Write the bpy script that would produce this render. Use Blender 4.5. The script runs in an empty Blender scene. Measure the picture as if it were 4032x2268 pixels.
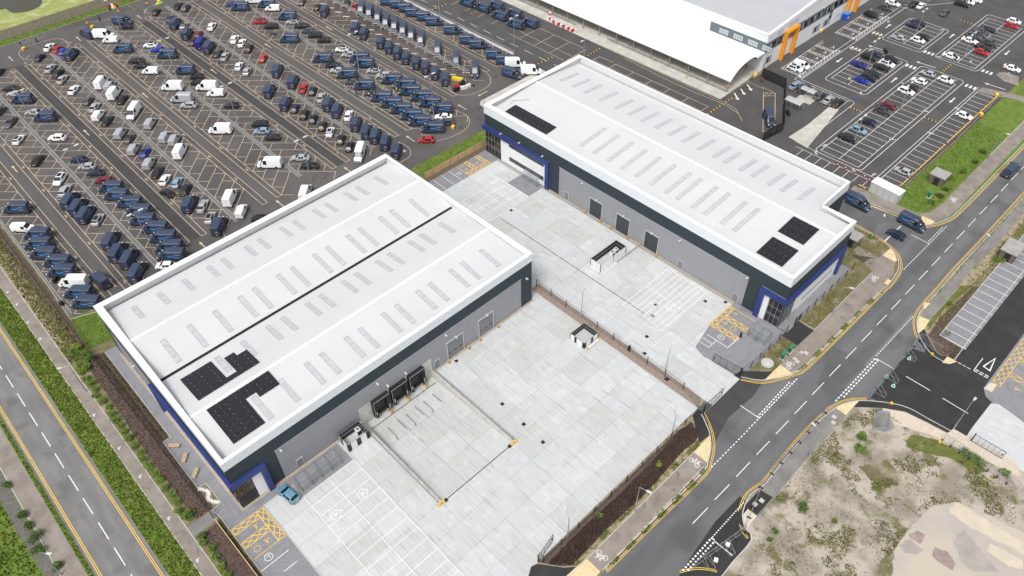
import bpy, bmesh, math, random
from math import sin, cos, pi, radians, hypot, atan2
from mathutils import Matrix, Vector
sc = bpy.context.scene
COL = sc.collection
# ---------------------------------------------------------------- camera
RW = [[0.7185364, 0.5019482, -0.4814077], [-0.6953419, 0.5042195, -0.5121156], [-0.0143203, 0.7027167, 0.7113257]]
cd = bpy.data.cameras.new('camera'); cam = bpy.data.objects.new('camera', cd); COL.objects.link(cam)
cd.sensor_width = 36; cd.lens = 26.7053; cd.clip_start = 1; cd.clip_end = 3000
cam.matrix_world = Matrix.Translation((0, 0, 110.000)) @ Matrix(RW).to_4x4()
sc.camera = cam
# ---------------------------------------------------------------- sky and sun (bright overcast)
SUN_EL, SUN_AZ = 58, 205            # degrees; azimuth measured from +X counter-clockwise, where the light comes FROM
w = bpy.data.worlds.new('World'); sc.world = w; w.use_nodes = True
nt = w.node_tree; bg = nt.nodes['Background']
sky = nt.nodes.new('ShaderNodeTexSky'); sky.sky_type = 'NISHITA'; sky.sun_disc = False
sky.sun_elevation = radians(SUN_EL); sky.sun_rotation = radians(90 - SUN_AZ); sky.air_density = 1.0; sky.dust_density = 4.0
hs = nt.nodes.new('ShaderNodeHueSaturation'); hs.inputs['Saturation'].default_value = 0.25
nt.links.new(sky.outputs[0], hs.inputs['Color']); nt.links.new(hs.outputs[0], bg.inputs['Color'])
bg.inputs['Strength'].default_value = 0.15
sd = bpy.data.lights.new('sun', 'SUN'); sd.energy = 1.5; sd.angle = radians(14); sd.color = (1, .97, .93)
sun = bpy.data.objects.new('sun', sd); COL.objects.link(sun)
sun.rotation_euler = (radians(90 - SUN_EL), 0, radians(SUN_AZ + 90))
sc.view_settings.view_transform = 'Standard'; sc.view_settings.look = 'None'
sc.view_settings.exposure = 0.28; sc.view_settings.gamma = 1; sc.view_settings.use_curve_mapping = False

random.seed(7)
R = random.Random(11)
# ---------------------------------------------------------------- materials
MATS = {}
def mat(name, col, rough=.8, metal=0, n=None, col2=None, stretch=(1, 1, 1), lo=.35, hi=.65, bump=0, bs=None, detail=5, spec=.5,
        col3=None, n3=1, lo3=.5, hi3=.6, line=None, alpha=1, coat=0):
    """procedural surface: base colour, a noise-mixed second colour, an optional patchy third one, seam lines, bump"""
    if name in MATS: return MATS[name]
    m = bpy.data.materials.new(name); m.use_nodes = True; t = m.node_tree; N = t.nodes; b = N['Principled BSDF']
    b.inputs['Roughness'].default_value = rough; b.inputs['Metallic'].default_value = metal
    b.inputs['Specular IOR Level'].default_value = spec
    if coat: b.inputs['Coat Weight'].default_value = coat; b.inputs['Coat Roughness'].default_value = .35
    b.inputs['Base Color'].default_value = (*col, 1)
    m.diffuse_color = (*col, 1)
    geo = N.new('ShaderNodeNewGeometry'); cur = None
    def mapped(s):
        mp = N.new('ShaderNodeMapping'); mp.inputs['Scale'].default_value = s; t.links.new(geo.outputs['Position'], mp.inputs['Vector']); return mp.outputs[0]
    def noise(sc_, st, det=5):
        q = N.new('ShaderNodeTexNoise'); q.inputs['Scale'].default_value = sc_; q.inputs['Detail'].default_value = det
        t.links.new(mapped(st), q.inputs['Vector']); return q.outputs['Fac']
    def ramp(fac, a, c):
        r = N.new('ShaderNodeMapRange'); r.inputs['From Min'].default_value = a; r.inputs['From Max'].default_value = c
        t.links.new(fac, r.inputs['Value']); return r.outputs[0]
    def mix(fac, a, c):
        x = N.new('ShaderNodeMix'); x.data_type = 'RGBA'; t.links.new(fac, x.inputs['Factor'])
        for i, v in ((6, a), (7, c)):
            if isinstance(v, tuple): x.inputs[i].default_value = (*v, 1)
            else: t.links.new(v, x.inputs[i])
        return x.outputs[2]
    cur = col
    if n:
        cur = mix(ramp(noise(n, stretch, detail), lo, hi), col, col2)
    if col3:
        cur = mix(ramp(noise(n3, (1, 1, 1), 4), lo3, hi3), cur, col3)
    if line:                       # (axis, pitch, width, colour): seams between sheets
        ax, pitch, wd, lc = line
        sp = N.new('ShaderNodeSeparateXYZ'); t.links.new(geo.outputs['Position'], sp.inputs[0])
        a = N.new('ShaderNodeMath'); a.operation = 'DIVIDE'; t.links.new(sp.outputs[ax], a.inputs[0]); a.inputs[1].default_value = pitch
        f = N.new('ShaderNodeMath'); f.operation = 'FRACT'; t.links.new(a.outputs[0], f.inputs[0])
        l = N.new('ShaderNodeMath'); l.operation = 'LESS_THAN'; t.links.new(f.outputs[0], l.inputs[0]); l.inputs[1].default_value = wd
        cur = mix(l.outputs[0], cur, lc)
    if cur is not col: t.links.new(cur, b.inputs['Base Color'])
    if bump:
        bp = N.new('ShaderNodeBump'); bp.inputs['Strength'].default_value = bump; bp.inputs['Distance'].default_value = .05
        t.links.new(noise(bs or (n or 1) * 6, (1, 1, 1), 3), bp.inputs['Height']); t.links.new(bp.outputs[0], b.inputs['Normal'])
    if alpha < 1:
        b.inputs['Alpha'].default_value = alpha
    MATS[name] = m; return m

M = dict(
 asphalt=mat('asphalt', (.074, .068, .066), .9, n=.055, col2=(.118, .109, .104), lo=.38, hi=.68, detail=8, bump=.3, bs=8, col3=(.052, .050, .050), n3=.25, lo3=.58, hi3=.75),
 aisle=mat('aisle_asphalt', (.082, .078, .076), .9, n=.2, col2=(.10, .094, .090), bump=.3, bs=8, stretch=(3, .3, 1)),
 dark_asphalt=mat('dark_asphalt', (.046, .045, .044), .9, n=.3, col2=(.058, .056, .055), bump=.3, bs=8, stretch=(2, .5, 1)),
 service=mat('service_asphalt', (.062, .060, .060), .9, n=.2, col2=(.085, .080, .078), bump=.3, bs=8),
 street=mat('street_asphalt', (.098, .100, .104), .85, n=.12, col2=(.145, .147, .150), stretch=(.25, 2.2, 1), bump=.25, bs=9, col3=(.082, .084, .088), n3=.15, lo3=.52, hi3=.7),
 new_asphalt=mat('new_asphalt', (.022, .022, .023), .85, n=.3, col2=(.032, .032, .033), bump=.3, bs=9, col3=(.042, .042, .042), n3=.2, lo3=.55, hi3=.75),
 west_road=mat('west_road_asphalt', (.155, .152, .148), .9, n=.35, col2=(.20, .196, .19), bump=.3, bs=9, stretch=(2, .4, 1), col3=(.13, .13, .128), n3=.25, lo3=.55, hi3=.7),
 pave_brown=mat('footway_surface', (.21, .18, .155), .92, n=.4, col2=(.28, .245, .215), bump=.3, bs=9, col3=(.14, .125, .112), n3=.6, lo3=.6, hi3=.75),
 pave_grey=mat('footway_grey', (.17, .163, .156), .92, n=.4, col2=(.235, .225, .212), bump=.3, bs=9),
 block=mat('block_paving', (.205, .208, .224), .9, n=2.6, col2=(.25, .252, .266), bump=.5, bs=12, col3=(.18, .183, .198), n3=.5, lo3=.5, hi3=.75, detail=8),
 tactile=mat('tactile_paving', (.60, .47, .26), .9, n=1.2, col2=(.68, .56, .35), bump=.3),
 kerb=mat('kerb_concrete', (.42, .40, .37), .9, n=.8, col2=(.50, .48, .44)),
 drain_conc=mat('drain_channel_concrete', (.135, .133, .130), .9, n=.5, col2=(.19, .187, .182), stretch=(1, .6, 1)),
 apron=mat('apron_concrete', (.42, .40, .35), .9, n=.4, col2=(.53, .51, .46), bump=.2, col3=(.36, .34, .30), n3=.7, lo3=.6, hi3=.8),
 joint=mat('slab_joint', (.30, .30, .29), .95),
 grate=mat('drain_grate', (.02, .02, .022), .7, metal=.2),
 roof=mat('roof_sheet', (.66, .67, .67), .55, n=.08, col2=(.70, .71, .71), bump=0, line=None),
 roofA=mat('roof_sheet_near', (.565, .572, .57), .6, n=.15, col2=(.60, .607, .605), line=(0, .333, .22, (.44, .45, .455))),
 roofB=mat('roof_sheet_far', (.565, .572, .572), .6, n=.15, col2=(.60, .607, .607), line=(1, .333, .22, (.47, .48, .485))),
 roofD=mat('roof_sheet_depot', (.42, .43, .45), .5, n=.15, col2=(.46, .47, .49), line=(0, .5, .22, (.34, .35, .37))),
 white=mat('white_cladding', (.74, .75, .76), .45, n=.3, col2=(.78, .79, .80)),
 cap=mat('parapet_capping', (.78, .79, .80), .5),
 bandS=mat('white_band_ribbed', (.70, .735, .765), .45, line=(0, .5, .16, (.62, .66, .70))),
 bandW=mat('white_band_ribbed_west', (.70, .735, .765), .45, line=(1, .5, .16, (.62, .66, .70))),
 anthS=mat('anthracite_cladding', (.032, .045, .056), .6, spec=.3, line=(0, .5, .2, (.019, .029, .038)), n=.6, col2=(.037, .051, .062)),
 anthW=mat('anthracite_cladding_west', (.034, .048, .058), .6, spec=.3, line=(1, .5, .2, (.020, .031, .040)), n=.6, col2=(.033, .047, .056)),
 greyS=mat('grey_cladding', (.27, .275, .295), .5, line=(0, .4, .2, (.23, .235, .255)), n=.4, col2=(.29, .295, .315)),
 greyW=mat('grey_cladding_west', (.27, .275, .295), .5, line=(1, .4, .2, (.23, .235, .255)), n=.4, col2=(.29, .295, .315)),
 blue=mat('blue_cladding', (.020, .036, .16), .4, n=.5, col2=(.026, .045, .19)),
 frame=mat('dark_frame', (.018, .02, .024), .45),
 glass=mat('dark_glass', (.012, .014, .017), .06, spec=.9),
 glazing=mat('office_glazing', (.03, .034, .038), .08, spec=.9),
 pane_pale=mat('pale_pane', (.42, .47, .50), .15, spec=.8),
 skyl=mat('skylight_glass', (.42, .44, .45), .3, n=1.5, col2=(.50, .52, .53), line=(2, .28, .1, (.42, .44, .45))),
 skyframe=mat('skylight_kerb', (.40, .41, .415), .5),
 gutter=mat('gutter_lining', (.02, .021, .024), .8),
 pv=mat('solar_glass', (.012, .012, .015), .25, spec=.6, n=1.5, col2=(.018, .018, .022)),
 bracket=mat('solar_clip', (.5, .5, .52), .4, metal=.6),
 doorgrey=mat('grey_door', (.20, .205, .22), .5), doordark=mat('dark_door', (.040, .052, .062), .5),
 trim=mat('door_trim', (.42, .43, .46), .5),
 concwall=mat('concrete_wall', (.42, .42, .39), .9, n=.8, col2=(.55, .55, .51), bump=.2),
 rubber=mat('black_rubber', (.012, .012, .013), .85),
 yellow=mat('safety_yellow', (.72, .42, .04), .6), yline=mat('yellow_paint', (.80, .50, .06), .8, n=3, col2=(.72, .47, .09)),
 cream=mat('cream_bay_paint', (.66, .52, .36), .85, n=1.2, col2=(.56, .44, .31)), wline=mat('white_paint', (.76, .76, .74), .8, n=2, col2=(.68, .68, .66)),
 faded=mat('faded_paint', (.30, .30, .30), .9), skid=mat('tyre_mark', (.065, .066, .069), .9),
 skidc=mat('tyre_mark_pale', (.37, .37, .365), .9),
 galv=mat('galvanised_steel', (.36, .37, .38), .45, metal=.4), black=mat('black_steel', (.012, .012, .013), .6),
 lamp=mat('lamp_grey', (.55, .57, .58), .5), lampglass=mat('lamp_lens', (.75, .76, .76), .3),
 orange=mat('orange_panel', (.80, .30, .01), .5), timber=mat('pale_timber', (.50, .34, .17), .8, n=2, col2=(.58, .41, .22)),
 oldtimber=mat('weathered_timber', (.25, .20, .155), .9, n=1.5, col2=(.33, .27, .21)), fencepost=mat('fence_post_concrete', (.38, .37, .35), .9),
 mesh=mat('wire_mesh', (.03, .03, .03), .7, alpha=.14), meshpale=mat('pale_wire_mesh', (.35, .36, .37), .6, alpha=.12),
 screen=mat('dark_mesh_screen', (.018, .018, .018), .8, alpha=.9),
 polyc=mat('clear_polycarbonate', (.30, .33, .35), .3, alpha=.22),
 grass=mat('grass_sward', (.085, .105, .022), .95, n=.8, col2=(.14, .15, .035), bump=.6, bs=5, col3=(.20, .18, .085), n3=.3, lo3=.55, hi3=.8),
 vgrass=mat('lush_grass', (.085, .145, .016), .95, n=.6, col2=(.14, .20, .03), bump=.6, bs=5, col3=(.15, .15, .05), n3=.35, lo3=.58, hi3=.8),
 scrub=mat('dry_scrub_ground', (.17, .145, .08), .95, n=.6, col2=(.12, .12, .04), bump=.6, bs=5, col3=(.30, .25, .18), n3=.4, lo3=.5, hi3=.7),
 sandy=mat('sandy_verge', (.36, .29, .20), .95, n=1.5, col2=(.27, .22, .14), bump=.5, col3=(.14, .15, .05), n3=.9, lo3=.52, hi3=.62),
 mulch=mat('bark_mulch', (.075, .052, .043), .95, n=2.5, col2=(.12, .085, .07), bump=.8, bs=6),
 gravel=mat('brown_gravel', (.21, .16, .128), .95, n=4, col2=(.31, .25, .205), detail=9, bump=.7, bs=8),
 soil=mat('dark_soil', (.10, .075, .055), .95, n=2, col2=(.145, .11, .08), bump=.7, bs=8),
 pebble=mat('white_pebble', (.66, .64, .62), .8), ballast=mat('pale_ballast', (.50, .43, .34), .95, n=4, col2=(.60, .53, .43), bump=.7, bs=10),
 dirt=mat('bare_dirt', (.42, .37, .31), .95, n=.22, col2=(.25, .22, .175), lo=.42, hi=.60, bump=.9, bs=3, detail=12, col3=(.15, .145, .065), n3=.28, lo3=.54, hi3=.64),
 slabold=mat('old_slab', (.47, .41, .335), .95, n=.12, col2=(.40, .36, .33), lo=.42, hi=.58, detail=7, bump=.3, bs=5, col3=(.30, .235, .21), n3=.17, lo3=.64, hi3=.67),
 pond=mat('pond_water', (.04, .035, .02), .2, n=.05, col2=(.045, .04, .02)),
 algae=mat('algae_mat', (.30, .33, .10), .9, n=.12, col2=(.20, .24, .06), bump=.5, bs=2, col3=(.42, .42, .22), n3=.3, lo3=.5, hi3=.7),
 hidden_ground=mat('hardstanding', (.30, .29, .27), .95, n=.5, col2=(.36, .35, .33)),
 canopy=mat('canopy_fabric', (.84, .84, .84), .5, n=.2, col2=(.88, .88, .88)),
 brick=mat('brown_brick', (.11, .088, .075), .9, n=3, col2=(.15, .12, .10)), slabroof=mat('concrete_roof', (.30, .29, .28), .9, n=.8, col2=(.36, .35, .34)),
 green=mat('green_cabinet', (.01, .12, .06), .5), red=mat('red_plastic', (.55, .02, .02), .5), hiviz=mat('hiviz_yellow', (.55, .85, .05), .6),
 hivizo=mat('hiviz_orange', (.85, .12, .03), .6), darkcloth=mat('dark_clothing', (.02, .022, .03), .8), skin=mat('skin', (.42, .25, .17), .6), hair=mat('dark_hair', (.02, .014, .01), .8),
 tyre=mat('tyre', (.015, .015, .016), .85), rim=mat('wheel_rim', (.35, .36, .37), .4, metal=.5), rimd=mat('dark_rim', (.07, .072, .075), .5),
 carglass=mat('car_glass', (.014, .017, .021), .22, spec=.35), headl=mat('headlight_lens', (.75, .78, .80), .15), taill=mat('tail_light_lens', (.45, .01, .01), .3),
 plate=mat('number_plate', (.75, .60, .12), .6), platew=mat('front_number_plate', (.75, .75, .72), .6), trimb=mat('black_trim', (.018, .018, .019), .6),
 mark=mat('blue_mark', (.03, .27, .72), .4), markw=mat('white_lettering', (.72, .76, .80), .4), white_p=mat('white_plastic', (.78, .78, .78), .4),
)
for k, c in dict(leaf_a=(.095, .165, .014), leaf_b=(.15, .24, .025), leaf_c=(.045, .085, .015), leaf_y=(.24, .24, .03), leaf_o=(.13, .12, .03),
                 mul_a=(.10, .065, .05), mul_b=(.17, .115, .095), mul_c=(.055, .035, .032), dry=(.30, .24, .13), stone=(.42, .38, .33)).items():
    M[k] = mat('foliage_' + k if k != 'stone' else 'loose_stone', c, .8, n=.5, col2=tuple(min(1, q * 1.25) for q in c))
CAR = dict(w=(.80, .81, .82), s=(.42, .43, .45), g=(.085, .09, .098), k=(.014, .015, .017), n=(.018, .03, .07), b=(.01, .04, .38), r=(.42, .015, .02),
           m=(.16, .012, .022), l=(.25, .37, .50), v=(.012, .018, .19))
PAINT = {k: mat('paint_' + {'w': 'white', 's': 'silver', 'g': 'dark_grey', 'k': 'black', 'n': 'navy', 'b': 'blue', 'r': 'red', 'm': 'maroon', 'l': 'light_blue', 'v': 'royal_blue'}[k],
                 c, .42, metal=.2 if k in 'sgnl' else 0, coat=.25) for k, c in CAR.items()}
PAINT['t'] = mat('paint_teal_blue', (.11, .27, .37), .4, coat=.5)
VANBLUE = mat('van_navy_paint', (.030, .046, .088), .45, coat=.25, n=.6, col2=(.038, .057, .104))

# ---------------------------------------------------------------- mesh helpers
def flat(c):
    o = []
    for q in c:
        if isinstance(q[0], (int, float)): o.append(q)
        else: o += flat(q)
    return o
class MB:
    def __init__(s): s.v = []; s.f = []; s.m = []
    def face(s, pts, mi=0):
        i = len(s.v); s.v += [tuple(p) for p in pts]; s.f.append(tuple(range(i, i + len(pts)))); s.m.append(mi); return s
    def box(s, x0, x1, y0, y1, z0, z1, mi=0):
        i = len(s.v); s.v += [(x, y, z) for z in (z0, z1) for x, y in ((x0, y0), (x1, y0), (x1, y1), (x0, y1))]
        s.f += [tuple(i + k for k in q) for q in ((3, 2, 1, 0), (4, 5, 6, 7), (0, 1, 5, 4), (1, 2, 6, 5), (2, 3, 7, 6), (3, 0, 4, 7))]; s.m += [mi] * 6; return s
    def prism(s, pts, z0, z1, mi=0, top=None):
        a = sum(pts[k][0] * pts[(k + 1) % len(pts)][1] - pts[(k + 1) % len(pts)][0] * pts[k][1] for k in range(len(pts)))
        if a < 0: pts = pts[::-1]
        n = len(pts); i = len(s.v); s.v += [(*p[:2], z0) for p in pts] + [(*p[:2], z1) for p in pts]
        s.f.append(tuple(i + n + k for k in range(n))); s.m.append(mi if top is None else top)
        for k in range(n): s.f.append((i + k, i + (k + 1) % n, i + n + (k + 1) % n, i + n + k)); s.m.append(mi)
        return s
    def bar(s, a, b, r, mi=0, n=6, r2=None):
        a = Vector(a); b = Vector(b); d = (b - a); 
        if d.length < 1e-6: return s
        d.normalize(); u = d.cross(Vector((0, 0, 1)) if abs(d.z) < .9 else Vector((1, 0, 0))).normalized(); v = d.cross(u)
        i = len(s.v); r2 = r if r2 is None else r2
        for p, rr in ((a, r), (b, r2)):
            for k in range(n): q = p + (u * cos(2 * pi * k / n + pi / n) + v * sin(2 * pi * k / n + pi / n)) * rr; s.v.append(tuple(q))
        for k in range(n): s.f.append((i + k, i + (k + 1) % n, i + n + (k + 1) % n, i + n + k)); s.m.append(mi)
        s.f.append(tuple(i + n + k for k in range(n))); s.m.append(mi); s.f.append(tuple(i + n - 1 - k for k in range(n))); s.m.append(mi); return s
    def path(s, pts, r, mi=0, n=6):
        for a, b in zip(pts, pts[1:]): s.bar(a, b, r, mi, n)
        return s
    def strip(s, a, b, wd, z, mi=0):
        dx, dy = b[0] - a[0], b[1] - a[1]; l = hypot(dx, dy)
        if l < 1e-6: return s
        nx, ny = -dy / l * wd / 2, dx / l * wd / 2; s.k = (getattr(s, 'k', 0) + 1) % 9; z += s.k * .0012
        return s.face([(a[0] - nx, a[1] - ny, z), (b[0] - nx, b[1] - ny, z), (b[0] + nx, b[1] + ny, z), (a[0] + nx, a[1] + ny, z)], mi)
    def poly(s, pts, wd, z, mi=0, closed=False):
        pts = flat(pts); s.k = (getattr(s, 'k', 0) + 1) % 9; z += s.k * .0012
        if closed: pts = pts + pts[:1]
        n = len(pts); L = []; Rr = []
        for i, p in enumerate(pts):
            if closed: a = pts[i - 1] if i else pts[-2]; b = pts[i + 1] if i < n - 1 else pts[1]
            else: a = pts[max(i - 1, 0)]; b = pts[min(i + 1, n - 1)]
            d1 = Vector((p[0] - a[0], p[1] - a[1])); d2 = Vector((b[0] - p[0], b[1] - p[1]))
            if d1.length < 1e-6: d1 = d2
            if d2.length < 1e-6: d2 = d1
            d1.normalize(); d2.normalize(); t = (d1 + d2)
            if t.length < .1: t = d1
            t.normalize(); nn = Vector((-t.y, t.x)); k = wd / 2 / max(.4, nn.dot(Vector((-d1.y, d1.x))))
            L.append((p[0] + nn.x * k, p[1] + nn.y * k, z)); Rr.append((p[0] - nn.x * k, p[1] - nn.y * k, z))
        for i in range(n - 1): s.face([Rr[i], Rr[i + 1], L[i + 1], L[i]], mi)
        return s
    def disc(s, x, y, r, z, mi=0, n=14): return s.face([(x + r * cos(2 * pi * k / n), y + r * sin(2 * pi * k / n), z) for k in range(n)], mi)
    def ring(s, x, y, r, wd, z, mi=0, n=16): return s.poly([(x + r * cos(2 * pi * k / n), y + r * sin(2 * pi * k / n)) for k in range(n)], wd, z, mi, True)
    def mesh(s, name, mats, smooth=False):
        me = bpy.data.meshes.new(name); me.from_pydata(s.v, [], s.f)
        for m in (mats if isinstance(mats, (list, tuple)) else [mats]): me.materials.append(m)
        me.polygons.foreach_set('material_index', s.m)
        if smooth: me.polygons.foreach_set('use_smooth', [True] * len(s.f))
        me.update(); return me
    def obj(s, name, mats, parent=None, smooth=False, kind=None):
        return link(name, s.mesh(name, mats, smooth), parent, kind)
def link(name, me, parent=None, kind=None, loc=None, rz=None):
    o = bpy.data.objects.new(name, me); COL.objects.link(o)
    if parent: o.parent = parent
    if kind: o['kind'] = kind
    if loc: o.location = loc
    if rz is not None: o.rotation_euler.z = rz
    return o
def tag(o, label, cat, group=None):
    o['label'] = label; o['category'] = cat
    if group: o['group'] = group
    return o
def thing(name, label, cat, loc=(0, 0, 0), rz=0, group=None):
    o = bpy.data.objects.new(name, None); COL.objects.link(o); o.location = loc; o.rotation_euler.z = rz; o.empty_display_size = .3
    return tag(o, label, cat, group)
def dup(root, loc, rz=0, label=None, group=None):
    r = root.copy(); COL.objects.link(r); r.location = loc; r.rotation_euler.z = rz
    if label: r['label'] = label
    if group: r['group'] = group
    for ch in root.children:
        c = ch.copy(); COL.objects.link(c); c.parent = r
        for g in ch.children:
            d = g.copy(); COL.objects.link(d); d.parent = c
    return r
def sheet(name, pts, z, m, kind='structure'):
    pts = flat(pts); b = MB(); a = sum(pts[k][0] * pts[(k + 1) % len(pts)][1] - pts[(k + 1) % len(pts)][0] * pts[k][1] for k in range(len(pts)))
    b.face([(*p, z) for p in (pts if a > 0 else pts[::-1])]); return b.obj(name, m, None, kind=kind)
def block(name, pts, z0, z1, m, side=None):
    return MB().prism(flat(pts), z0, z1, 1, 0).obj(name, [m, side or m], kind='structure')
def rect(x0, x1, y0, y1): return [(x0, y0), (x1, y0), (x1, y1), (x0, y1)]
def offset(pts, d):
    out = []
    for i, p in enumerate(pts):
        a = pts[max(i - 1, 0)]; b = pts[min(i + 1, len(pts) - 1)]
        t = Vector((b[0] - a[0], b[1] - a[1])).normalized(); out.append((p[0] - t.y * d, p[1] + t.x * d))
    return out
def smooth_line(pts, k=4):
    out = []; pts = flat(pts)
    for i in range(len(pts) - 1):
        p0 = pts[max(i - 1, 0)]; p1 = pts[i]; p2 = pts[i + 1]; p3 = pts[min(i + 2, len(pts) - 1)]
        for j in range(k):
            t = j / k
            out.append(tuple(.5 * (2 * p1[a] + (p2[a] - p0[a]) * t + (2 * p0[a] - 5 * p1[a] + 4 * p2[a] - p3[a]) * t * t + (3 * p1[a] - p0[a] - 3 * p2[a] + p3[a]) * t ** 3) for a in (0, 1)))
    out.append(tuple(pts[-1])); return out
def rough(pts, amp=.35, step=.6, seed=1):
    r = random.Random(seed); pts = flat(pts); o = []
    for p, q in zip(pts, pts[1:] + pts[:1]):
        n = max(1, int(hypot(q[0] - p[0], q[1] - p[1]) / step)); nx, ny = -(q[1] - p[1]), q[0] - p[0]; l = hypot(nx, ny) or 1
        for k in range(n): d = 0 if k == 0 else r.uniform(-amp, amp) * .5; o.append((p[0] + (q[0] - p[0]) * k / n + nx / l * d, p[1] + (q[1] - p[1]) * k / n + ny / l * d))
    return o
def inside(x, y, poly):
    c = False; n = len(poly)
    for i in range(n):
        x1, y1 = poly[i][:2]; x2, y2 = poly[i - 1][:2]
        if (y1 > y) != (y2 > y) and x < (x2 - x1) * (y - y1) / (y2 - y1) + x1: c = not c
    return c
def tufts(name, poly, n, size, mats, z=.02, h=.18, seed=1, keep=None):
    """ground cover: small leaning triangles scattered over an area, one mesh of stuff"""
    poly = flat(poly)
    r = random.Random(seed); b = MB(); xs = [p[0] for p in poly]; ys = [p[1] for p in poly]; c = 0; tr = 0
    while c < n and tr < n * 20:
        tr += 1; x = r.uniform(min(xs), max(xs)); y = r.uniform(min(ys), max(ys))
        if not inside(x, y, poly) or (keep and not keep(x, y, r)): continue
        c += 1; mi = r.randrange(len(mats)); s = size * r.uniform(.5, 1.4)
        for q in range(3):
            a = r.uniform(0, 2 * pi); dx, dy = cos(a) * s * .5, sin(a) * s * .5; hh = h * r.uniform(.4, 1.3); lx, ly = r.uniform(-s, s) * .5, r.uniform(-s, s) * .5
            b.face([(x - dx, y - dy, z), (x + dx, y + dy, z), (x + lx, y + ly, z + hh)], mi)
    return b.obj(name, mats, kind='stuff')
def leafball(b, cx, cy, cz, rx, ry, rz, n, s, nm, r):
    for k in range(n):
        u = r.uniform(-1, 1); a = r.uniform(0, 2 * pi); q = (1 - u * u) ** .5; rr = r.uniform(.55, 1.05)
        p = Vector((cx + rx * q * cos(a) * rr, cy + ry * q * sin(a) * rr, cz + rz * u * rr))
        if p.z < .02: p.z = .02 + r.random() * .1
        d = Vector((r.uniform(-1, 1), r.uniform(-1, 1), r.uniform(-.6, .6))).normalized() * s; e = Vector((r.uniform(-1, 1), r.uniform(-1, 1), r.uniform(-.3, .9))).normalized() * s * .6
        b.face([p - d, p + e, p + d, p - e], r.randrange(nm))
def bush(name, x, y, w, h, label, cat, group, mats, n=420, s=.13, seed=0, z=.1):
    r = random.Random(seed * 31 + 5); t = thing(name, label, cat, (x, y, z), r.uniform(0, 6), group); b = MB(); st = MB()
    for k in range(6):
        a = r.uniform(0, 6.3); d = r.uniform(0, .45) * w
        leafball(b, d * cos(a), d * sin(a), h * r.uniform(.35, .62), w * r.uniform(.28, .42), w * r.uniform(.28, .42), h * r.uniform(.3, .42), n // 6, s, len(mats), r)
        st.bar((0, 0, 0), (d * cos(a) * .8, d * sin(a) * .8, h * .5), .03, n=4, r2=.012)
    b.obj('foliage', mats, t); st.obj('stem', M['oldtimber'], t); return t
# ================================================================ GROUND AND ROADS
PX0, PX1, PY0, PY1 = 33.05, 48.75, 52.7, 74.0        # loading pit
g = MB(); G_ = 900
g.face([(-G_, -G_, -.06), (G_, -G_, -.06), (G_, PY0, -.06), (-G_, PY0, -.06)]); g.face([(-G_, PY1, -.06), (G_, PY1, -.06), (G_, G_, -.06), (-G_, G_, -.06)])
g.face([(-G_, PY0, -.06), (PX0, PY0, -.06), (PX0, PY1, -.06), (-G_, PY1, -.06)]); g.face([(PX1, PY0, -.06), (G_, PY0, -.06), (G_, PY1, -.06), (PX1, PY1, -.06)])
g.obj('ground', M['scrub'], kind='structure')
sheet('car_park', [(7.1, 134.4), (11, 134.4), (11, 119.2), (85, 119.2), (85, 125.5), (110, 125.5), (110, 118.5), (141.2, 118.5), (141.2, 262), (7.1, 262)], 0, M['asphalt'])
sheet('service_yard', [(136, 47), (154.2, 47), (154.2, 66), (155, 72.6), (165, 72.9), (183, 83.6), (182.4, 90.4), (163.4, 90.9), (163.4, 330), (141.2, 330), (141.2, 118.5), (136, 118.5)], 0, M['service'])
sheet('right_car_park', [(154.2, 44.5), (154.2, 38.9), (187, 38.2), (330, 38.4), (330, 91.7), (188.2, 91.7), (182.4, 90.4), (183, 83.6), (165, 72.9), (155, 72.6), (154.2, 66)], 0, M['service'])
sheet('street', [(35, -40), (330, -40), (330, 38.1), (187, 38.1), (154.2, 38.8), (154.2, 47), (136, 47), (136, 34.9), (35, 34.9)], -.008, M['street'])
sheet('west_road', rect(-11.75, -3.75, 20, 330), 0, M['west_road'])
sheet('hardstanding', [(74.8, 74), (103.2, 74), (103.2, 119), (74.8, 119.1)], -.02, M['hidden_ground'])
# darker and worn lanes between the bay rows
AISLES = [(13.9, 19.1), (33.1, 38.4), (52.5, 57.55), (71.8, (76.94,175.48)[0]), ((90.82,189.89)[0], (96.20,202.81)[0]), (110.35, 115.3), (129.2, 134.4)]
for k, (a, b) in enumerate(AISLES):
    sheet('aisle', rect(a + 1.28, b - 1.28, 139, 246), .004, M['dark_asphalt'] if k in (1, 3) else M['aisle'])
sheet('perimeter_lane', rect(7.1, 141, 247.5, 258.0), .004, M['aisle'])
# new black tarmac mouths on the south side of the street
sheet('new_road', [(100.5, 15.05), (116.4, 15.3), (117.0, 13.0), (330, 7.9), (330, -40), (100.5, -40)], .0, M['new_asphalt'])
sheet('new_junction', [(67.76,20.05),(61.31,20.20),(51.03,19.06),(48.71,18.20),(57.94,9.16),(67.33,15.22)], .0, M['new_asphalt'])
sheet('entrance_mouth', [(72, 33.4), (72.5, 28.5), (79, 30.0), (86, 29.6), (90.5, 30.2), (88, 33.4)], .0, M['dark_asphalt'])
sheet('tarmac_patch', [(106.71,25.76),(106.56,22.86),(106.63,19.16),(95.51,19.82),(96.32,23.00)], .001, mat('patched_asphalt', (.085, .087, .09), .9, n=.3, col2=(.105, .107, .11)))
sheet('trench_scar', [(125.09,19.24),(118.19,19.23),(106.51,19.29),(106.44,18.87),(117.98,18.74),(124.93,18.67)], .003, mat('pale_scar', (.17, .17, .172), .9))

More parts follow.
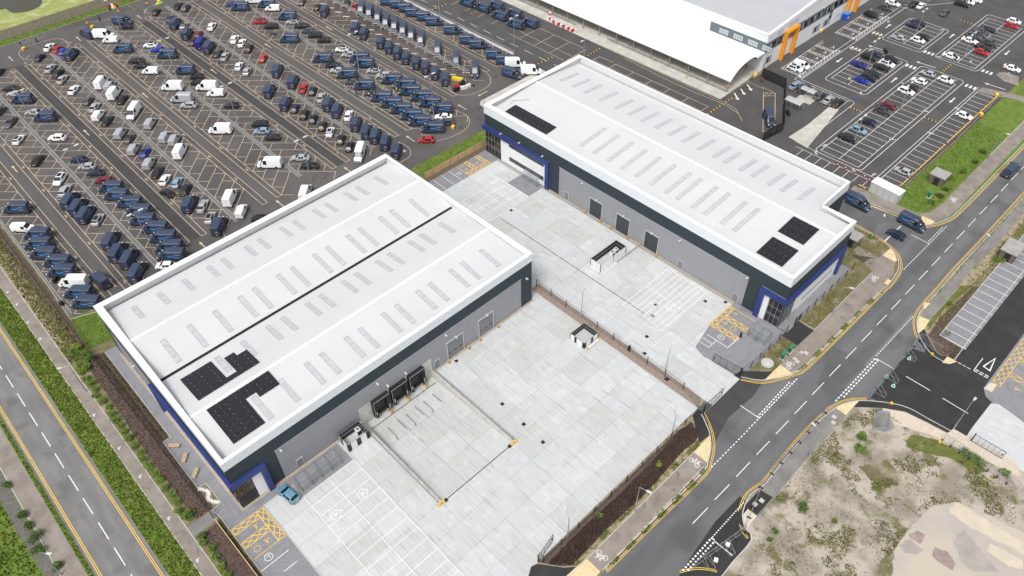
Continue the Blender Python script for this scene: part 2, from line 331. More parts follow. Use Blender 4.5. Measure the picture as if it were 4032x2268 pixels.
yl = MB(); kb = MB(); wl = MB()
def road_edge(pts, side, yellow=True, k=3, upto=None):
    c = smooth_line(pts, k); ye = c if upto is None else smooth_line(upto, k)
    if yellow:
        yl.poly(offset(ye, .16 * side), .10, .012); yl.poly(offset(ye, -.10 * side), .10, .012)
    e = offset(c, .48 * side); kb.poly(offset(e, .09 * side), .17, .125); return e
cNW = [[(43.21,26.72),(54.57,26.48),(66.93,26.11),(69.59,26.85),(72.13,28.07),(74.28,29.79)], [(75.39,31.20),(76.42,32.76),(76.80,33.55)]]
cNE = [[(87.57,33.23),(89.60,30.12)], [(92.89,28.13),(95.54,26.92),(98.94,26.13),(117.96,25.78),(127.01,25.71)], [(129.16,25.54),(133.91,26.01),(136.63,27.04),(139.27,29.09),(140.88,32.77)], (141.35, 35.5), (141.6, 40.3), (141.6, 47)]
cSR = [(150.4, 47), [(150.00,40.58),(150.84,34.38),(150.41,30.55),(152.20,28.29),(157.16,26.14),(163.47,25.61),(192.12,25.48)], (330, 25.4)]
cS = [(330, 18.4), [(174.38,18.63),(143.87,18.98)], [(135.87,18.86),(127.70,18.89),(123.87,18.26),(121.01,16.79),(119.21,15.25),(117.78,13.43),(116.95,11.91),(116.78,9.61),(117.46,8.45),(119.09,7.80),(123.11,7.81)], (146.8, 8.0), (330, 7.9)]
cSy = [(330, 18.4), [(174.38,18.63),(143.87,18.98)], [(135.87,18.86),(127.70,18.89),(123.87,18.26),(121.01,16.79),(119.21,15.25)]]
cW = [[(72.39,18.96),(79.95,19.30),(86.55,19.36)], [(92.11,19.02),(95.09,18.43),(97.68,17.22),(99.75,15.33),(102.19,12.16),(103.53,9.21),(103.75,5.78),(104.03,2.12)], (104.2, -2), (104.6, -10), (104.6, -40)]
cWy = [[(72.39,18.96),(79.95,19.30),(86.55,19.36)], [(92.11,19.02),(95.09,18.43),(97.68,17.22),(99.75,15.33)]]
cB = [[(72.39,18.96)], [(68.99,19.57),(66.02,18.87),(64.49,18.01),(63.14,16.56),(62.56,15.10),(57.63,15.11),(55.19,14.98),(51.79,15.18)]]
cBy = [[(72.39,18.96)], [(68.99,19.57),(66.02,18.87),(64.49,18.01),(63.14,16.56),(62.56,15.10)]]
kNW = road_edge(flat(cNW), 1); kNE = road_edge(flat(cNE), 1); kSR = road_edge(flat(cSR), 1)
def edge_only(pts, side, k=3):
    e = offset(smooth_line(pts, k), .48 * side); kb.poly(offset(e, .09 * side), .17, .125); return e
kS = edge_only(flat(cS), 1); kW = edge_only(flat(cW), -1); kB = edge_only(flat(cB), 1)
for c, s in ((cSy, 1), (cWy, -1), (cBy, 1)):
    ye = smooth_line(flat(c), 3); yl.poly(offset(ye, .16 * s), .10, .012); yl.poly(offset(ye, -.10 * s), .10, .012)
# bottom mouth of the southern access: short yellow arc
ye = smooth_line([[(50.92,19.16),(52.42,18.30),(53.56,17.35),(54.70,15.86),(54.88,15.29)]], 3); yl.poly(offset(ye, .1), .10, .012); yl.poly(offset(ye, -.16), .10, .012)
block('north_verge', kNW + [(76.8, 34.9), (36.9, 34.85)] + [[(37.01,34.37),(37.95,33.24),(39.10,31.69),(40.55,30.43),(39.45,30.41),(37.39,29.29),(39.97,26.77)]], -.05, .10, M['sandy'], M['kerb'])
block('corner_verge', kNE + [(136.3, 47), (136.3, 35.7), (103.2, 35.6), (103.2, 33.4), (89.3, 33.4)], -.05, .10, M['scrub'], M['kerb'])
block('side_verge', kSR + [(330, 38.05), (187, 38.1), (161.7, 38.5), (154.2, 44.4), (154.2, 47)], -.05, .10, M['vgrass'], M['kerb'])
block('south_verge', [kS[i] for i in range(len(kS))], -.05, .10, M['sandy'], M['kerb'])
block('waste_ground', kW + [(50, -40)] + kB[::-1][:-1], -.05, .10, M['dirt'], M['kerb'])
kb.obj('kerb', M['kerb'], kind='structure')

# ---- pavements and beds laid on the raised verges (each sheet a little above the one below)
def over(name, pts, m, z=.106): return sheet(name, pts, z, m)
over('mulch_bed', [[(37.01,34.80),(38.03,33.31),(39.21,31.79),(40.26,30.97),(43.62,31.02),(48.30,31.14),(51.71,31.04),(56.30,30.83),(60.21,30.95),(64.13,31.18),(68.19,31.42),(71.01,31.08),(72.49,31.55),(73.62,33.83),(70.63,34.51)]], M['mulch'])
over('footway', [(69.10,29.98),(69.03,27.14),(68.11,27.26),(55.95,27.57),(42.48,27.44),(39.25,27.47),(36.98,29.69),(42.64,30.14)], M['pave_brown'], .108)
over('tactile_paving', [[(73.76,30.03),(70.66,30.11),(69.10,29.98),(69.03,27.14),(71.06,28.06),(72.61,28.96)]], M['tactile'], .112)
over('tactile_paving', [[(42.59,30.19),(42.53,27.39),(41.06,27.35),(37.84,30.50)]], M['tactile'], .112)
over('tarmac_apron', [(76.84,34.84),(76.63,33.43),(75.49,31.67),(73.85,30.19),(71.15,30.37),(73.26,32.74),(75.06,34.69)], M['new_asphalt'], .108)
over('tarmac_apron', [(36.77,34.76),(37.90,33.18),(39.04,31.63),(40.49,30.38),(37.84,30.50),(34.09,34.17),(35.74,35.09)], M['new_asphalt'], .109)
# footway east of the mouth
over('footway',
     [[(95.51,30.18),(95.42,27.05),(101.95,27.10),(113.28,26.96),(128.32,26.38)], [(132.64,26.87),(136.05,28.25),(136.65,31.28),(134.93,31.27),(135.31,34.35),(135.27,37.04),(133.96,37.01),(130.20,30.12),(125.06,29.99)], [(107.49,30.14),(101.83,30.33)]], M['pave_brown'], .108)
over('footway_link', [(107.38,33.91),(107.36,30.16),(101.83,30.33),(101.83,33.71)], M['new_asphalt'], .11)
over('tarmac_link', [(132.13,35.79),(134.06,32.36),(131.51,32.78),(131.58,35.04)], M['dark_asphalt'], .11)
over('tactile_paving', [(95.57,30.11),(95.35,27.17),(92.83,28.50),(90.43,30.15)], M['tactile'], .113)
over('tactile_paving', [(139.55,30.99),(136.39,31.10),(136.19,28.32),(136.95,28.20),(138.76,29.60)], M['tactile'], .113)
over('tactile_paving', [(130.51,26.96),(130.47,26.20),(128.84,26.22),(128.75,26.91)], M['tactile'], .113)
over('sandy_strip', [(95.49,27.20),(101.85,27.03),(125.64,26.68),(126.21,25.72),(118.19,26.11),(99.35,26.37)], M['sandy'], .11)
over('tarmac_apron', [(89.19,34.33),(91.82,31.57),(90.04,30.41),(87.63,33.48),(87.54,34.69)], M['new_asphalt'], .109)
over('tarmac_apron', [(91.82,31.57),(93.22,30.18),(90.37,30.21),(90.07,30.43)], M['new_asphalt'], .109)
# side road east verge footway
over('footway', [(150.95, 47), [(150.32,40.51),(151.31,34.15),(154.67,30.78),(154.56,28.27),(156.73,27.05),(161.07,26.55),(165.71,26.57),(169.11,26.69),(173.97,26.72),(192.47,26.86),(195.99,26.83)], (330, 27.4), (330, 29.9), [(195.17,30.04),(169.23,29.91),(165.81,30.00),(162.77,29.77),(156.74,30.40),(154.43,32.47),(153.93,43.72)], (154.1, 47)], M['pave_brown'], .108)
over('tactile_paving', [(154.54,31.06),(154.64,28.20),(152.68,28.51),(152.15,29.04),(152.93,30.85)], M['tactile'], .113)
# south side footway
over('footway', [(330, 14.6), (330, 17.6), [(171.88,17.67),(153.35,18.09)], [(136.84,17.89),(131.76,17.89),(129.84,17.90),(125.56,17.68),(125.52,15.89),(138.80,15.95)], [(146.59,16.27),(155.23,15.77)]], M['pave_grey'], .108)
over('tactile_paving', [(125.04,17.83),(125.52,15.89),(122.51,15.65),(120.52,15.87),(122.49,17.10)], M['tactile'], .113)
over('tactile_paving', [(129.47,18.83),(129.90,17.83),(127.74,17.91),(127.98,18.42)], M['tactile'], .113)
over('tarmac_apron', [(120.89,15.85),(122.63,15.71),(119.75,12.83),(118.54,11.33),(118.57,10.23),(119.50,9.54),(122.75,9.68),(122.92,7.82),(119.21,7.85),(117.57,8.50),(116.89,9.66),(117.12,11.90),(117.96,13.42),(119.34,15.12)], M['new_asphalt'], .109)
over('tactile_paving', [(119.14,9.57),(119.09,7.80),(117.57,8.50),(116.91,9.57)], M['tactile'], .113)
over('mulch_bed', [[(142.21,12.55),(131.19,12.82),(123.17,12.88),(122.93,9.67),(119.68,9.53),(118.62,10.25),(118.77,11.44),(121.59,14.45),(128.52,14.73),(140.05,13.91)]], M['mulch'], .110)
over('grass_strip', [(140.61,14.14),(130.33,15.16),(123.55,14.98),(123.75,15.85),(136.60,15.78),(138.94,15.81)], M['grass'], .109)
over('bay_paving', [(123.1, 7.95), (123.2, 12.85), (330, 12.7), (330, 8.0)], M['block'], .115)
over('grass_strip', [(150, 12.9), (330, 12.8), (330, 14.5), (150, 14.6)], M['scrub'], .109)
# waste ground: footway, ballast strip, old slab
over('footway', [[(71.47,18.37),(75.97,18.49),(84.20,18.90),(86.91,19.01)], [(94.01,18.02),(93.84,16.14),(89.53,16.43)], [(90.01,15.95),(82.80,16.21),(74.79,16.10),(67.77,15.97),(62.78,16.24),(64.88,18.57)]], M['pave_grey'], .108)
over('tactile_paving', [(95.07,17.86),(98.49,15.97),(93.86,16.06),(93.96,17.99)], M['tactile'], .113)
over('tarmac_apron', [(98.45,15.95),(101.89,12.01),(103.23,9.06),(103.34,5.76),(103.34,2.49),(102.61,3.53),(101.73,9.22),(99.73,12.37),(96.28,16.08)], M['new_asphalt'], .109)
over('ballast_strip', [[(99.73,12.37),(101.83,9.27),(102.25,6.12),(102.37,3.76)], [(102.50,2.79),(102.68,2.20),(104.26,1.89),(104.35,-0.42),(105.26,-8.02),(102.97,-9.62),(102.54,-9.07),(101.33,-2.05),(100.27,4.16),(99.05,7.04)], [(97.79,9.95),(98.20,12.13)]], M['ballast'], .107)
over('tarmac_apron', [(102.61,3.52),(104.26,1.89),(102.68,2.20)], M['new_asphalt'], .108)
over('tarmac_apron', [(70.94,18.39),(71.27,16.24),(68.20,16.25),(63.54,16.40),(63.77,18.72)], M['new_asphalt'], .109)
over('tactile_paving', [(66.69,17.86),(66.73,16.17),(63.82,16.13),(64.42,17.15),(65.15,17.83)], mat('pale_tactile', (.58, .52, .42), .9), .112)
over('old_slab', rough([[(81.13,-1.32),(87.17,-1.92),(91.03,-4.28),(93.17,-12.69),(93.49,-17.25),(85.69,-20.04),(69.59,-4.27),(76.62,-1.35)]]), M['slabold'], .108)
over('pale_screed', rough([(89.36,-4.08),(91.27,-4.64),(91.26,-7.12),(91.52,-13.32),(91.71,-15.06),(89.95,-15.72),(89.24,-12.42),(88.25,-7.64),(88.54,-4.44)]), mat('pale_screed', (.58, .50, .39), .95, n=.6, col2=(.50, .44, .35)), .112)
over('pale_screed', rough([(87.92,-10.90),(88.70,-15.35),(87.29,-15.88),(86.16,-14.35),(86.40,-10.94)]), MATS['pale_screed'], .112)
over('stained_patch', rough([(80.51,-1.62),(82.09,-2.27),(82.25,-3.44),(80.26,-3.61),(80.11,-2.13)]), mat('stained_slab', (.25, .19, .17), .95, n=.8, col2=(.33, .26, .23)), .112)
over('stained_patch', rough([(81.39,-5.37),(82.05,-6.89),(80.88,-8.75),(79.68,-8.84),(79.51,-6.99),(79.77,-5.74)]), MATS['stained_slab'], .112)
over('grey_patch', rough([(77.79,-1.39),(79.86,-2.10),(79.78,-4.45),(78.19,-3.98),(77.34,-2.70)]), mat('grey_slab', (.31, .28, .265), .95, n=.5, col2=(.38, .34, .31)), .111)
over('grey_patch', rough([(84.22,-6.82),(87.29,-7.14),(86.13,-9.58),(85.16,-11.89),(84.38,-13.64),(81.81,-11.11),(82.04,-8.83)]), MATS['grey_slab'], .111)
over('grass_patch', rough([(96.20,6.52),(98.14,6.25),(100.02,3.02),(101.14,-2.13),(99.87,-5.55),(98.19,-4.66),(98.10,-0.18),(96.30,2.65),(95.03,5.77)]), M['grass'], .107)
over('grass_patch', rough([(86.13,9.52),(88.94,7.53),(90.56,6.98),(89.78,4.89),(87.73,3.37),(85.49,4.58),(85.14,6.92)]), M['scrub'], .107)

MG = mat('beige_gravel', (.33, .27, .21), .95, n=4, col2=(.43, .37, .30), bump=.6, bs=9)
# ---- west side: verges, footway, hedge bank, mulch, lawn, block paving
block('west_verge', rect(-3.75, -.2, 20, 330), -.05, .10, M['vgrass'], M['kerb'])
block('west_footway', rect(-.2, 1.78, 20, 330), -.05, .10, M['pave_brown'], M['kerb'])
block('hedge_bank', [(1.78, 20), (6.35, 20), (6.4, 63), (6.3, 72.5), (6.1, 77), (7.8, 77.3), (7.8, 82.2), (6.42, 82.3), (6.42, 94.6), (7.8, 94.6), (7.8, 121.4), (10, 121.4), (11, 132.7), (6.5, 134.5), (6.9, 147), (7.0, 330), (1.78, 330)], -.05, .095, M['scrub'], M['kerb'])
over('mulch_bed', [(3.9, 119.5), (5.5, 122.5), (7.7, 121.4), (7.7, 94.6), (6.4, 94.6), (6.4, 77.3), (3.6, 77.3), (3.4, 84), (3.5, 101), (3.9, 104.7)], M['mulch'], .105)
over('mulch_bed', [(2.6, 74.5), (5.4, 74.6), (6.0, 74.0), (6.0, 30), (3.0, 30), (2.6, 60)], M['mulch'], .105)
over('lawn', [[(6.34,134.45),(9.09,134.44),(11.26,132.44)], (11.5, 130.5), (11.5, 123.3), [(5.79,124.10)]], M['vgrass'], .105)
over('footway', [(1.79, 77.2), (3.8, 77.2), (6.0, 77.0), (6.2, 75.1), (2.2, 74.8), (1.79, 74.8)], M['pave_grey'], .106)
over('verge_soil', [(4.0, 124), (4.4, 148), (4.4, 330), (6.8, 330), (6.3, 148), (6.2, 136), (6.3, 124)], M['soil'], .104)
over('sandy_edge', [(1.85, 128), (3.0, 128), (3.2, 160), (2.6, 330), (1.85, 330)], M['sandy'], .104)
block('block_paving', [(7.8, 121.42), (10.0, 121.42), (10.0, 74.0), (17.8, 74.0), (17.8, 72.1), (12.38, 72.1), (12.38, 30), (6.4, 30), (6.4, 63.0), (6.45, 75.15), (6.1, 77.0), (7.8, 77.3), (7.84, 82.2), (6.46, 82.3), (6.44, 94.6), (7.77, 94.56)], -.05, .03, M['block'], M['kerb'])
block('shelter_paving', [(17.8, 74.0), (27.6, 74.0), (27.6, 68.95), (17.8, 68.95)], -.05, .032, M['block'], M['kerb'])
over('gravel_edging', [(9.5, 74.0), (9.5, 73.5), (32.9, 73.5), (32.9, 74.0)], MG, .04); over('gravel_edging', rect(49.2, 75.2, 73.55, 74.0), MG, .05)
over('gravel_edging', rect(9.5, 9.98, 74, 119), MG, .036)
block('far_west_verge', rect(-12.45, -11.75, 20, 330), -.05, .10, M['vgrass'], M['kerb'])
block('far_west_footway', rect(-15.35, -12.45, 20, 330), -.05, .10, M['pave_brown'], M['kerb'])
block('far_west_bank', rect(-80, -15.35, 20, 330), -.05, .095, M['vgrass'], M['kerb'])
over('mulch_bed', [(-15.4, 120), (-17.3, 112), (-17.6, 95), (-17, 84), (-17.2, 60), (-15.5, 60), (-15.6, 100)], mat('grey_mulch', (.105, .098, .09), .95, n=2.5, col2=(.16, .15, .14), bump=.8, bs=6), .104)
ed = MB()
for pts in ([(-.25, 20), (-.25, 330)], [(1.8, 20), (1.8, 330)], [(-15.4, 20), (-15.4, 330)], [(7.78, 121.4), (7.78, 94.6), (6.42, 94.6), (6.42, 82.3), (7.8, 82.2), (7.8, 77.3), (6.1, 77.05), (6.45, 75.15), (6.4, 63), (6.4, 40)],
            [(69.1, 30.02), (42.6, 30.1), (36, 30.1)], [(68.0, 27.2), (43.8, 27.2), (43.3, 26.9)], [(107.6, 30.15), (124.9, 30.15), (130.0, 30.1)], [(107.7, 33.5), (107.6, 30.2)], [(187.2, 29.95), (330, 29.95)],
            [(6.4, 134.5), (11, 132.8)], [(7.0, 330), (6.9, 147), (6.5, 134.5)], [(76.9, 76), (76.9, 35)], [(79.2, 76), (79.2, 35.5), (77.4, 34.9)], [(123.1, 12.9), (330, 12.75)], [(123.1, 12.9), (123.05, 7.9)], [(12.4, 72.1), (12.4, 40)], [(12.4, 72.1), (17.8, 72.1), (17.8, 68.9), (27.6, 68.9), (27.6, 73.6)]):
    ed.poly(pts, .13, .118)
ed.obj('edging_kerb', M['kerb'], kind='structure')
# north edge: grass, algae-covered pond
block('north_grass', rect(-3, 142, 262, 265.6), -.05, .12, M['vgrass'], M['kerb'])
sheet('pond', rect(-60, 200, 265.6, 420), -.03, M['algae'])
sheet('open_water', smooth_line([(51.10,298.77),(57.82,294.02),(56.83,284.33),(52.33,280.72),(47.21,282.96),(46.41,287.83),(44.78,288.49),(43.49,293.91),(46.13,303.90)], 4), -.02, M['pond'])
block('fence_bank', [(84.9, 119.3), (108, 119.3), (108, 125.3), (84.9, 125.4)], -.05, .08, M['vgrass'], M['kerb'])
over('planting_soil', rect(84.9, 104, 118.4, 120.4), M['soil'], .09)
block('cabin_base', [(115.9, 132.2), (116.3, 134.9), (117.6, 135.9), (141.0, 136.1), (141.0, 118.6), (110.5, 118.6), (112, 126)], -.05, .10, M['apron'], M['kerb'])
block('mulch_strip', [(76.95, 76.2), (79.1, 76.2), (79.15, 36.0), (77.5, 35.1), (76.95, 35.6)], -.05, .09, M['gravel'], M['kerb'])
block('depot_apron', [(163.4, 90.9), (163.4, 330), (186, 330), (186, 91.6)], -.05, .10, M['apron'], M['kerb'])
block('ramp_paving', [(160.65,68.46),(159.79,62.69),(180.92,65.99),(180.20,68.42),(169.20,68.00)], -.05, .06, M['apron'], M['kerb'])
block('shelter_base', [(180.64,77.01),(177.36,76.81),(177.65,72.57),(182.73,72.77)], -.05, .05, M['apron'], M['kerb'])
block('island_kerb', [(215.59,44.39),(217.58,44.17),(220.35,36.36),(220.62,33.28),(217.65,32.17),(217.85,35.40),(216.73,38.62),(215.94,39.08)], -.05, .115, M['pave_brown'], M['kerb'])
block('island_kerb', [(227.02,44.19),(228.83,44.24),(229.97,43.09),(230.18,39.47),(225.43,37.65),(225.26,41.49)], -.05, .115, M['pave_brown'], M['kerb'])

# ================================================================ CONCRETE YARDS: every slab a piece
concs = [mat('yard_concrete_%s' % 'abcdef'[k], c, .85, n=.8, col2=tuple(q * .70 for q in c), stretch=(4.5, .30, 1), lo=.50, hi=.80, detail=10, bump=.12, bs=6,
             col3=tuple(q * 1.10 for q in c), n3=.6, lo3=.52, hi3=.75) for k, c in enumerate(((.495, .505, .505), (.475, .482, .472), (.51, .522, .525), (.485, .50, .505), (.465, .470, .456), (.52, .53, .53)))]
def slabs(root, regions, xj, yj, z, gap=.03):
    cache = {}
    for x0, x1 in zip(xj, xj[1:]):
        for y0, y1 in zip(yj, yj[1:]):
            for rx0, rx1, ry0, ry1 in regions:
                a0, a1, b0, b1 = max(x0, rx0), min(x1, rx1), max(y0, ry0), min(y1, ry1)
                if a1 - a0 < .25 or b1 - b0 < .25: continue
                w_, h_ = round(a1 - a0, 2), round(b1 - b0, 2); mi = R.choice((0, 0, 1, 2, 2, 3, 3, 4, 5)); k = (w_, h_, mi)
                if k not in cache: cache[k] = MB().box(gap / 2, w_ - gap / 2, gap / 2, h_ - gap / 2, -.06, 0).mesh('slab', concs[mi])
                link('slab', cache[k], root, loc=(a0, b0, z + R.uniform(0, .003)))
ya = MB(); ya.face([(12.4, 20, -.015), (76.95, 20, -.015), (76.95, PY0, -.015), (12.4, PY0, -.015)]); ya.face([(PX1, PY0, -.015), (76.95, PY0, -.015), (76.95, 76, -.015), (PX1, 76, -.015)]); ya.face([(12.4, PY0, -.015), (PX0, PY0, -.015), (PX0, 74, -.015), (12.4, 74, -.015)])
yardA = ya.obj('near_yard', M['joint'], kind='structure')
xj = [12.4, 17.8, 22.9, 28.0, 33.05, 38.3, 43.5, 48.75, 54.4, 60.0, 65.75, 71.4, 76.9]; yj = [34.95 + 0, 39.0, 43.4, 48.0, 52.7, 57.5, 62.2, 66.9, 71.0, 74.0]
slabs(yardA, [(12.4, 76.9, 34.95, 52.7), (12.4, 17.8, 52.7, 72.1), (17.8, 27.6, 52.7, 68.95), (27.6, 32.85, 52.7, 73.5), (48.95, 76.9, 52.7, 73.55)], xj, yj, .03)
slabs(yardA, [(12.4, 37.0, 20, 34.95)], xj, [20, 25, 30, 34.95], .03)
slabs(yardA, [(74.8, 76.9, 73.25, 76)], [74.8, 76.9], [73.25, 76], .03)
# sloping floor of the loading pit
pf = MB(); DP = -1.15
pf.box(PX0, PX1, 72.0, PY1, DP - .3, DP); 
pitroot = pf.obj('loading_pit_floor', concs[4], kind='structure')
for i, (x0, x1) in enumerate(((33.07, 38.28), (38.31, 43.48), (43.51, 48.73))):
    for j, (y0, y1) in enumerate(((52.58, 57.6), (57.63, 62.4), (62.43, 67.2), (67.23, 72.0))):
        z = lambda y: .03 + (DP + .01 - .03) * (y - 52.58) / 19.42
        b = MB(); b.v = [(x0, y0, z(y0) - .1), (x1, y0, z(y0) - .1), (x1, y1, z(y1) - .1), (x0, y1, z(y1) - .1), (x0, y0, z(y0)), (x1, y0, z(y0)), (x1, y1, z(y1)), (x0, y1, z(y1))]
        b.f = [(3, 2, 1, 0), (4, 5, 6, 7), (0, 1, 5, 4), (1, 2, 6, 5), (2, 3, 7, 6), (3, 0, 4, 7)]; b.m = [0] * 6
        b.obj('slab', concs[(4, 1, 0)[(i + j) % 3]], pitroot)
yb = sheet('far_yard', [(79.2, 33.4), (87.7, 33.4), (87.7, 34.2), (102.9, 45), (102.9, 118.5), (74.8, 118.5), (74.8, 76), (79.2, 76)], -.012, M['joint'])
slabs(yb, [(79.2, 87.5, 33.45, 41.2), (79.2, 94.5, 41.2, 45.1), (79.2, 102.2, 45.1, 97.8), (79.2, 97.9, 97.8, 105.0), (79.2, 102.2, 104.9, 113.3)], [79.2, 83.4, 88.0, 92.9, 97.9, 102.2], [33.45, 37.5, 41.2, 45.1, 49.8, 54.5, 59.2, 63.9, 68.6, 73.3, 78, 82.7, 87.4, 92.1, 97.8, 101.3, 105.0, 109.1, 113.3], .03)
over('gravel_edging', rect(102.7, 103.15, 45.1, 96.3), MG, .035)
sheet('yard_strip', [(74.9, 76.0), (79.2, 76.0), (79.2, 113.3), (74.9, 113.3)], .02, concs[1])
block('bay_paving', rect(84.9, 102.9, 113.35, 118.4), -.05, .034, M['block'], M['kerb'])
block('shelter_paving', rect(97.95, 102.9, 97.85, 104.85), -.05, .034, M['block'], M['kerb'])
block('bay_paving', smooth_line([(88.1, 34.3), (87.4, 40.0), (87.3, 41.4), (88.0, 43.6)], 3) + [(94.6, 45.05), (103.1, 45.05), (103.1, 35.9), (103.15, 33.45), (88.2, 33.45)], -.05, .036, M['block'], M['kerb'])
block('building_paving', [(103.2, 33.5), (103.2, 35.7), (127.9, 35.7), (127.7, 33.5)], -.05, .115, M['block'], M['kerb'])
# drains in the yards
dr = MB()
dr.strip((87.95, (91.52,96.71)[1]), (87.95, (91.39,55.75)[1]), .14, .038)
dr.strip((33.84,52.43), (48.08,52.46), .14, .042); dr.strip((33.3, 72.4), (48.4, 72.4), .14, DP + .008)
for q in ((99.14,49.37), (101.76,46.39), (88.63,54.25), (83.62,51.67), (80.04,49.32), (53.83,72.77), (53.16,59.66), (52.61,49.09), (52.85,53.96), (91.39,55.63), (91.50,97.08), (33.82,52.40), (48.06,52.48)):
    dr.box(q[0] - .32, q[0] + .32, q[1] - .32, q[1] + .32, .0, .044)
q = (78.14,42.65); dr.box(q[0] - .4, q[0] + .4, q[1] - .4, q[1] + .4, .0, .10)
dr.obj('drain_grates', M['grate'], kind='structure')
sk = MB()
for pts in ([(84.66,84.04),(85.67,83.26),(87.27,81.00),(88.23,77.87)], [(81.83,79.17),(83.08,81.72),(84.38,82.58),(85.12,81.84),(86.09,79.58)], [(67.74,49.41),(68.50,46.82),(68.51,44.10),(68.81,42.33)], [(99.30,95.44),(100.09,92.11),(99.16,89.06)]): sk.poly(smooth_line(pts, 5), .10, .046)
sk.obj('tyre_marks', M['skidc'], kind='structure')
sk = MB()
for pts in ([(185.28,22.84),(172.69,22.85),(163.73,22.44),(158.70,22.25)], [(153.32,24.86),(154.90,23.83),(155.60,23.50)], [(148.10,24.66),(146.67,24.32),(145.83,23.20),(146.40,21.98),(148.03,21.44)], [(148.53,23.57),(149.86,22.46),(151.06,22.15)]): sk.poly(smooth_line(pts, 5), .12, .009)
sk.obj('tyre_marks', M['skid'], kind='structure')

# ================================================================ PAINTED MARKINGS
def bayrow(b, xi, xe, s, ph, y0, y1, z=.013, w_=.11, pitch=4.25, mi=0):
    d = 1 if xe > xi else -1; D = abs(xe - xi); y = ph
    while y > y0: y -= pitch
    while y < y1:
        y += pitch
        if y > y1: break
        a = (xi, y); e = (xe, y + s * D); b.strip(a, e, w_, z, mi)
        b.strip(a, (xi + 2.1 * d, y - s * 2.1), w_, z, mi); b.strip(e, (xe - 2.1 * d, e[1] + s * 2.1), w_, z, mi)
cr = MB()
ed_ph = lambda xi, xe, s, ye: ye - s * abs(xe - xi)
xCl, xCr, xDl = (76.94,175.48)[0], (90.82,189.89)[0], (96.20,202.81)[0]
ROWS = [(7.6, 13.9, -1, ed_ph(7.6, 13.9, -1, (13.88,171.77)[1]), 131.5, 250), (25.3, 19.1, 1, (25.41,190.36)[1], 141, 242), (26.6, 33.1, -1, (26.63,191.01)[1], 141, 252),
        (44.9, 38.4, 1, 169.72, 138, 243), (46.03, 52.5, 1, 174.95, 139, 246), (64.0, 57.55, -1, ed_ph(64, 57.55, -1, 207.09), 142, 251), (65.25, 71.8, -1, 199.36, 141, 253),
        (83.6, xCl, 1, ed_ph(83.6, xCl, 1, (76.94,175.48)[1]), 139, 247), (84.9, xCr, 1, ed_ph(84.9, xCr, 1, (90.82,189.89)[1]), 139, 248), (102.7, xDl, -1, ed_ph(102.7, xDl, -1, (96.20,202.81)[1]), 139, 252),
        (103.9, 110.35, -1, ed_ph(103.9, 110.35, -1, (110.14,192.52)[1]), 138, 252), (121.8, 115.3, 1, ed_ph(121.8, 115.3, 1, 201.06), 144, 246), (123.4, 129.2, 1, 204.93, 145, 246), (141.0, 134.4, -1, ed_ph(141, 134.4, -1, 200.55), 151, 250)]
for xi, xe, s, ph, y0, y1 in ROWS: bayrow(cr, xi, xe, s, ph, y0, y1)
ENDS = [(131, 243), (139, 245), (139, 247), (139, 249), (139, 249), (143, 249), (146, 249)]
for (a, b), (y0, y1) in zip(AISLES, ENDS):
    for x in (a, a + 1.28, b - 1.28, b): cr.strip((x, y0), (x, y1), .11, .013)
    for x in (a, b - 1.28): cr.strip((x, y1), (x + 1.28, y1), .11, .013); cr.strip((x, y0), (x + 1.28, y0), .11, .013)
for pts in ([(117.05,148.36),(115.28,145.81),(115.11,143.88),(115.94,142.10),(117.60,140.56),(120.81,139.90),(124.16,140.17),(126.23,141.20),(127.65,142.93),(128.70,145.09),(128.87,147.87)], [(109.60,137.55),(110.32,134.80),(109.85,131.93),(108.00,129.87),(105.30,128.74),(101.59,128.71),(97.17,130.07)], [(90.37,135.46),(90.48,133.22),(89.81,131.20),(88.46,129.91),(86.87,129.46),(84.96,129.37)],
            [(42.32,138.22),(41.16,136.56),(40.72,134.91)], [(38.28,248.76),(38.22,252.60),(39.20,254.99),(41.38,256.23),(45.53,256.38),(49.60,255.35),(51.41,253.04),(51.49,249.41),(50.53,247.75)], [(77.19,252.15),(78.26,254.06),(79.97,254.83),(83.01,254.78)], [(21.85,135.21),(22.53,136.19),(23.79,137.02)], [(61.73,258.72),(68.30,255.37)]):
    cr.poly(smooth_line(pts, 4), .11, .014)
def arrow(b, x, y, a, L=3.6, z=.014, w_=.22, head=.75, mi=0):
    c, s = cos(a), sin(a); f = lambda u, v: (x + u * c - v * s, y + u * s + v * c, z)
    b.face([f(-L / 2, -w_ / 2), f(L / 2 - 1, -w_ / 2), f(L / 2 - 1, w_ / 2), f(-L / 2, w_ / 2)], mi); b.face([f(L / 2 - 1, -head / 2), f(L / 2, 0), f(L / 2 - 1, head / 2)], mi)
def walker(b, x, y, a, s=.8, z=.014, w_=.09, mi=0):
    f = lambda u, v: (x + s * (u * cos(a) - v * sin(a)), y + s * (u * sin(a) + v * cos(a)))
    b.strip(f(-.5, 0), f(.25, 0), w_ * 1.6, z, mi); b.strip(f(-.5, 0), f(-.95, .3), w_, z, mi); b.strip(f(-.5, 0), f(-.95, -.3), w_, z, mi); b.strip(f(.15, 0), f(-.15, .35), w_, z, mi); b.strip(f(.15, 0), f(-.15, -.35), w_, z, mi); b.disc(*f(.5, 0), .13 * s, z, mi, 8)
for q, a in (((35.68,252.24), 90), ((54.95,250.14), 90), ((74.69,250.56), 90), ((54.72,204.08), 90), ((35.69,197.60), 90), ((74.55,202.32), 90), ((16.67,194.55), 90), ((35.89,135.85), 90), ((16.84,138.96), 90), ((93.61,204.42), 90), ((112.95,200.53), 90), ((93.20,135.63), 90), ((112.19,137.32), 90), ((120.50,138.40), 180), ((74.23,135.91), 90), ((55.58,136.48), 90)):
    arrow(cr, q[0], q[1], radians(a))
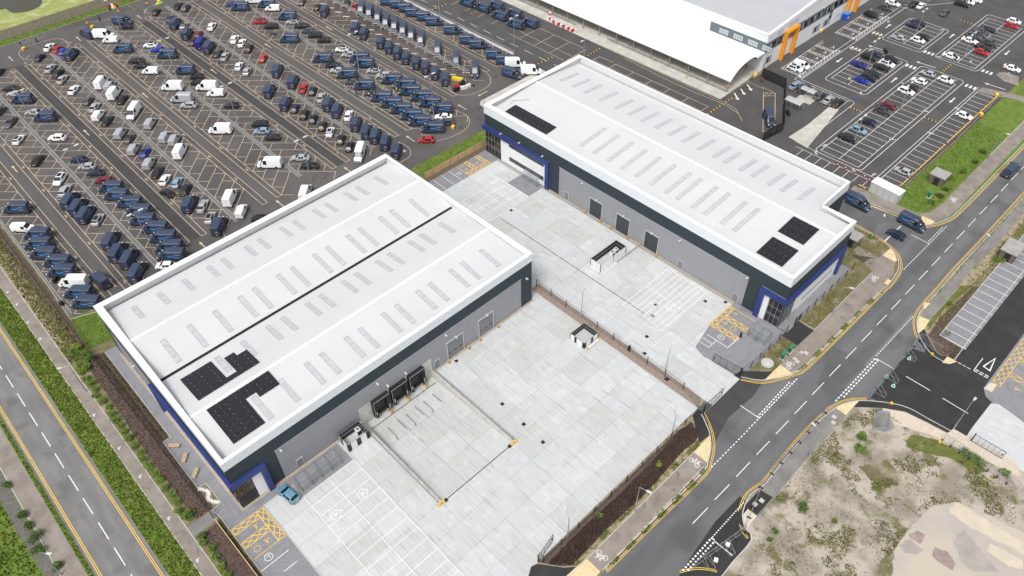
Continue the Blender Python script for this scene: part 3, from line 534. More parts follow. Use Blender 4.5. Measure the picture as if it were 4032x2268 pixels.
for k, (a, b) in enumerate(AISLES):
    for x in (a + .64, b - .64):
        for j in range(8): walker(cr, x, 150 + 13.2 * j + (x * 7) % 5, pi / 2 if j % 2 else -pi / 2)
cr.obj('bay_markings', M['cream'], kind='structure')
# drainage channels between the back-to-back rows
dc = MB()
for x, y0, y1 in ((25.85, 136, 250), (45.45, 138, 247.3), (64.65, 142, 252), (84.25, 139, 251.5), (103.25, 138, 256), (6.9, 136, 262)):
    dc.strip((x, y0), (x, y1), .85, .028)
dc.obj('drain_channels', M['drain_conc'], kind='structure')
dc = MB()
for x, y0, y1 in ((25.85, 136, 250), (45.45, 138, 247.3), (64.65, 142, 252), (84.25, 139, 251.5), (103.25, 138, 256), (6.9, 136, 262)):
    for e in (-.45, .45): dc.strip((x + e, y0), (x + e, y1), .09, .044)
dc.obj('channel_edging', M['kerb'], kind='structure')
# service road markings beside the canopy
for y in range(96, 250, 6): wl.strip(((145.54,148.10)[0], y), ((145.54,148.10)[0], y + 3.4), .13, .013)
c2 = MB()
xs0 = (149.91,153.59)[0]; xs1 = (158.47,153.87)[0]
for a, b in (((163.67,173.28), (162.80,90.53)), ((149.48,158.51), (149.20,134.41))): c2.strip(a, b, .11, .013)
c2.strip((158.47,153.87), (158.57,135.63), .11, .013); c2.strip((152.58,153.54), (152.70,134.94), .11, .013); c2.strip((153.72,162.92), (152.58,153.54), .11, .013)
for a, b in (((149.91,153.59), (158.23,153.84)), ((149.68,147.29), (158.24,147.57)), ((149.65,140.95), (158.08,141.12)), ((149.82,134.60), (158.54,134.82)), ((155.27,129.20), (158.08,129.03)), ((155.17,122.75), (158.13,122.90)), ((155.24,116.46), (158.05,116.29)), ((155.01,109.94), (158.06,109.96)), ((155.07,103.68), (158.12,103.69)), ((155.03,97.37), (158.02,97.34)), ((155.17,91.07), (158.20,91.05)),
             ((158.08,129.03), (158.31,124.16)), ((158.05,122.82), (158.20,91.05)), ((155.27,129.20), (155.17,91.07)), ((149.93,185.39), (153.60,185.71)), ((150.25,179.03), (154.33,179.33)), ((149.77,166.50), (153.30,166.67)), ((150.12,172.80), (153.93,173.27))): c2.strip(a, b, .12, .014)
c2.poly(smooth_line([(162.80,90.53),(162.62,87.59),(162.09,85.07),(160.35,82.82),(158.55,80.70)], 4), .11, .014); c2.poly(smooth_line([(162.42,123.38),(161.39,104.19),(161.93,88.98),(161.37,85.80),(160.87,83.62)], 4), .11, .014)
c2.poly([(158.22,74.33),(160.50,72.34),(176.27,82.16),(174.26,84.56)], .14, .014, 0, True); c2.poly([(172.76,83.59),(175.10,81.57)], .12, .014); c2.strip((172.76,83.59), (174.88,83.57), .1, .014); c2.strip((173.72,82.83), (175.84,82.81), .1, .014); c2.strip((176.59,86.54), (176.39,82.39), .11, .014)
c2.strip((176.08,90.74), (176.09,85.59), .11, .014)
c2.obj('service_markings', M['cream'], kind='structure')
# speed humps: alternating yellow and black pads
hp = MB()
def hump(a, b, n):
    for k in range(n):
        t0 = (k + .1) / n; t1 = (k + .8) / n; p = (a[0] + (b[0] - a[0]) * t0, a[1] + (b[1] - a[1]) * t0); q = (a[0] + (b[0] - a[0]) * t1, a[1] + (b[1] - a[1]) * t1); hp.strip(p, q, .42, .05, k % 2)
for a, b, n in (((142.43,138.91), (148.37,138.53), 9), ((156.01,131.96), (161.92,132.21), 9), ((163.43,132.37), (166.89,132.28), 5), ((154.90,89.00), (162.22,89.03), 11), ((163.20,89.08), (166.82,88.91), 6), ((75.89,260.56), (75.88,256.50), 7), ((143.21,187.27), (149.04,186.81), 9), ((150.19,176.14), (153.56,176.12), 6),
                ((226.17,80.41), (226.11,76.93), 7), ((213.17,80.69), (212.78,76.91), 7), ((217.51,55.39), (224.00,55.37), 9), ((252.21,65.14), (252.14,61.50), 7), ((183.86,64.37), (183.88,61.32), 7), ((192.85,48.61), (193.07,45.46), 7)): hump(a, b, n)
hp.obj('speed_humps', [M['yellow'], M['rubber']], kind='structure')

# ---- white markings: right car park
def loop(b, x0, x1, y0, y1, r=1.2):
    pts = []
    for cx, cy, a0 in ((x1 - r, y1 - r, 0), (x0 + r, y1 - r, 90), (x0 + r, y0 + r, 180), (x1 - r, y0 + r, 270)): pts += [(cx + r * cos(radians(a0 + t)), cy + r * sin(radians(a0 + t))) for t in (0, 30, 60, 90)]
    b.poly(pts, .13, .013, 0, True)
def dbl(b, x0, x1, yc, half, pitch):
    b.poly(rect(x0, x1, yc - half, yc + half), .12, .014, 0, True); b.strip((x0, yc), (x1, yc), .12, .014)
    n = round((x1 - x0) / pitch)
    for k in range(1, n): x = x0 + (x1 - x0) * k / n; b.strip((x, yc - half), (x, yc + half), .11, .014)
for x0, x1, yc, lx0, lx1 in ((161.3, 214.3, 54.9, 160.1, 217.7), (194.0, 215.6, 70.6, 192.0, 217.1), (226.2, 241.7, 70.6, 224.5, 243.6), (226.3, 259.4, 54.7, 225.0, 262.0)):
    dbl(wl, x0, x1, yc, 4.95, 2.45); loop(wl, lx0, lx1, yc - 6.1, yc + 6.1)
wl.poly([(160.1, 44.9), (217, 44.9)], .12, .014); wl.poly([(158.6, 44.0), (215.2, 44.2)], .12, .014); wl.poly([(215.2, 44.2), (214.6, 39.6)], .12, .014)
for k in range(23): x = 160.3 + 2.45 * k; wl.strip((x, 44.1), (x, 39.7), .11, .014)
wl.poly([(158.4, 45.5), (158.4, 65)], .12, .014); wl.poly([(160.1, 44.9), (160.1, 64.6), (186.3, 64.6), (187.2, 65.4), (187.4, 81.0), (249, 81.0), (272, 65.3)], .13, .014); wl.poly([(186.4, 65.8), (186.3, 82.4), (249.2, 82.5)], .12, .014)
for k in range(8): y = 63.0 - 2.46 * k; wl.strip((158.4, y), (155.0, y), .11, .014)
for k in range(7): y = 80.9 - 2.42 * k; wl.strip((181.0, y), (186.3, y), .11, .014)
wl.strip((181, 66.3), (181, 81), .1, .014)
for k in range(6): wl.strip(((248.23,77.32)[0] + 2.6 * k, (247.17,77.45)[1]), ((248.23,77.32)[0] + 2.6 * k, (247.17,77.45)[1] + 4.8), .11, .014)
def hatch(b, x0, x1, y0, y1, st, w_, z, mi=0, ang=.55):
    """crossed diagonal hatching clipped to a rectangle"""
    b.poly(rect(x0, x1, y0, y1), w_, z, mi, True); W_, H_ = x1 - x0, y1 - y0; dx, dy = (cos(pi / 2 - ang), sin(pi / 2 - ang)) if H_ > W_ else (cos(ang), sin(ang))
    for sg in (1, -1):
        t = -(abs(W_) + abs(H_)) * 2
        while t < (W_ + H_) * 2:
            t += st; nx, ny = -dy, dx * sg; ox, oy = (x0 + x1) / 2 + nx * t, (y0 + y1) / 2 + ny * t; lo_, hi_ = -1e9, 1e9
            for o, d, a, c in ((ox, dx, x0, x1), (oy, dy * sg, y0, y1)):
                if abs(d) < 1e-6:
                    if not a < o < c: lo_, hi_ = 1, 0
                    continue
                u, v = (a - o) / d, (c - o) / d; lo_ = max(lo_, min(u, v)); hi_ = min(hi_, max(u, v))
            if hi_ - lo_ > .1: b.strip((ox + dx * lo_, oy + dy * sg * lo_), (ox + dx * hi_, oy + dy * sg * hi_), w_, z, mi)
def chair(b, x, y, a, s, z, w_=.1, mi=0):
    f = lambda u, v: (x + s * (u * cos(a) - v * sin(a)), y + s * (u * sin(a) + v * cos(a)))
    b.poly([f(.45 * cos(t) - .05, .45 * sin(t)) for t in [k * .35 - 2.6 for k in range(14)]], w_, z, mi); b.poly([f(.1, .75), f(.05, .1), f(.5, -.1), f(.75, -.5)], w_, z, mi); b.disc(*f(.12, .95), .14 * s, z, mi, 8)
wz = .014
for x0, n in ((188.6, 5), (218.2, 5)):
    for k in range(n):
        x = x0 + 4.55 * k + .2; hatch(wl, x, x + 1.2, 82.6, 88.1, .75, .10, wz); chair(wl, x + 2.9, 84.2, -pi / 2, .95, wz + .001, .11)
    hatch(wl, x0 + .2, x0 + 4.55 * n - 1.9, 81.0 + .35, 82.6, .85, .09, wz)
    wl.strip((x0, 88.15), (x0 + 4.55 * n, 88.15), .12, wz)
for x, y in ((226.5, 78.9), (226.0, 62.8), (226.8, 46.6), (213.6, 78.9), (215.0, 62.9), (215.9, 46.5)):
    for k in range(3): wl.strip((x - .8, y + 1.1 - 1.1 * k), (x + .8, y + 1.1 - 1.1 * k), .55, .015)
for q, a in (((233.38,78.90), 0), ((204.39,78.94), 180), ((205.00,62.83), 0), ((205.97,47.10), 180), ((240.57,62.58), 0), ((241.65,47.02), 180)): arrow(wl, q[0], q[1], radians(a), 3.4, .015, .3, 1.0)
for q in ((218.30,74.61), (219.00,60.46), (220.74,42.05)): arrow(wl, q[0], q[1], radians(95), 5.5, .015, .22, .9)
for a, b in (((174.89,90.10), (172.91,87.37)), ((171.71,90.03), (169.81,87.50)), ((168.79,90.11), (166.40,87.23))): arrow(wl, (a[0] + b[0]) / 2, (a[1] + b[1]) / 2, atan2(b[1] - a[1], b[0] - a[0]), hypot(b[0] - a[0], b[1] - a[1]), .015, .35, 1.2)
for x, y in ((188.6, 82.0), (213, 80.2), (236, 80.2), (192.6, 66), (216.6, 75.4), (164, 60.2), (178, 49.6), (205, 60.3), (216.5, 51), (161, 46), (187, 44.5), (203, 44.6), (242.8, 66), (242.9, 75.5), (225.6, 60), (261, 53), (159.3, 60), (159.3, 50), (196, 49.4)): walker(wl, x, y, (x * 3.1) % 6.28, 1.0, .015, .12)
for a, b in (((161, 39.55), (186, 39.55)), ((186, 39.55), (216, 39.4))):
    n = int(abs(b[0] - a[0]) / 1.15)
    for k in range(n): yl.strip((a[0] + 1.15 * k, a[1]), (a[0] + 1.15 * k + .85, a[1]), .28, .016)
for k in range(4): yl.strip((155.2, 46.6 - 1.0 * k), (155.2, 46.6 - 1.0 * k - .75), .3, .016)
for k in range(5): x = 190.6 + 4.55 * k; yl.strip((x, 87.4), (x + 1.6, 87.4), .16, .016); yl.strip((x + 29.6, 87.4), (x + 31.2, 87.4), .16, .016)
# ---- street markings
for k in range(-2, 32):
    x = (70.27,22.69)[0] + 5.86 * k
    wl.strip((x, 22.45), (x + 3.9, 22.4), .13, .010)
def dashes(b, a, c, n, wd, z, fill=.55):
    for k in range(n):
        t0 = k / n; t1 = (k + fill) / n; b.strip((a[0] + (c[0] - a[0]) * t0, a[1] + (c[1] - a[1]) * t0), (a[0] + (c[0] - a[0]) * t1, a[1] + (c[1] - a[1]) * t1), wd, z)
dashes(wl, (68.82,26.30), (79.49,26.19), 14, .17, .010); dashes(wl, (79.58,26.25), (83.61,26.24), 5, .17, .010)
dashes(wl, (82.65,26.61), (93.63,26.76), 15, .24, .010); dashes(wl, (83.61,26.24), (95.26,26.25), 16, .24, .010); wl.strip((82.69,30.04), (82.76,26.07), .14, .010)
dashes(wl, (124.23,18.63), (109.65,18.80), 20, .16, .010); dashes(wl, (109.15,18.64), (94.98,18.85), 17, .26, .010); dashes(wl, (109.38,18.08), (96.74,18.31), 15, .26, .010); wl.strip((109.45,18.51), (109.42,15.05), .14, .010)
wl.strip((108.96,18.83), (109.49,18.14), .2, .010)
dashes(wl, (154.93,25.80), (135.17,26.00), 26, .16, .010); dashes(wl, (154.00,26.26), (147.08,26.34), 9, .16, .010); wl.strip((146.86,29.95), (146.85,25.91), .13, .010)
wl.poly([(150.00,40.58),(150.69,34.53)], .12, .010); wl.poly([(140.73,32.92),(148.14,32.82)], .22, .010)
dashes(wl, (67.26,18.97), (58.59,19.00), 17, .17, .012); dashes(wl, (58.35,19.01), (51.13,18.96), 12, .3, .012); dashes(wl, (58.33,18.36), (51.65,18.45), 11, .3, .012); wl.strip((58.58,18.45), (58.65,15.19), .16, .012); wl.poly([(58.60,19.10),(58.77,18.49)], .2, .012)
wl.strip((109.36,12.77), (109.33,8.28), .14, .012); wl.strip((109.26,6.02), (109.19,1.48), .14, .012)
wl.strip((123.33,4.82), (119.49,4.82), .13, .012); wl.poly([(121.49,3.96),(124.88,3.22),(121.28,2.73)], .24, .012, 0, True)
dashes(wl, (119.11,7.63), (119.17,5.13), 3, .13, .012, .75); dashes(wl, (119.31,4.83), (119.34,2.11), 3, .2, .012, .75); dashes(wl, (119.79,4.68), (119.80,2.12), 3, .2, .012, .75)
for k in range(10): x = 123.2 + 2.42 * k; wl.strip((x, 7.95), (x, 12.8), .12, .122)
for k in range(10, 16): x = 123.2 + 2.42 * k; wl.strip((x, 7.95), (x, 12.8), .12, .122)
for k in range(16): y = 62.7 + 6.0 * k + .9; wl.strip((-7.75, (-7.81,105.50)[1] + 5.87 * (k - 5)), (-7.75, (-7.81,105.50)[1] + 5.87 * (k - 5) - 3.95), .15, .010)
for x in (-11.25, -10.98, -4.62, -4.35): yl.strip((x, 20), (x, 330), .115, .010)
def cyclesym(b, x, y, a, s=1.0, z=.125, w_=.09):
    f = lambda u, v: (x + s * (u * cos(a) - v * sin(a)), y + s * (u * sin(a) + v * cos(a)))
    for c in (-.5, .5): b.poly([f(c + .3 * cos(k * pi / 5), .3 * sin(k * pi / 5)) for k in range(10)], w_, z, 0, True)
    b.poly([f(-.5, 0), f(-.12, .5), f(.35, .5), f(0, 0), f(-.5, 0)], w_, z + .001); b.poly([f(.5, 0), f(.3, .72), f(.48, .78)], w_, z + .001); b.poly([f(0, 0), f(-.2, .65), f(-.32, .66)], w_, z + .001); b.poly([f(-.28, .66), f(-.05, .66)], w_, z + .002)
for q, a in (((44.65,28.86), 1.6), ((67.52,28.75), -1.7), ((96.72,28.66), 0), ((128.57,28.69), 0), ((165.00,28.44), 0.1)): cyclesym(wl, q[0], q[1], a, 1.25)
for q in ((0.56,98.62), (0.70,90.92), (0.60,80.55), (0.52,71.02), (0.30,151.10), (0.41,146.21), (0.19,139.56), (0.26,133.42), (0.33,108.40)): cyclesym(wl, q[0], q[1], 1.0, .45, .125, .06)
# near yard lorry/car bay grid
x0, x1, x2 = (17.72,68.77)[0], (27.52,68.82)[0], 0
def seg(a, b, wd=.10, z=.044): wl.strip(a, b, wd, z)
A0, A1, A2 = (17.76,68.85), (22.65,68.72), (27.53,68.76)
seg(A0, A2)
gx0, gx1, gx2 = 17.83, 22.2, 27.0
gx1 = (22.65,68.72)[0]
for gx in (gx0, gx1, 27.6): seg((gx, 68.9), (gx, 38))
for k in range(14):
    y = 68.9 - 2.42 * k
    if y < 38: break
    seg((gx0, y), (27.6, y))
for q in ((24.99,62.73), (19.82,62.65)):
    pts = [(q[0] + .95 * (1 + .18 * cos(5 * t)) * cos(t) * .9, q[1] + .75 * (1 + .18 * cos(5 * t)) * sin(t)) for t in [k * pi / 15 for k in range(30)]]
    wl.poly(pts, .11, .046, 0, True); wl.strip((q[0] - .35, q[1] - .25), (q[0] + .35, q[1] + .3), .16, .046); wl.strip((q[0] - .3, q[1] + .25), (q[0] + .2, q[1] - .35), .12, .047)
# far yard grid (two blocks)
def grid(xa, xb, xc, ya, yb, n, z=.044):
    for x in (xa, xb, xc): wl.strip((x, ya), (x, yb), .12, z)
    for k in range(n + 1): y = ya + (yb - ya) * k / n; wl.strip((xa, y), (xc, y), .12, z)
q1, q2, q3, q4 = (85.56,107.29), (85.45,97.69), (97.65,107.39), (100.24,98.13)
grid(q1[0], (q1[0] + q3[0]) / 2, q3[0], q2[1], q1[1], 4)
r1, r2, r3 = (86.75,60.36), (86.74,50.63), (101.38,60.30)
wl.poly([r1, r2, (r3[0], r2[1]), (r3[0], r1[1] if r1[1] > r3[1] else r3[1]), (r1[0], r3[1])], .12, .044, 0, True)
for k in range(1, 8): y = r2[1] + (r3[1] - r2[1]) * k / 8; wl.strip((r1[0], y), (r3[0], y), .12, .045)
wl.strip(((r1[0] + r3[0]) / 2, r2[1]), ((r1[0] + r3[0]) / 2, r3[1]), .12, .046)
for q in ((92.84,53.09), (93.98,105.09)):
    wl.poly([(q[0] + .9 * (1 + .18 * cos(5 * t)) * cos(t), q[1] + .75 * (1 + .18 * cos(5 * t)) * sin(t)) for t in [k * pi / 15 for k in range(30)]], .11, .047, 0, True); wl.strip((q[0] - .3, q[1] - .25), (q[0] + .3, q[1] + .3), .16, .047)
# bays on block paving
for a, b in (((86.24,118.16), (86.07,113.29)), ((88.73,118.27), (88.54,113.31)), ((91.16,118.32), (90.98,113.28))): wl.strip(a, b, .11, .040)
wl.poly([(92.17,43.99),(92.21,41.76),(92.15,39.27),(95.79,39.11)], .12, .042); wl.poly([(89.65,43.99),(89.70,41.77),(92.13,41.77)], .11, .042); wl.poly([(90.93,44.01),(90.93,41.75)], .11, .042)
wl.ring(*(93.44,41.61), .62, .10, .042); wl.ring(*(92.24,115.85), .55, .09, .042); wl.ring(*(8.47,64.02), .62, .10, .042)
for q in ((93.44,41.61), (92.24,115.85), (8.47,64.02)): wl.poly([(q[0] - .25, q[1] + .2), (q[0] + .2, q[1] + .25), (q[0] + .1, q[1] - .3)], .09, .042)
for a, b in (((6.47,62.82), (11.21,62.87)), ((8.82,60.44), (11.22,60.42))): wl.strip(a, b, .12, .040)
wl.obj('white_markings', M['wline'], kind='structure')
# yellow hatched accessible bays
hx0, hx1, hy0, hy1 = 6.6, 12.05, 0, 0
ya0 = (12.29,71.92)[1]; ya1 = (12.18,65.24)[1]
z = .040
hatch(yl, 10.95, 12.2, ya1, ya0, .85, .13, z)
hatch(yl, 6.6, 11.0, ya0 - 1.25, ya0, .85, .13, z, 0, .6); hatch(yl, 6.6, 11.0, (ya0 + ya1) / 2 - .95, (ya0 + ya1) / 2 + .3, .85, .13, z, 0, .6)
yl.poly([(6.6, ya1), (12.1, ya1)], .1, z)
for q, a in (((9.81,69.86), 0), ((9.78,66.46), 0)): chair(yl, q[0], q[1], pi * .9, .65, z + .002, .10)
yl.ring(*(7.92,66.39), .5, .09, z + .002)
hatch(yl, 94.5, 101.4, 44.1, 45.3, .85, .13, z, 0, .6); hatch(yl, 97.95, 99.05, 39.3, 44.1, .85, .13, z); hatch(yl, 94.6, 95.75, 39.3, 44.1, .85, .13, z)
yl.strip((101.5, 39.3), (101.5, 45.3), .13, z)
for q in ((100.38,43.13), (96.92,43.14)): chair(yl, q[0], q[1], 0, .6, z + .002, .10)
yl.ring(*(96.93,41.29), .55, .09, z + .002)
t1, t2, t3, t4 = (99.43,119.73), (100.53,113.41), (93.59,113.38), (93.55,118.17)
hatch(yl, 93.5, 100.5, 113.45, 114.7, .85, .13, z, 0, .6); hatch(yl, 99.4, 100.4, 114.7, 118.2, .85, .13, z); hatch(yl, 95.8, 96.9, 114.7, 118.2, .85, .13, z)
yl.poly([(93.5, 114.7), (93.5, 118.2)], .13, z)
for q in ((98.16,115.79), (94.63,115.79)): chair(yl, q[0], q[1], pi / 2, .55, z + .002, .09)
yl.ring(*(94.60,117.56), .45, .08, z + .002)
# accessible bays right-hand new car park
e0 = (119.05,1.29); hatch(yl, e0[0] - .2, e0[0] + 22, e0[1] - 1.3, e0[1] + .15, .9, .10, .02)
for k in range(4): hatch(yl, e0[0] + 3.2 + 4.8 * k, e0[0] + 4.5 + 4.8 * k, e0[1] - 6.3, e0[1] - 1.3, .9, .10, .02); chair(yl, e0[0] + 1.6 + 4.8 * k, e0[1] - 3.6, pi, .7, .024, .1)
yl.obj('yellow_markings', M['yline'], kind='structure')
sheet('bay_paving', [(114.6, -40), (114.2, -1.2), (115.0, .9), (116.6, 1.9), (330, 1.9), (330, -40)], .012, M['block'])
sheet('tactile_paving', [(118.57,1.62),(116.50,1.81),(116.72,0.52),(119.05,0.52)], .018, mat('pale_tactile', (.58, .52, .42), .9))
block('new_yard', [(114.12,-0.37), (106.40,-0.22), (104.39,-0.32), (103.85,-1.30), (103.56,-8.68), (103.89,-13.52), (113.34,-10.13), (114.88,-1.41)], -.05, .05, concs[2], M['kerb'])
# ================================================================ WAREHOUSES
def quad(b, p, q, r_, s, mi=0): return b.face([p, q, r_, s], mi)
def bandwall(b, axis, c, a0, a1, z0, z1, th, out, mi=0):
    """thin cladding panel on a wall: axis 'x' = wall runs along x at y=c, axis 'y' = wall runs along y at x=c; out = outward sign"""
    lo_, hi_ = sorted((c, c + out * th))
    if axis == 'x': b.box(a0, a1, lo_, hi_, z0, z1, mi)
    else: b.box(lo_, hi_, a0, a1, z0, z1, mi)
    return b
class Facade:
    def __init__(s, root, axis, c, out): s.r, s.ax, s.c, s.o = root, axis, c, out
    def panel(s, name, a0, a1, z0, z1, m, th=.06, off=0, label=None, parent=None):
        o = bandwall(MB(), s.ax, s.c + s.o * off, a0, a1, z0, z1, th, s.o).obj(name, m, parent or s.r)
        if label: o['label'] = label
        return o
    def shutter(s, a0, a1, z1, m, slots=True, label=None):
        """sectional door: recessed leaf, frame, small lights"""
        d = s.panel('door', a0, a1, .12, z1, m, .05, .012, label)
        b = MB()
        for x in (a0 - .16, a1): bandwall(b, s.ax, s.c, x, x + .16, .1, z1 + .16, .20, s.o)
        bandwall(b, s.ax, s.c, a0, a1, z1, z1 + .16, .20, s.o); b.obj('door_frame', M['trim'], d)
        b = MB()
        for k in range(1, 8): bandwall(b, s.ax, s.c + s.o * .062, a0, a1, .12 + (z1 - .12) * k / 8 - .012, .12 + (z1 - .12) * k / 8 + .012, .008, s.o)
        b.obj('panel_seam', M['frame'], d)
        for k in range(3):
            xx = a0 + (a1 - a0) * (k + .5) / 3
            bandwall(MB(), s.ax, s.c + s.o * .062, xx - .32, xx + .32, 1.45, 1.68, .02, s.o).obj('door_light', M['glass'], d)
    def door(s, a0, a1, z1=2.15):
        d = s.panel('personnel_door', a0, a1, .08, z1, M['doorgrey'], .04, .012); b = MB()
        for x in (a0 - .12, a1): bandwall(b, s.ax, s.c, x, x + .12, .05, z1 + .12, .14, s.o)
        bandwall(b, s.ax, s.c, a0, a1, z1, z1 + .12, .14, s.o); b.obj('door_frame', M['trim'], d)
        bandwall(MB(), s.ax, s.c + s.o * .055, a0 + .1, a0 + .2, 1.0, 1.12, .06, s.o).obj('handle', M['black'], d)
    def light(s, a, z):
        b = MB(); bandwall(b, s.ax, s.c + s.o * .05, a - .14, a + .14, z - .05, z + .16, .55, s.o); b.obj('wall_light', M['lamp'], s.r)
    def ribbon(s, a0, a1, z0, z1, n, pale=False, m=None):
        w_ = s.panel('window', a0, a1, z0, z1, M['frame'], .03, .035)
        for k in range(n):
            x0 = a0 + (a1 - a0) * k / n + .05; x1 = a0 + (a1 - a0) * (k + 1) / n - .05
            bandwall(MB(), s.ax, s.c + s.o * .067, x0, x1, z0 + .06, z1 - .06, .012, s.o).obj('pane', m or (M['pane_pale'] if pale else M['glass']), w_)
def parapet(root, ring_, z0, z1, th, capm, inm):
    """upstand following a rectilinear outline, each run one piece, with a flat capping"""
    pts = ring_ + ring_[:1]
    for (x0, y0), (x1, y1) in zip(pts, pts[1:]):
        dx, dy = (x1 > x0) - (x1 < x0), (y1 > y0) - (y1 < y0); nx, ny = -dy, dx     # inward normal for a counter-clockwise ring
        ax, bx = sorted((x0, x1)); ay, by = sorted((y0, y1))
        if dx: MB().box(ax + th, bx - th, min(y0, y0 + ny * th), max(y0, y0 + ny * th), z0, z1 - .06).obj('parapet', inm['x'], root)
        else: MB().box(min(x0, x0 + nx * th), max(x0, x0 + nx * th), ay, by, z0, z1 - .06).obj('parapet', inm['y'], root)
    MB_ = MB(); cap = [(p[0], p[1]) for p in ring_]; n = len(cap); innr = []
    for i in range(n):
        p, a, c = cap[i], cap[i - 1], cap[(i + 1) % n]
        d1 = ((p[0] > a[0]) - (p[0] < a[0]), (p[1] > a[1]) - (p[1] < a[1])); d2 = ((c[0] > p[0]) - (c[0] < p[0]), (c[1] > p[1]) - (c[1] < p[1]))
        n1 = (-d1[1], d1[0]); n2 = (-d2[1], d2[0]); innr.append((p[0] + (n1[0] + n2[0]) * (th + .12), p[1] + (n1[1] + n2[1]) * (th + .12)))
        cap[i] = (p[0] - (n1[0] + n2[0]) * .08, p[1] - (n1[1] + n2[1]) * .08)
    for i in range(n):
        j = (i + 1) % n
        quad(MB_, (*cap[i], z1), (*cap[j], z1), (*innr[j], z1), (*innr[i], z1)); quad(MB_, (*cap[i], z1 - .12), (*cap[j], z1 - .12), (*cap[j], z1), (*cap[i], z1)); quad(MB_, (*innr[j], z1 - .12), (*innr[i], z1 - .12), (*innr[i], z1), (*innr[j], z1))
        quad(MB_, (*cap[j], z1 - .12), (*cap[i], z1 - .12), (*innr[i], z1 - .12), (*innr[j], z1 - .12))
    MB_.obj('capping', M['cap'], root)
def skylight(root, x0, x1, y0, y1, zf, n=1, cross='y'):
    """raised glazed strip following the roof pitch; zf gives the roof height"""
    e = .10; b = MB()
    P_ = [(x0, y0), (x1, y0), (x1, y1), (x0, y1)]
    lo_ = [(x, y, zf(x, y) - .05) for x, y in P_]; hi_ = [(x, y, zf(x, y) + .06) for x, y in P_]
    for k in range(4): quad(b, lo_[k], lo_[(k + 1) % 4], hi_[(k + 1) % 4], hi_[k])
    fr = b; I = [(x0 + e, y0 + e), (x1 - e, y0 + e), (x1 - e, y1 - e), (x0 + e, y1 - e)]; hin = [(x, y, zf(x, y) + .06) for x, y in I]; lin = [(x, y, zf(x, y) + .025) for x, y in I]
    for k in range(4): quad(b, hi_[k], hi_[(k + 1) % 4], hin[(k + 1) % 4], hin[k]); quad(b, hin[k], hin[(k + 1) % 4], lin[(k + 1) % 4], lin[k])
    s_ = b.obj('skylight', M['skyframe'], root)
    for k in range(n):
        if cross == 'y': a0, a1 = y0 + e + (y1 - y0 - 2 * e) * k / n + .03, y0 + e + (y1 - y0 - 2 * e) * (k + 1) / n - .03; q = [(x0 + e, a0), (x1 - e, a0), (x1 - e, a1), (x0 + e, a1)]
        else: a0, a1 = x0 + e + (x1 - x0 - 2 * e) * k / n + .03, x0 + e + (x1 - x0 - 2 * e) * (k + 1) / n - .03; q = [(a0, y0 + e), (a1, y0 + e), (a1, y1 - e), (a0, y1 - e)]
        MB().face([(x, y, zf(x, y) + .045) for x, y in q]).obj('pane', M['skyl'], s_)
def solar(root, cells, mw, mh, zf):
    me = {}
    for x, y in cells:
        b = MB(); g_ = .02
        q = [(x + g_, y + g_), (x + mw - g_, y + g_), (x + mw - g_, y + mh - g_), (x + g_, y + mh - g_)]
        for k in range(4): (ax, ay), (bx, by) = q[k], q[(k + 1) % 4]; quad(b, (ax, ay, zf(ax, ay) + .08), (bx, by, zf(bx, by) + .08), (bx, by, zf(bx, by) + .15), (ax, ay, zf(ax, ay) + .15))
        b.face([(u, v, zf(u, v) + .15) for u, v in q]); o = b.obj('solar_panel', M['pv'], root)
        c = MB(); zz = zf(x + mw / 2, y) + .15; c.box(x + mw / 2 - .05, x + mw / 2 + .05, y - .04, y + .06, zz - .01, zz + .03); c.obj('clip', M['bracket'], o)

# ---------------------------------------------------------------- near warehouse (two low pitched spans with a valley gutter)
AX0, AX1, AY0, AY1, AZ = 10.0, 74.85, 74.05, 119.15, 12.75
wa = thing('warehouse', 'near white-roofed warehouse with twin pitched roof, black valley gutter and three dock doors', 'warehouse', (0, 0, 0))
VY, RN, RS, ZE, ZR = 96.65, 107.2, 85.35, 11.0, 12.35
def zA(x, y):
    if y >= RN: return ZR - (y - RN) / (118.6 - RN) * (ZR - ZE)
    if y >= VY: return ZE + (y - VY) / (RN - VY) * (ZR - ZE)
    if y >= RS: return ZR - (y - RS) / (VY - RS) * (ZR - ZE)
    return ZE + (y - 74.5) / (RS - 74.5) * (ZR - ZE)
b = MB(); b.box(AX0 + .02, AX1 - .02, AY0 + .02, AY1 - .02, -.05, 10.7); b.obj('wall', M['greyS'], wa)
for y0, y1 in ((74.42, RS), (RS, VY - .28), (VY + .28, RN), (RN, 118.35)):
    x0, x1 = AX0 + .4, AX1 - .4; k = MB().face([(x0, y0, zA(0, y0)), (x1, y0, zA(0, y0)), (x1, y1, zA(0, y1)), (x0, y1, zA(0, y1))]).obj('roof', M['roofA'], wa)
for y in (RN, RS):
    b = MB(); quad(b, (AX0 + .4, y - .28, zA(0, y - .28) + .02), (AX1 - .4, y - .28, zA(0, y - .28) + .02), (AX1 - .4, y, ZR + .05), (AX0 + .4, y, ZR + .05)); quad(b, (AX0 + .4, y, ZR + .05), (AX1 - .4, y, ZR + .05), (AX1 - .4, y + .28, zA(0, y + .28) + .02), (AX0 + .4, y + .28, zA(0, y + .28) + .02)); b.obj('ridge_capping', M['white'], wa)
b = MB(); b.box(AX0 + .4, AX1 - .4, VY - .28, VY + .28, ZE - .25, ZE - .15); b.box(AX0 + .4, AX1 - .4, VY - .30, VY - .28, ZE - .2, ZE + .08); b.box(AX0 + .4, AX1 - .4, VY + .28, VY + .30, ZE - .2, ZE + .08); b.obj('valley_gutter', M['gutter'], wa)
b = MB(); b.box(AX0 + .4, AX1 - .4, 118.35, 118.72, ZE - .3, ZE - .18); b.obj('eaves_gutter', M['gutter'], wa)
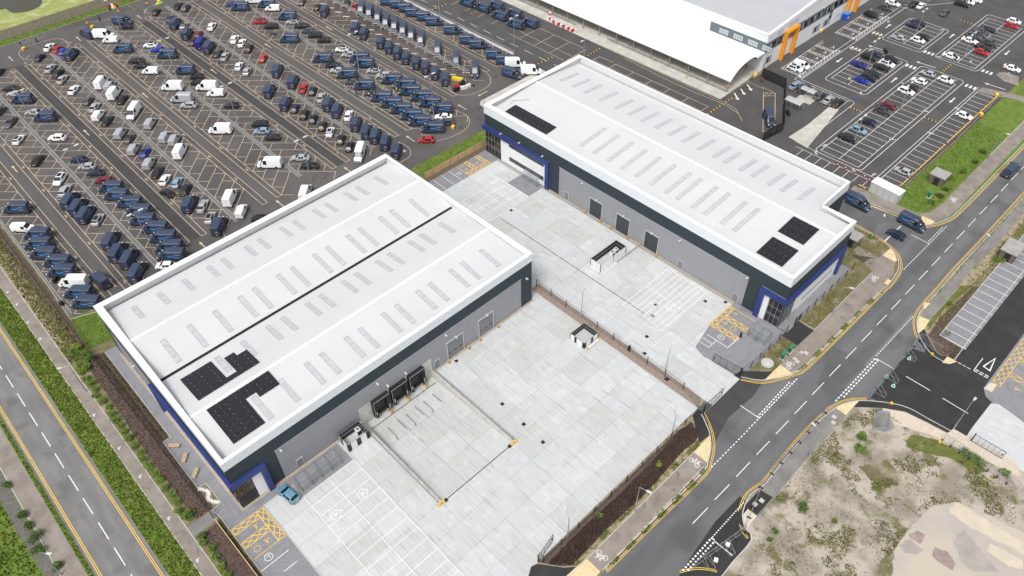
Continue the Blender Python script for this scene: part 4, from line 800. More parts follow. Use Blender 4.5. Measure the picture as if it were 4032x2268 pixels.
parapet(wa, [(AX0, AY0), (AX1, AY0), (AX1, AY1), (AX0, AY1)], 10.75, AZ, .42, M['cap'], dict(x=mat('ribbed_upstand', (.66, .665, .67), .5, line=(0, .4, .3, (.55, .555, .56))), y=mat('ribbed_upstand_side', (.66, .665, .67), .5, line=(1, .4, .3, (.55, .555, .56)))))
SX = [69.2, 64.3, 61.4, 56.5, 53.6, 48.7, 45.8, 40.8, 37.9, 32.9, 29.9, 24.9, 20.0, 15.1]
for x in SX:
    skylight(wa, x - .5, x + .5, 111.4, 115.8, zA, 3); skylight(wa, x - .5, x + .5, 97.95, 103.85, zA, 4)
    if x > 19: skylight(wa, x - .5, x + .5, 89.7, 94.5, zA, 4); skylight(wa, x - .5, x + .5, 76.9, 82.2, zA, 3)
cells = []
MWx, MHy = 1.86, 1.13
for i in range(6):
    for j in range(8):
        x, y = 13.3 + MWx * i, 87.5 + MHy * j; c = (x + .9, y + .5)
        if (c[0] < 18.9 and j < 6) or (c[0] < 23.8 and j < 1) or (22.0 < c[0] < 23.8 and j < 4) or (21.0 < c[0] < 22.6 and j < 5): cells.append((x, y))
for i in range(6):
    for j in range(7):
        x, y = 13.3 + MWx * i, 76.9 + MHy * j; c = (x + .9, y + .5)
        if (c[0] < 18.9) or (c[0] < 22.4 and j > 4) or (c[0] > 21.2 and j > 3 and c[0] < 23.8): cells.append((x, y))
solar(wa, cells, MWx, MHy, zA)
FS = Facade(wa, 'x', AY0, -1); FW = Facade(wa, 'y', AX0, -1); FE = Facade(wa, 'y', AX1, 1); FN = Facade(wa, 'x', AY1, 1)
for F, a0, a1, mm in ((FS, AX0 - .12, AX1 + .12, 'bandS'), (FN, AX0 - .12, AX1 + .12, 'bandS'), (FW, AY0, AY1, 'bandW'), (FE, AY0, AY1, 'bandW')): F.panel('white_band', a0, a1, 10.8, 12.70, M[mm], .12)
FS.panel('dark_band', AX0, AX1, 7.85, 10.78, M['anthS'], .06); FS.panel('dark_panel', 72.0, AX1, .15, 7.83, M['anthS'], .06); FS.panel('dark_panel', 15.55, 17.7, .15, 7.83, M['anthS'], .06); FS.panel('dark_panel', AX0, 15.5, 6.9, 7.83, M['anthS'], .055)
FS.panel('grey_panel', 17.72, 71.98, 3.75, 7.83, M['greyS'], .03); FS.panel('grey_panel', 17.72, 33.0, .15, 3.73, M['greyS'], .03); FS.panel('grey_panel', 49.12, 71.98, .15, 3.73, M['greyS'], .03)
FS.panel('panel_trim', 17.66, 72.04, 7.83, 7.93, M['trim'], .08); FS.panel('panel_trim', 17.64, 17.72, .15, 7.83, M['black'], .07); FS.panel('panel_trim', 71.98, 72.06, .15, 7.83, M['black'], .07)
FS.panel('concrete_dock_wall', 33.02, 49.1, DP, 3.72, M['concwall'], .05)
for a0, a1 in ((52.95, 56.75), (60.75, 64.35)): FS.shutter(a0, a1, 4.65, M['doorgrey'])
FS.door(49.75, 50.9, 2.2); FS.door(20.3, 21.4, 2.1)
for a, z in ((37.49, 7.06), (52.83, 7.16), (62.71, 4.95), (55.0, 4.95), (18.6, 7.28), (73.3, 7.2)): FS.light(a, z)
for a, z in ((39.33, 4.81), (43.28, 4.78)): FS.light(a, z)
FW.panel('dark_band', AY0, AY1, 7.85, 10.78, M['anthW'], .06); FW.panel('dark_panel', 117.5, AY1, .1, 7.83, M['anthW'], .06); FW.panel('grey_panel', 102, 117.5, .15, 7.83, M['greyW'], .05)
FW.panel('white_panel', 75.0, 101.0, .15, 6.3, M['white'], .06)
FE.panel('dark_panel', AY0, AY1, .1, 10.78, M['anthW'], .05); FN.panel('dark_panel', AX0, AX1, .1, 10.78, M['anthS'], .05)
FW.door(112.0, 113.2); FW.light(110, 4)
# blue portal round the office corner
b = MB(); b.box(14.6, 15.52, AY0 - .62, AY0 - .05, .02, 7.25); b.box(AX0 - .6, 14.6, AY0 - .62, AY0 - .05, 6.2, 7.25); b.box(AX0 - .6, AX0 - .05, AY0 - .05, 101.2, 6.2, 7.25); b.box(AX0 - .6, AX0 - .05, 100.3, 101.2, .02, 6.2); b.obj('blue_portal', M['blue'], wa)
FS.panel('white_panel', 12.95, 14.58, .1, 6.19, M['white'], .10)
gz = FS.panel('entrance_glazing', AX0 - .04, 12.94, .05, 6.19, M['glass'], .05); b = MB()
for x in (AX0, 11.0, 12.0, 12.9): bandwall(b, 'x', AY0 - .05, x - .03, x + .03, .05, 6.19, .05, -1)
for z in (.08, 2.2, 2.6, 4.4, 6.1): bandwall(b, 'x', AY0 - .05, AX0, 12.9, z - .03, z + .03, .045, -1)
b.obj('glazing_bar', M['frame'], gz)
gz = FW.panel('entrance_glazing', AY0, 78, .05, 6.19, M['glass'], .07); b = MB()
for y in (74.1, 75.4, 76.7, 77.95): bandwall(b, 'y', AX0 - .07, y - .03, y + .03, .05, 6.19, .05, -1)
for z in (.08, 2.3, 4.4, 6.1): bandwall(b, 'y', AX0 - .07, AY0, 78, z - .03, z + .03, .045, -1)
b.obj('glazing_bar', M['frame'], gz)
FW.ribbon(79.5, 99.5, 1.3, 2.6, 12); FW.ribbon(79.5, 99.5, 5.0, 6.15, 12)
# dock shelters
def dock(x0, x1):
    t = thing('dock_shelter', {0: 'leftmost of the three black padded dock shelters on the near warehouse', 1: 'middle of the three black padded dock shelters on the near warehouse', 2: 'rightmost of the three black padded dock shelters on the near warehouse'}[dock.i], 'dock shelter', (x0, AY0 - .05, 0), 0, 'dock shelters in the loading pit'); dock.i += 1
    W_ = x1 - x0; b = MB(); b.box(0, .62, -.85, 0, -.5, 3.75); b.box(W_ - .62, W_, -.85, 0, -.5, 3.75); b.box(.62, W_ - .62, -.85, 0, 2.95, 3.75); b.box(.62, W_ - .62, -.04, 0, -.1, 2.95); b.obj('shelter_hood', M['rubber'], t)
    b = MB(); b.path([(.02, -.87, -.45), (.02, -.87, 3.73), (W_ - .02, -.87, 3.73)], .025, n=4); b.obj('hood_trim', M['lamp'], t)
    for x in (.35, W_ - .35): MB().box(x - .05, x + .05, -.89, -.85, .25, 1.05).obj('guide_stripe', M['white_p'], t)
    b = MB(); b.box(.75, W_ - .75, -.10, -.04, 0, 2.9); b.obj('dock_door', mat('dock_door_panel', (.03, .033, .037), .6), t)
    b = MB(); b.box(.6, W_ - .6, -.55, -.04, -.25, 0); b.obj('dock_leveller', M['rubber'], t)
    for x in (.55, W_ - .95): MB().box(x, x + .3, -.65, -.1, -.75, -.5).obj('buffer', M['yellow'], t)
dock.i = 0
for a0 in (35.55, 39.5, 43.45): dock(a0, a0 + 3.45)
# parked hand trucks / control posts beside each dock (yellow based posts)
for k, x in enumerate((38.35, 42.3, 46.3)):
    t = thing('control_post', ['yellow based dock control post at the leftmost dock', 'yellow based dock control post at the middle dock', 'yellow based dock control post at the rightmost dock'][k], 'post', (x, AY0 - 1.45, DP), 0, 'dock control posts')
    MB().box(-.14, .14, -.14, .14, 0, .95).obj('base', M['yellow'], t); MB().box(-.10, .10, -.10, .10, .95, 2.1).obj('mast', M['doorgrey'], t); MB().box(-.28, .22, -.12, .12, 1.0, 1.2).obj('control_box', M['doorgrey'], t)
# retaining walls, handrails and wheel guides of the pit
def pitwall(x, lab, side):
    t = thing('retaining_wall', lab, 'wall', (x, 0, 0)); b = MB(); b.box(-.17, .17, 52.55, 73.98, DP - .3, .42); b.obj('concrete_wall', M['concwall'], t)
    MB().box(-.2, .2, 52.5, 73.98, .42, .50).obj('coping', M['kerb'], t)
    b = MB(); b.bar((side * .36, 52.8, .62), (side * .36, 73.5, .62), .07); b.bar((side * .36, 52.8, .32), (side * .36, 73.5, .32), .07); b.obj('crash_rail', M['galv'], t)
    for k in range(9): y = 53 + 2.55 * k; b = MB(); b.bar((side * .36, y, 0), (side * .36, y, .75), .06); b.obj('post', M['galv'], t)
    b = MB(); b.bar((0, 52.9, 1.45), (0, 73.4, 1.45), .03); b.bar((0, 52.9, 1.0), (0, 73.4, 1.0), .025); b.obj('handrail', M['galv'], t)
    for k in range(9): y = 53 + 2.55 * k; b = MB(); b.bar((0, y, .5), (0, y, 1.47), .035); b.obj('baluster', M['galv'], t)
    for e in (-.35, .35): b = MB(); b.prism([(e - .25, 52.2), (e + .25, 52.2), (e + .25, 52.6), (e - .25, 52.6)], 0, .45); b.obj('end_guard', M['yellow'], t)
pitwall(PX0 - .15, 'long concrete retaining wall with twin rails on the cycle shelter side of the loading pit', -1)
pitwall(PX1 + .15, 'long concrete retaining wall with twin rails on the yard side of the loading pit', 1)
MB().box(PX0 - .15, PX1 + .15, 52.4, 52.57, DP, .034).obj('pit_threshold', M['kerb'], kind='structure')
for k, x in enumerate((35.9, 38.1, 39.9, 42.1, 43.9, 46.1)):
    zz = .03 + (DP - .02) * (69.5 - 52.9) / 19.1; t = MB(); t.path([(0, 0, .16), (0, -2.5, .28), (.3 if k % 2 else -.3, -3.3, .30)], .10)
    o = t.obj('wheel_guide', M['galv']); o.location = (x, 70.6, zz - .05); tag(o, 'bent steel wheel guide tube before the docks, %s from the left wall' % ['first', 'second', 'third', 'fourth', 'fifth', 'sixth'][k], 'wheel guide', 'wheel guides in the loading pit')

# ---------------------------------------------------------------- far warehouse (single ridge, stepped corner)
BX0, BX1, BXn, BY0, BYn, BY1, BZ = 103.15, 136.3, 125.6, 35.65, 42.75, 118.0, 13.15
wb = thing('warehouse', 'far long white-roofed warehouse with one stepped corner and three dark loading doors', 'warehouse', (0, 0, 0))
RX, ZRB, ZEB = 119.7, 12.75, 11.35
def zB(x, y): return ZRB - abs(x - RX) / 16.0 * (ZRB - ZEB)
b = MB(); b.prism([(BX0 + .02, BY0 + .02), (BXn - .02, BY0 + .02), (BXn - .02, BYn + .02), (BX1 - .02, BYn + .02), (BX1 - .02, BY1 - .02), (BX0 + .02, BY1 - .02)], -.05, 10.8); b.obj('wall', M['greyW'], wb)
for pts in ([(BX0 + .4, BY0 + .4), (RX, BY0 + .4), (RX, BY1 - .4), (BX0 + .4, BY1 - .4)], [(RX, BYn), (BX1 - .75, BYn), (BX1 - .75, BY1 - .4), (RX, BY1 - .4)], [(RX, BY0 + .4), (BXn - .75, BY0 + .4), (BXn - .75, BYn), (RX, BYn)]):
    MB().face([(x, y, zB(x, y)) for x, y in pts]).obj('roof', M['roofB'], wb)
b = MB()
for s in (-1, 1): quad(b, *([(RX, BY0 + .4, ZRB + .05), (RX + s * .3, BY0 + .4, zB(RX + s * .3, 0) + .02), (RX + s * .3, BY1 - .4, zB(RX + s * .3, 0) + .02), (RX, BY1 - .4, ZRB + .05)][::s]))
b.obj('ridge_capping', M['white'], wb)
b = MB(); b.box(BX1 - .75, BX1 - .42, BYn + .42, BY1 - .42, ZEB - .35, ZEB - .2); b.box(BXn - .75, BXn - .42, BY0 + .42, BYn, ZEB + .2, ZEB + .35); b.obj('eaves_gutter', M['gutter'], wb)
parapet(wb, [(BX0, BY0), (BXn, BY0), (BXn, BYn), (BX1, BYn), (BX1, BY1), (BX0, BY1)], 10.85, BZ, .42, M['cap'], dict(x=MATS['ribbed_upstand'], y=MATS['ribbed_upstand_side']))
for y in (113.5, 109.5, 105.6, 100.7, 95.8, 91.9, 88.0, 84.0, 80.1, 76.3, 72.2, 68.2, 65.3, 61.4, 58.4, 54.4, 51.4, 47.5): skylight(wb, 124.55, 130.9, y - .5, y + .5, zB, 2, 'x')
for y in (91.9, 88.0, 83.9, 80.0, 76.1, 72.2, 68.2, 65.3, 61.4, 58.4, 54.4, 51.4): skylight(wb, 108.1, 116.45, y - .5, y + .5, zB, 2, 'x')
cells = [(106.15 + 1.73 * i, 100.5 + 1.13 * j) for i in range(2) for j in range(12)] + [(113.35 + 1.86 * i, 39.5 + 1.13 * j) for i in range(3) for j in range(5)] + [(105.95 + 1.86 * i, 39.35 + 1.13 * j) for i in range(3) for j in range(5)]
solar(wb, cells[:24], 1.73, 1.13, zB); solar(wb, cells[24:], 1.86, 1.13, zB)
b = MB(); b.path([(113.2, 113.0, zB(113.2, 0) + .12), (110.6, 115.6, zB(110.6, 0) + .12), (109.0, 115.4, zB(109, 0) + .12)], .05); b.obj('conduit', M['galv'], wb)
GW = Facade(wb, 'y', BX0, -1); GS = Facade(wb, 'x', BY0, -1); GN = Facade(wb, 'x', BY1, 1); GE = Facade(wb, 'y', BX1, 1); GE2 = Facade(wb, 'y', BXn, 1); GS2 = Facade(wb, 'x', BYn, -1)
for F, a0, a1, mm in ((GW, BY0, BY1, 'bandW'), (GS, BX0 - .12, BXn + .12, 'bandS'), (GN, BX0 - .12, BX1 + .12, 'bandS'), (GE, BYn, BY1, 'bandW'), (GE2, BY0, BYn - .12, 'bandW'), (GS2, BXn + .12, BX1 + .12, 'bandS')): F.panel('white_band', a0, a1, 10.9, 13.1, M[mm], .12)
GW.panel('dark_band', BY0, BY1, 7.85, 10.88, M['anthW'], .06); GW.panel('dark_panel', 93.4, 96.2, .2, 7.83, M['anthW'], .06); GW.panel('dark_panel', 40.8, 43.6, .2, 7.83, M['anthW'], .06)
GW.panel('grey_panel', 43.65, 93.35, .2, 7.83, M['greyW'], .05); GW.panel('panel_trim', 43.55, 93.45, 7.83, 7.93, M['trim'], .08); GW.panel('panel_trim', 93.35, 93.43, .15, 7.83, M['black'], .08); GW.panel('panel_trim', 43.56, 43.64, .15, 7.83, M['black'], .08)
GS.panel('dark_band', BX0, BXn, 7.5, 10.88, M['anthS'], .06); GE.panel('dark_panel', BYn, BY1, .1, 10.88, M['anthW'], .05); GE2.panel('dark_panel', BY0, BYn, .1, 10.88, M['anthW'], .05); GS2.panel('dark_panel', BXn, BX1, .1, 10.88, M['anthS'], .05); GN.panel('dark_panel', BX0, BX1, .1, 10.88, M['anthS'], .05)
for a0, a1 in ((80.35, 83.8), (72.6, 76.1), (64.8, 68.25)): GW.shutter(a0, a1, 4.6, M['doordark'])
for a in (90.3, 58.2, 44.8): GW.door(a, a + 1.15)
for a, z in ((86.3, 7.2), (59.7, 7.2), (44.0, 7.6), (82.0, 4.95), (74.3, 4.95), (66.5, 4.95), (106, 8.3), (98.5, 8.3), (112.3, 7.8)): GW.light(a, z)
# north-west office: blue portal, white panel, two window ribbons, corner glazing
b = MB(); b.box(BX0 - .62, BX0 - .06, 96.3, 97.4, .02, 7.75); b.box(BX0 - .62, BX0 - .06, 97.4, BY1 + .5, 6.6, 7.75); b.box(BX0 - .06, 112, BY1 + .06, BY1 + .5, 6.6, 7.75); b.obj('blue_portal', M['blue'], wb)
b = MB(); GW.panel('white_panel', 97.45, 112.5, 2.62, 5.28, M['white'], .12); GW.panel('white_panel', 97.45, 112.5, .15, 1.38, M['white'], .12); GW.panel('white_panel', 109.65, 112.5, 5.28, 6.58, M['white'], .12); GW.panel('white_panel', 97.45, 98.15, 5.28, 6.58, M['white'], .12); GW.panel('white_panel', 109.65, 112.5, 1.38, 2.62, M['white'], .12); GW.panel('white_panel', 97.45, 98.15, 1.38, 2.62, M['white'], .12)
GW.ribbon(98.15, 109.65, 5.28, 6.55, 9, m=M['glazing']); GW.ribbon(98.15, 109.65, 1.38, 2.62, 9, m=M['glazing'])
gz = GW.panel('entrance_glazing', 112.52, BY1, .05, 6.58, M['glass'], .08); b = MB()
for y in (113.6, 114.7, 115.8, 116.9, 117.9): bandwall(b, 'y', BX0 - .08, y - .03, y + .03, .05, 6.58, .05, -1)
for z in (.08, 2.2, 2.7, 4.5, 6.5): bandwall(b, 'y', BX0 - .08, 112.55, BY1, z - .03, z + .03, .045, -1)
b.obj('glazing_bar', M['galv'], gz)
# south-west office
b = MB(); b.box(BX0 - .6, BX0 - .06, 39.75, 40.8, .02, 7.6); b.box(BX0 - .6, BX0 - .06, BY0 - .6, 39.75, 6.55, 7.6); b.box(BX0 - .06, 124.9, BY0 - .6, BY0 - .06, 6.2, 7.45); b.box(123.9, 124.9, BY0 - .6, BY0 - .06, .1, 6.2); b.obj('blue_portal', M['blue'], wb)
GW.panel('white_panel', 38.65, 39.73, .1, 6.53, M['white'], .16)
gz = GW.panel('entrance_glazing', BY0, 38.62, .05, 6.53, M['glass'], .08); b = MB()
for y in (35.75, 36.7, 37.65, 38.55): bandwall(b, 'y', BX0 - .08, y - .03, y + .03, .05, 6.53, .05, -1)
for z in (.08, 2.2, 2.6, 4.4, 6.45): bandwall(b, 'y', BX0 - .08, BY0, 38.6, z - .03, z + .03, .045, -1)
b.obj('glazing_bar', M['galv'], gz)
gz = GS.panel('entrance_glazing', BX0 + .02, 107.6, .05, 6.2, M['glass'], .08); b = MB()
for x in (104.3, 105.4, 106.5, 107.5): bandwall(b, 'x', BY0 - .08, x - .03, x + .03, .05, 6.2, .05, -1)
b.obj('glazing_bar', M['galv'], gz)
GS.panel('white_panel', 107.65, 123.85, .15, 1.5, M['white'], .12); GS.panel('white_panel', 107.65, 123.85, 2.65, 6.2, M['white'], .12); GS.panel('white_panel', 107.65, 110.7, 1.5, 2.65, M['white'], .12); GS.panel('white_panel', 122.6, 123.85, 1.5, 2.65, M['white'], .12); GS.ribbon(110.7, 122.6, 1.5, 2.65, 9, True)
for r_, lab in ((wa, 0), (wb, 1)):
    for k in range(16):
        x, y = ((14 + 4 * (k % 14), 117.0) if k % 2 else (16 + 4 * k, 75.6)) if r_ is wa else ((133.5, 46 + 4.6 * k) if k % 2 else (104.6, 44 + 4.4 * k))
        zf = zA if r_ is wa else zB; b = MB(); b.bar((x, y, zf(x, y)), (x, y, zf(x, y) + .32), .035); b.box(x - .14, x + .14, y - .14, y + .14, zf(x, y), zf(x, y) + .03)
        if k % 3 == 0: b.obj('safety_anchor', M['lamp'], r_)

# ---------------------------------------------------------------- distribution depot with canopy
dp = thing('depot_building', 'large grey-roofed depot with white walls, dark window band and orange door portals', 'depot', (0, 0, 0))
DX0, DY0 = 183.75, 91.6
rz_ = lambda x: 10.6 + (x - DX0) * .0905 if x < 222 else 10.6 + (222 - DX0) * .0905 - (x - 222) * .0905
b = MB(); b.prism([(DX0, DY0), (330, DY0), (330, 330), (DX0, 330)], -.05, 5.3); b.obj('wall', M['white'], dp)
b = MB(); ys = (DY0, 330)
for x0, x1 in ((DX0, 222), (222, 330)):
    quad(b, (x0, DY0, 5.3), (x1, DY0, 5.3), (x1, DY0, rz_(x1) - .05), (x0, DY0, rz_(x0) - .05))
quad(b, (DX0, 330, 5.3), (DX0, DY0, 5.3), (DX0, DY0, 10.55), (DX0, 330, 10.55)); b.obj('upper_wall', M['white'], dp)
for x0, x1 in ((DX0 + .5, 222), (222, 330)): MB().face([(x0, DY0 + .5, rz_(x0)), (x1, DY0 + .5, rz_(x1)), (x1, 330, rz_(x1)), (x0, 330, rz_(x0))]).obj('roof', M['roofD'], dp)
b = MB()
for x0, x1 in ((DX0 - .1, 222), (222, 330)): quad(b, (x0, DY0 - .15, rz_(x0) + .12), (x1, DY0 - .15, rz_(x1) + .12), (x1, DY0 + .6, rz_(x1) + .12), (x0, DY0 + .6, rz_(x0) + .12)); quad(b, (x0, DY0 - .15, rz_(x0) - .9), (x1, DY0 - .15, rz_(x1) - .9), (x1, DY0 - .15, rz_(x1) + .12), (x0, DY0 - .15, rz_(x0) + .12))
b.box(DX0 - .1, DX0 + .55, DY0 + .6, 330, 10.3, 10.74); b.obj('verge_capping', M['cap'], dp)
b = MB(); b.box(DX0 - .06, DX0 - .003, DY0, 110.1, 5.2, 8.3, 0); b.obj('dark_band', mat('slate_cladding', (.12, .15, .17), .5), dp)
HS = Facade(dp, 'x', DY0, -1); HS.panel('dark_band', DX0, 330, 5.2, 8.2, MATS['slate_cladding'], .06)
HS.panel('pale_sheet', 188.5, 191.6, 8.7, 9.9, M['lamp'], .07) ; HS.panel('pale_sheet', 193.6, 199.3, 9.0, 10.4, M['lamp'], .07)
HW = Facade(dp, 'y', DX0, -1)
for y0 in (107.0, 102.2, 97.4, 92.8):
    w_ = HW.panel('window', y0 - 3.3, y0, 6.0, 7.7, M['frame'], .03, .065)
    for i in range(4):
        for j in range(2): bandwall(MB(), 'y', DX0 - .098, y0 - 3.2 + .8 * i, y0 - 3.2 + .8 * i + .72, 6.08 + .8 * j, 6.8 + .8 * j, .01, -1).obj('pane', M['pane_pale'], w_)
for k in range(12):
    x0 = 185.6 + 4.2 * k
    if 191.5 < x0 < 199.5 or 228 < x0 < 236: continue
    w_ = HS.panel('window', x0, x0 + 3.0, 5.7, 7.6, M['frame'], .03, .065)
    for i in range(4): bandwall(MB(), 'x', DY0 - .098, x0 + .08 + .73 * i, x0 + .08 + .73 * i + .64, 5.8, 7.5, .012, -1).obj('pane', M['glass'] if (i + k) % 4 else M['pane_pale'], w_)
for x0, w0 in ((185.2, 3), (210.3, 4.0), (216.2, 4.2)):
    w_ = HS.panel('window', x0, x0 + w0, 1.3, 3.2, M['frame'], .03, .01)
    for i in range(4): bandwall(MB(), 'x', DY0 - .042, x0 + .08 + w0 / 4 * i, x0 + w0 / 4 * (i + 1) - .06, 1.4, 3.1, .012, -1).obj('pane', M['glass'] if i == 1 else M['pane_pale'], w_)
for x0, x1 in ((192.6, 199.0), (229.2, 235.6)):
    b = MB(); b.box(x0, x0 + .75, DY0 - 1.1, DY0 - .07, 0, 7.9); b.box(x1 - .75, x1, DY0 - 1.1, DY0 - .07, 0, 7.9); b.box(x0, x1, DY0 - 1.1, DY0 - .07, 7.9, 8.55); b.obj('orange_portal', M['orange'], dp)
for x in (203, 213): HS.light(x, 8.6)
def text3(body, size, name, m, parent, mtx):
    cu = bpy.data.curves.new(name, 'FONT'); cu.body = body; cu.size = size; cu.resolution_u = 2; cu.extrude = .004
    tmp = bpy.data.objects.new('t', cu); COL.objects.link(tmp); dg = bpy.context.evaluated_depsgraph_get(); me = bpy.data.meshes.new_from_object(tmp.evaluated_get(dg)); bpy.data.objects.remove(tmp)
    me.transform(mtx); me.materials.clear(); me.materials.append(m); me.name = name
    return me
wallS = Matrix(((1, 0, 0, 0), (0, 0, -1, 0), (0, 1, 0, 0), (0, 0, 0, 1)))
sg = HS.panel('sign_board', 222.6, 227.4, 1.2, 4.6, M['white_p'], .04, .01)
b = MB(); b.box(218.8, 220.4, DY0 - .09, DY0 - .06, 2.9, 5.6); b.obj('black_sign', M['frame'], dp); b = MB(); b.ring(219.6, 4.4, .45, .16, 0); 
b.v = [(x, DY0 - .10, y) for x, y, z in b.v]; b.obj('sign_symbol', M['white_p'], dp)
b = MB(); b.ring(228.0, 3.5, 1.0, .14, 0); b.disc(228.0, 3.5, .35, .01); b.v = [(x, DY0 - .075 - z, y) for x, y, z in b.v]; b.obj('blue_sign_ring', mat('pale_blue_sign', (.30, .45, .60), .5), dp)
link('sign_lettering', text3('amazon', 1.15, 'sign_lettering', MATS['pale_blue_sign'], None, Matrix.Translation((223.2, DY0 - .07, 2.0)) @ wallS), dp)
# link roof between wall and canopy
b = MB(); b.box(179.6, DX0 - .01, DY0 - .1, 330, 5.2, 5.6); b.obj('link_roof', M['white'], dp); b = MB(); b.box(179.3, 179.6, DY0 - .1, 330, 5.2, 5.66); b.obj('eaves_gutter', M['gutter'], dp)
cn = thing('loading_canopy', 'long white curved fabric canopy on steel columns beside the depot', 'canopy', (0, 0, 0))
prof = smooth_line([(167.3, 3.45), (168.6, 4.75), (170.4, 5.85), (172.8, 6.65), (175.6, 6.95), (178.0, 6.6), (179.3, 5.75)], 3)
b = MB(); ysec = [91.2 + k * 6.55 for k in range(37)]
for j in range(len(ysec) - 1):
    for i in range(len(prof) - 1):
        (x0, z0), (x1, z1) = prof[i], prof[i + 1]; b.face([(x0, ysec[j], z0), (x0, ysec[j + 1], z0), (x1, ysec[j + 1], z1), (x1, ysec[j], z1)][::-1])
b.obj('canopy_fabric', M['canopy'], cn)
for y in ysec[:22]:
    b = MB(); b.path([(x, y, z - .08) for x, z in prof[::2]], .09, n=5); b.obj('arch', M['lamp'], cn); b = MB(); b.bar((167.7, y + .6, .05), (167.7, y + .6, 3.4), .12); b.box(167.45, 167.95, y + .35, y + .85, .1, .6); b.obj('column', M['galv'], cn)
b = MB(); b.box(167.35, 167.55, 91.2, 325, 3.15, 3.42); b.obj('eaves_beam', M['galv'], cn)
bar = thing('crash_barrier', 'galvanised crash barrier along the canopy columns', 'barrier', (167.2, 0, .1)); b = MB(); b.box(-.08, .08, 91.5, 134, .45, .78); b.box(-.08, .08, 147, 250, .45, .78); b.obj('rail', M['galv'], bar)
for k in range(22): MB().box(.08, .24, 92 + 2 * k, 92.16 + 2 * k, 0, .78).obj('post', M['galv'], bar)
b = MB(); r5 = random.Random(5)
for k in range(70): x = r5.uniform(168.5, 178); y = r5.uniform(92, 200); a = r5.choice((0, .7, 1.57)); b.strip((x, y), (x + 1.6 * cos(a), y + 1.6 * sin(a)), .09, .106)
b.obj('bay_markings', mat('worn_yellow_paint', (.45, .33, .12), .9), kind='structure')
# ================================================================ VEHICLES
def loft(st, ringf, groups, names):
    """st = stations along x; ringf(station) -> half-ring of (y, z) from sill to roof edge. groups(i, j) -> part key.
    Returns {part: MB}"""
    rings = []
    for s in st:
        h = ringf(s); rings.append([(s[0], y, z) for y, z in h] + [(s[0], -y, z) for y, z in h[::-1]])
    n = len(rings[0]); out = {}
    for i in range(len(rings) - 1):
        for j in range(n):
            k = groups(i, j if j < n // 2 else n - 2 - j, j == n // 2 - 1, j == n - 1, j < n // 2)
            q = [rings[i][j], rings[i][(j + 1) % n], rings[i + 1][(j + 1) % n], rings[i + 1][j]]
            out.setdefault(k, MB()).face(q)
    out['body'].face(rings[0][::-1]); out['body'].face(rings[-1]); return out
def wheel_mesh(r_, w_, rimm):
    b = MB(); n = 14; 
    for (r0, y0), (r1, y1), mi in (((r_, -w_), (r_, w_), 0), ((r_, w_), (r_ * .66, w_), 0), ((r_ * .66, w_), (r_ * .6, w_ * .8), 1), ((r_ * .6, w_ * .8), (.03, w_ * .95), 1)):
        for k in range(n):
            a, c = 2 * pi * k / n, 2 * pi * (k + 1) / n
            b.face([(r0 * cos(a), y0, r0 * sin(a)), (r1 * cos(a), y1, r1 * sin(a)), (r1 * cos(c), y1, r1 * sin(c)), (r0 * cos(c), y0, r0 * sin(c))], mi)
    return b.mesh('wheel', [M['tyre'], rimm], True)
WH = {}
def wheel(parent, x, y, r_, w_, rimm):
    k = (r_, rimm.name)
    if k not in WH: WH[k] = wheel_mesh(r_, w_, rimm)
    o = link('wheel', WH[k], parent, loc=(x, y, r_)); 
    if y < 0: o.rotation_euler.z = pi
    return o
def pair(name, m, parent, x0, x1, y0, y1, z0, z1, tilt=0):
    for s in (1, -1):
        b = MB(); b.box(x0, x1, min(s * y0, s * y1), max(s * y0, s * y1), z0, z1); b.obj(name, m, parent)
# --- cars.  station: x, belt z, top z, half width, half width at roof, sill z
SHAPES = {
 'H': dict(st=[(2.02, .50, .56, .62, .52, .28), (1.96, .62, .68, .76, .60, .22), (1.70, .74, .79, .86, .70, .20), (1.05, .87, .93, .885, .70, .20), (.28, .90, 1.41, .885, .60, .20), (-.30, .91, 1.47, .885, .60, .20), (-.38, .91, 1.47, .885, .60, .20), (-1.28, .94, 1.42, .885, .58, .20), (-1.40, .95, 1.39, .88, .57, .20), (-1.80, .96, 1.05, .86, .62, .22), (-1.98, .80, .86, .80, .66, .24), (-2.02, .55, .60, .70, .60, .30)], ws=(3, 3), sg=((4, 5), (6, 7)), rw=(8, 8), wb=(1.26, -1.24), r=.315),
 'S': dict(st=[(2.28, .50, .55, .62, .52, .28), (2.20, .62, .67, .78, .60, .22), (1.90, .74, .78, .88, .70, .20), (1.10, .87, .92, .90, .72, .20), (.30, .90, 1.38, .90, .60, .20), (-.32, .91, 1.43, .90, .60, .20), (-.40, .91, 1.43, .90, .60, .20), (-1.02, .93, 1.38, .90, .58, .20), (-1.12, .94, 1.34, .90, .57, .20), (-1.72, .96, 1.02, .89, .66, .20), (-2.20, .92, .99, .84, .66, .22), (-2.32, .60, .66, .72, .62, .30)], ws=(3, 3), sg=((4, 5), (6, 7)), rw=(8, 8), wb=(1.38, -1.38), r=.325),
 'E': dict(st=[(2.20, .60, .66, .66, .56, .30), (2.12, .74, .80, .82, .64, .26), (1.85, .88, .93, .90, .72, .24), (1.15, .98, 1.03, .92, .74, .24), (.42, 1.02, 1.56, .92, .64, .24), (-.25, 1.03, 1.63, .92, .64, .24), (-.33, 1.03, 1.63, .92, .64, .24), (-1.55, 1.06, 1.57, .92, .62, .24), (-1.68, 1.07, 1.54, .91, .61, .24), (-2.00, 1.08, 1.18, .90, .66, .25), (-2.16, .92, .98, .86, .68, .27), (-2.22, .62, .68, .76, .62, .32)], ws=(3, 3), sg=((4, 5), (6, 7)), rw=(8, 8), wb=(1.34, -1.32), r=.35),
}
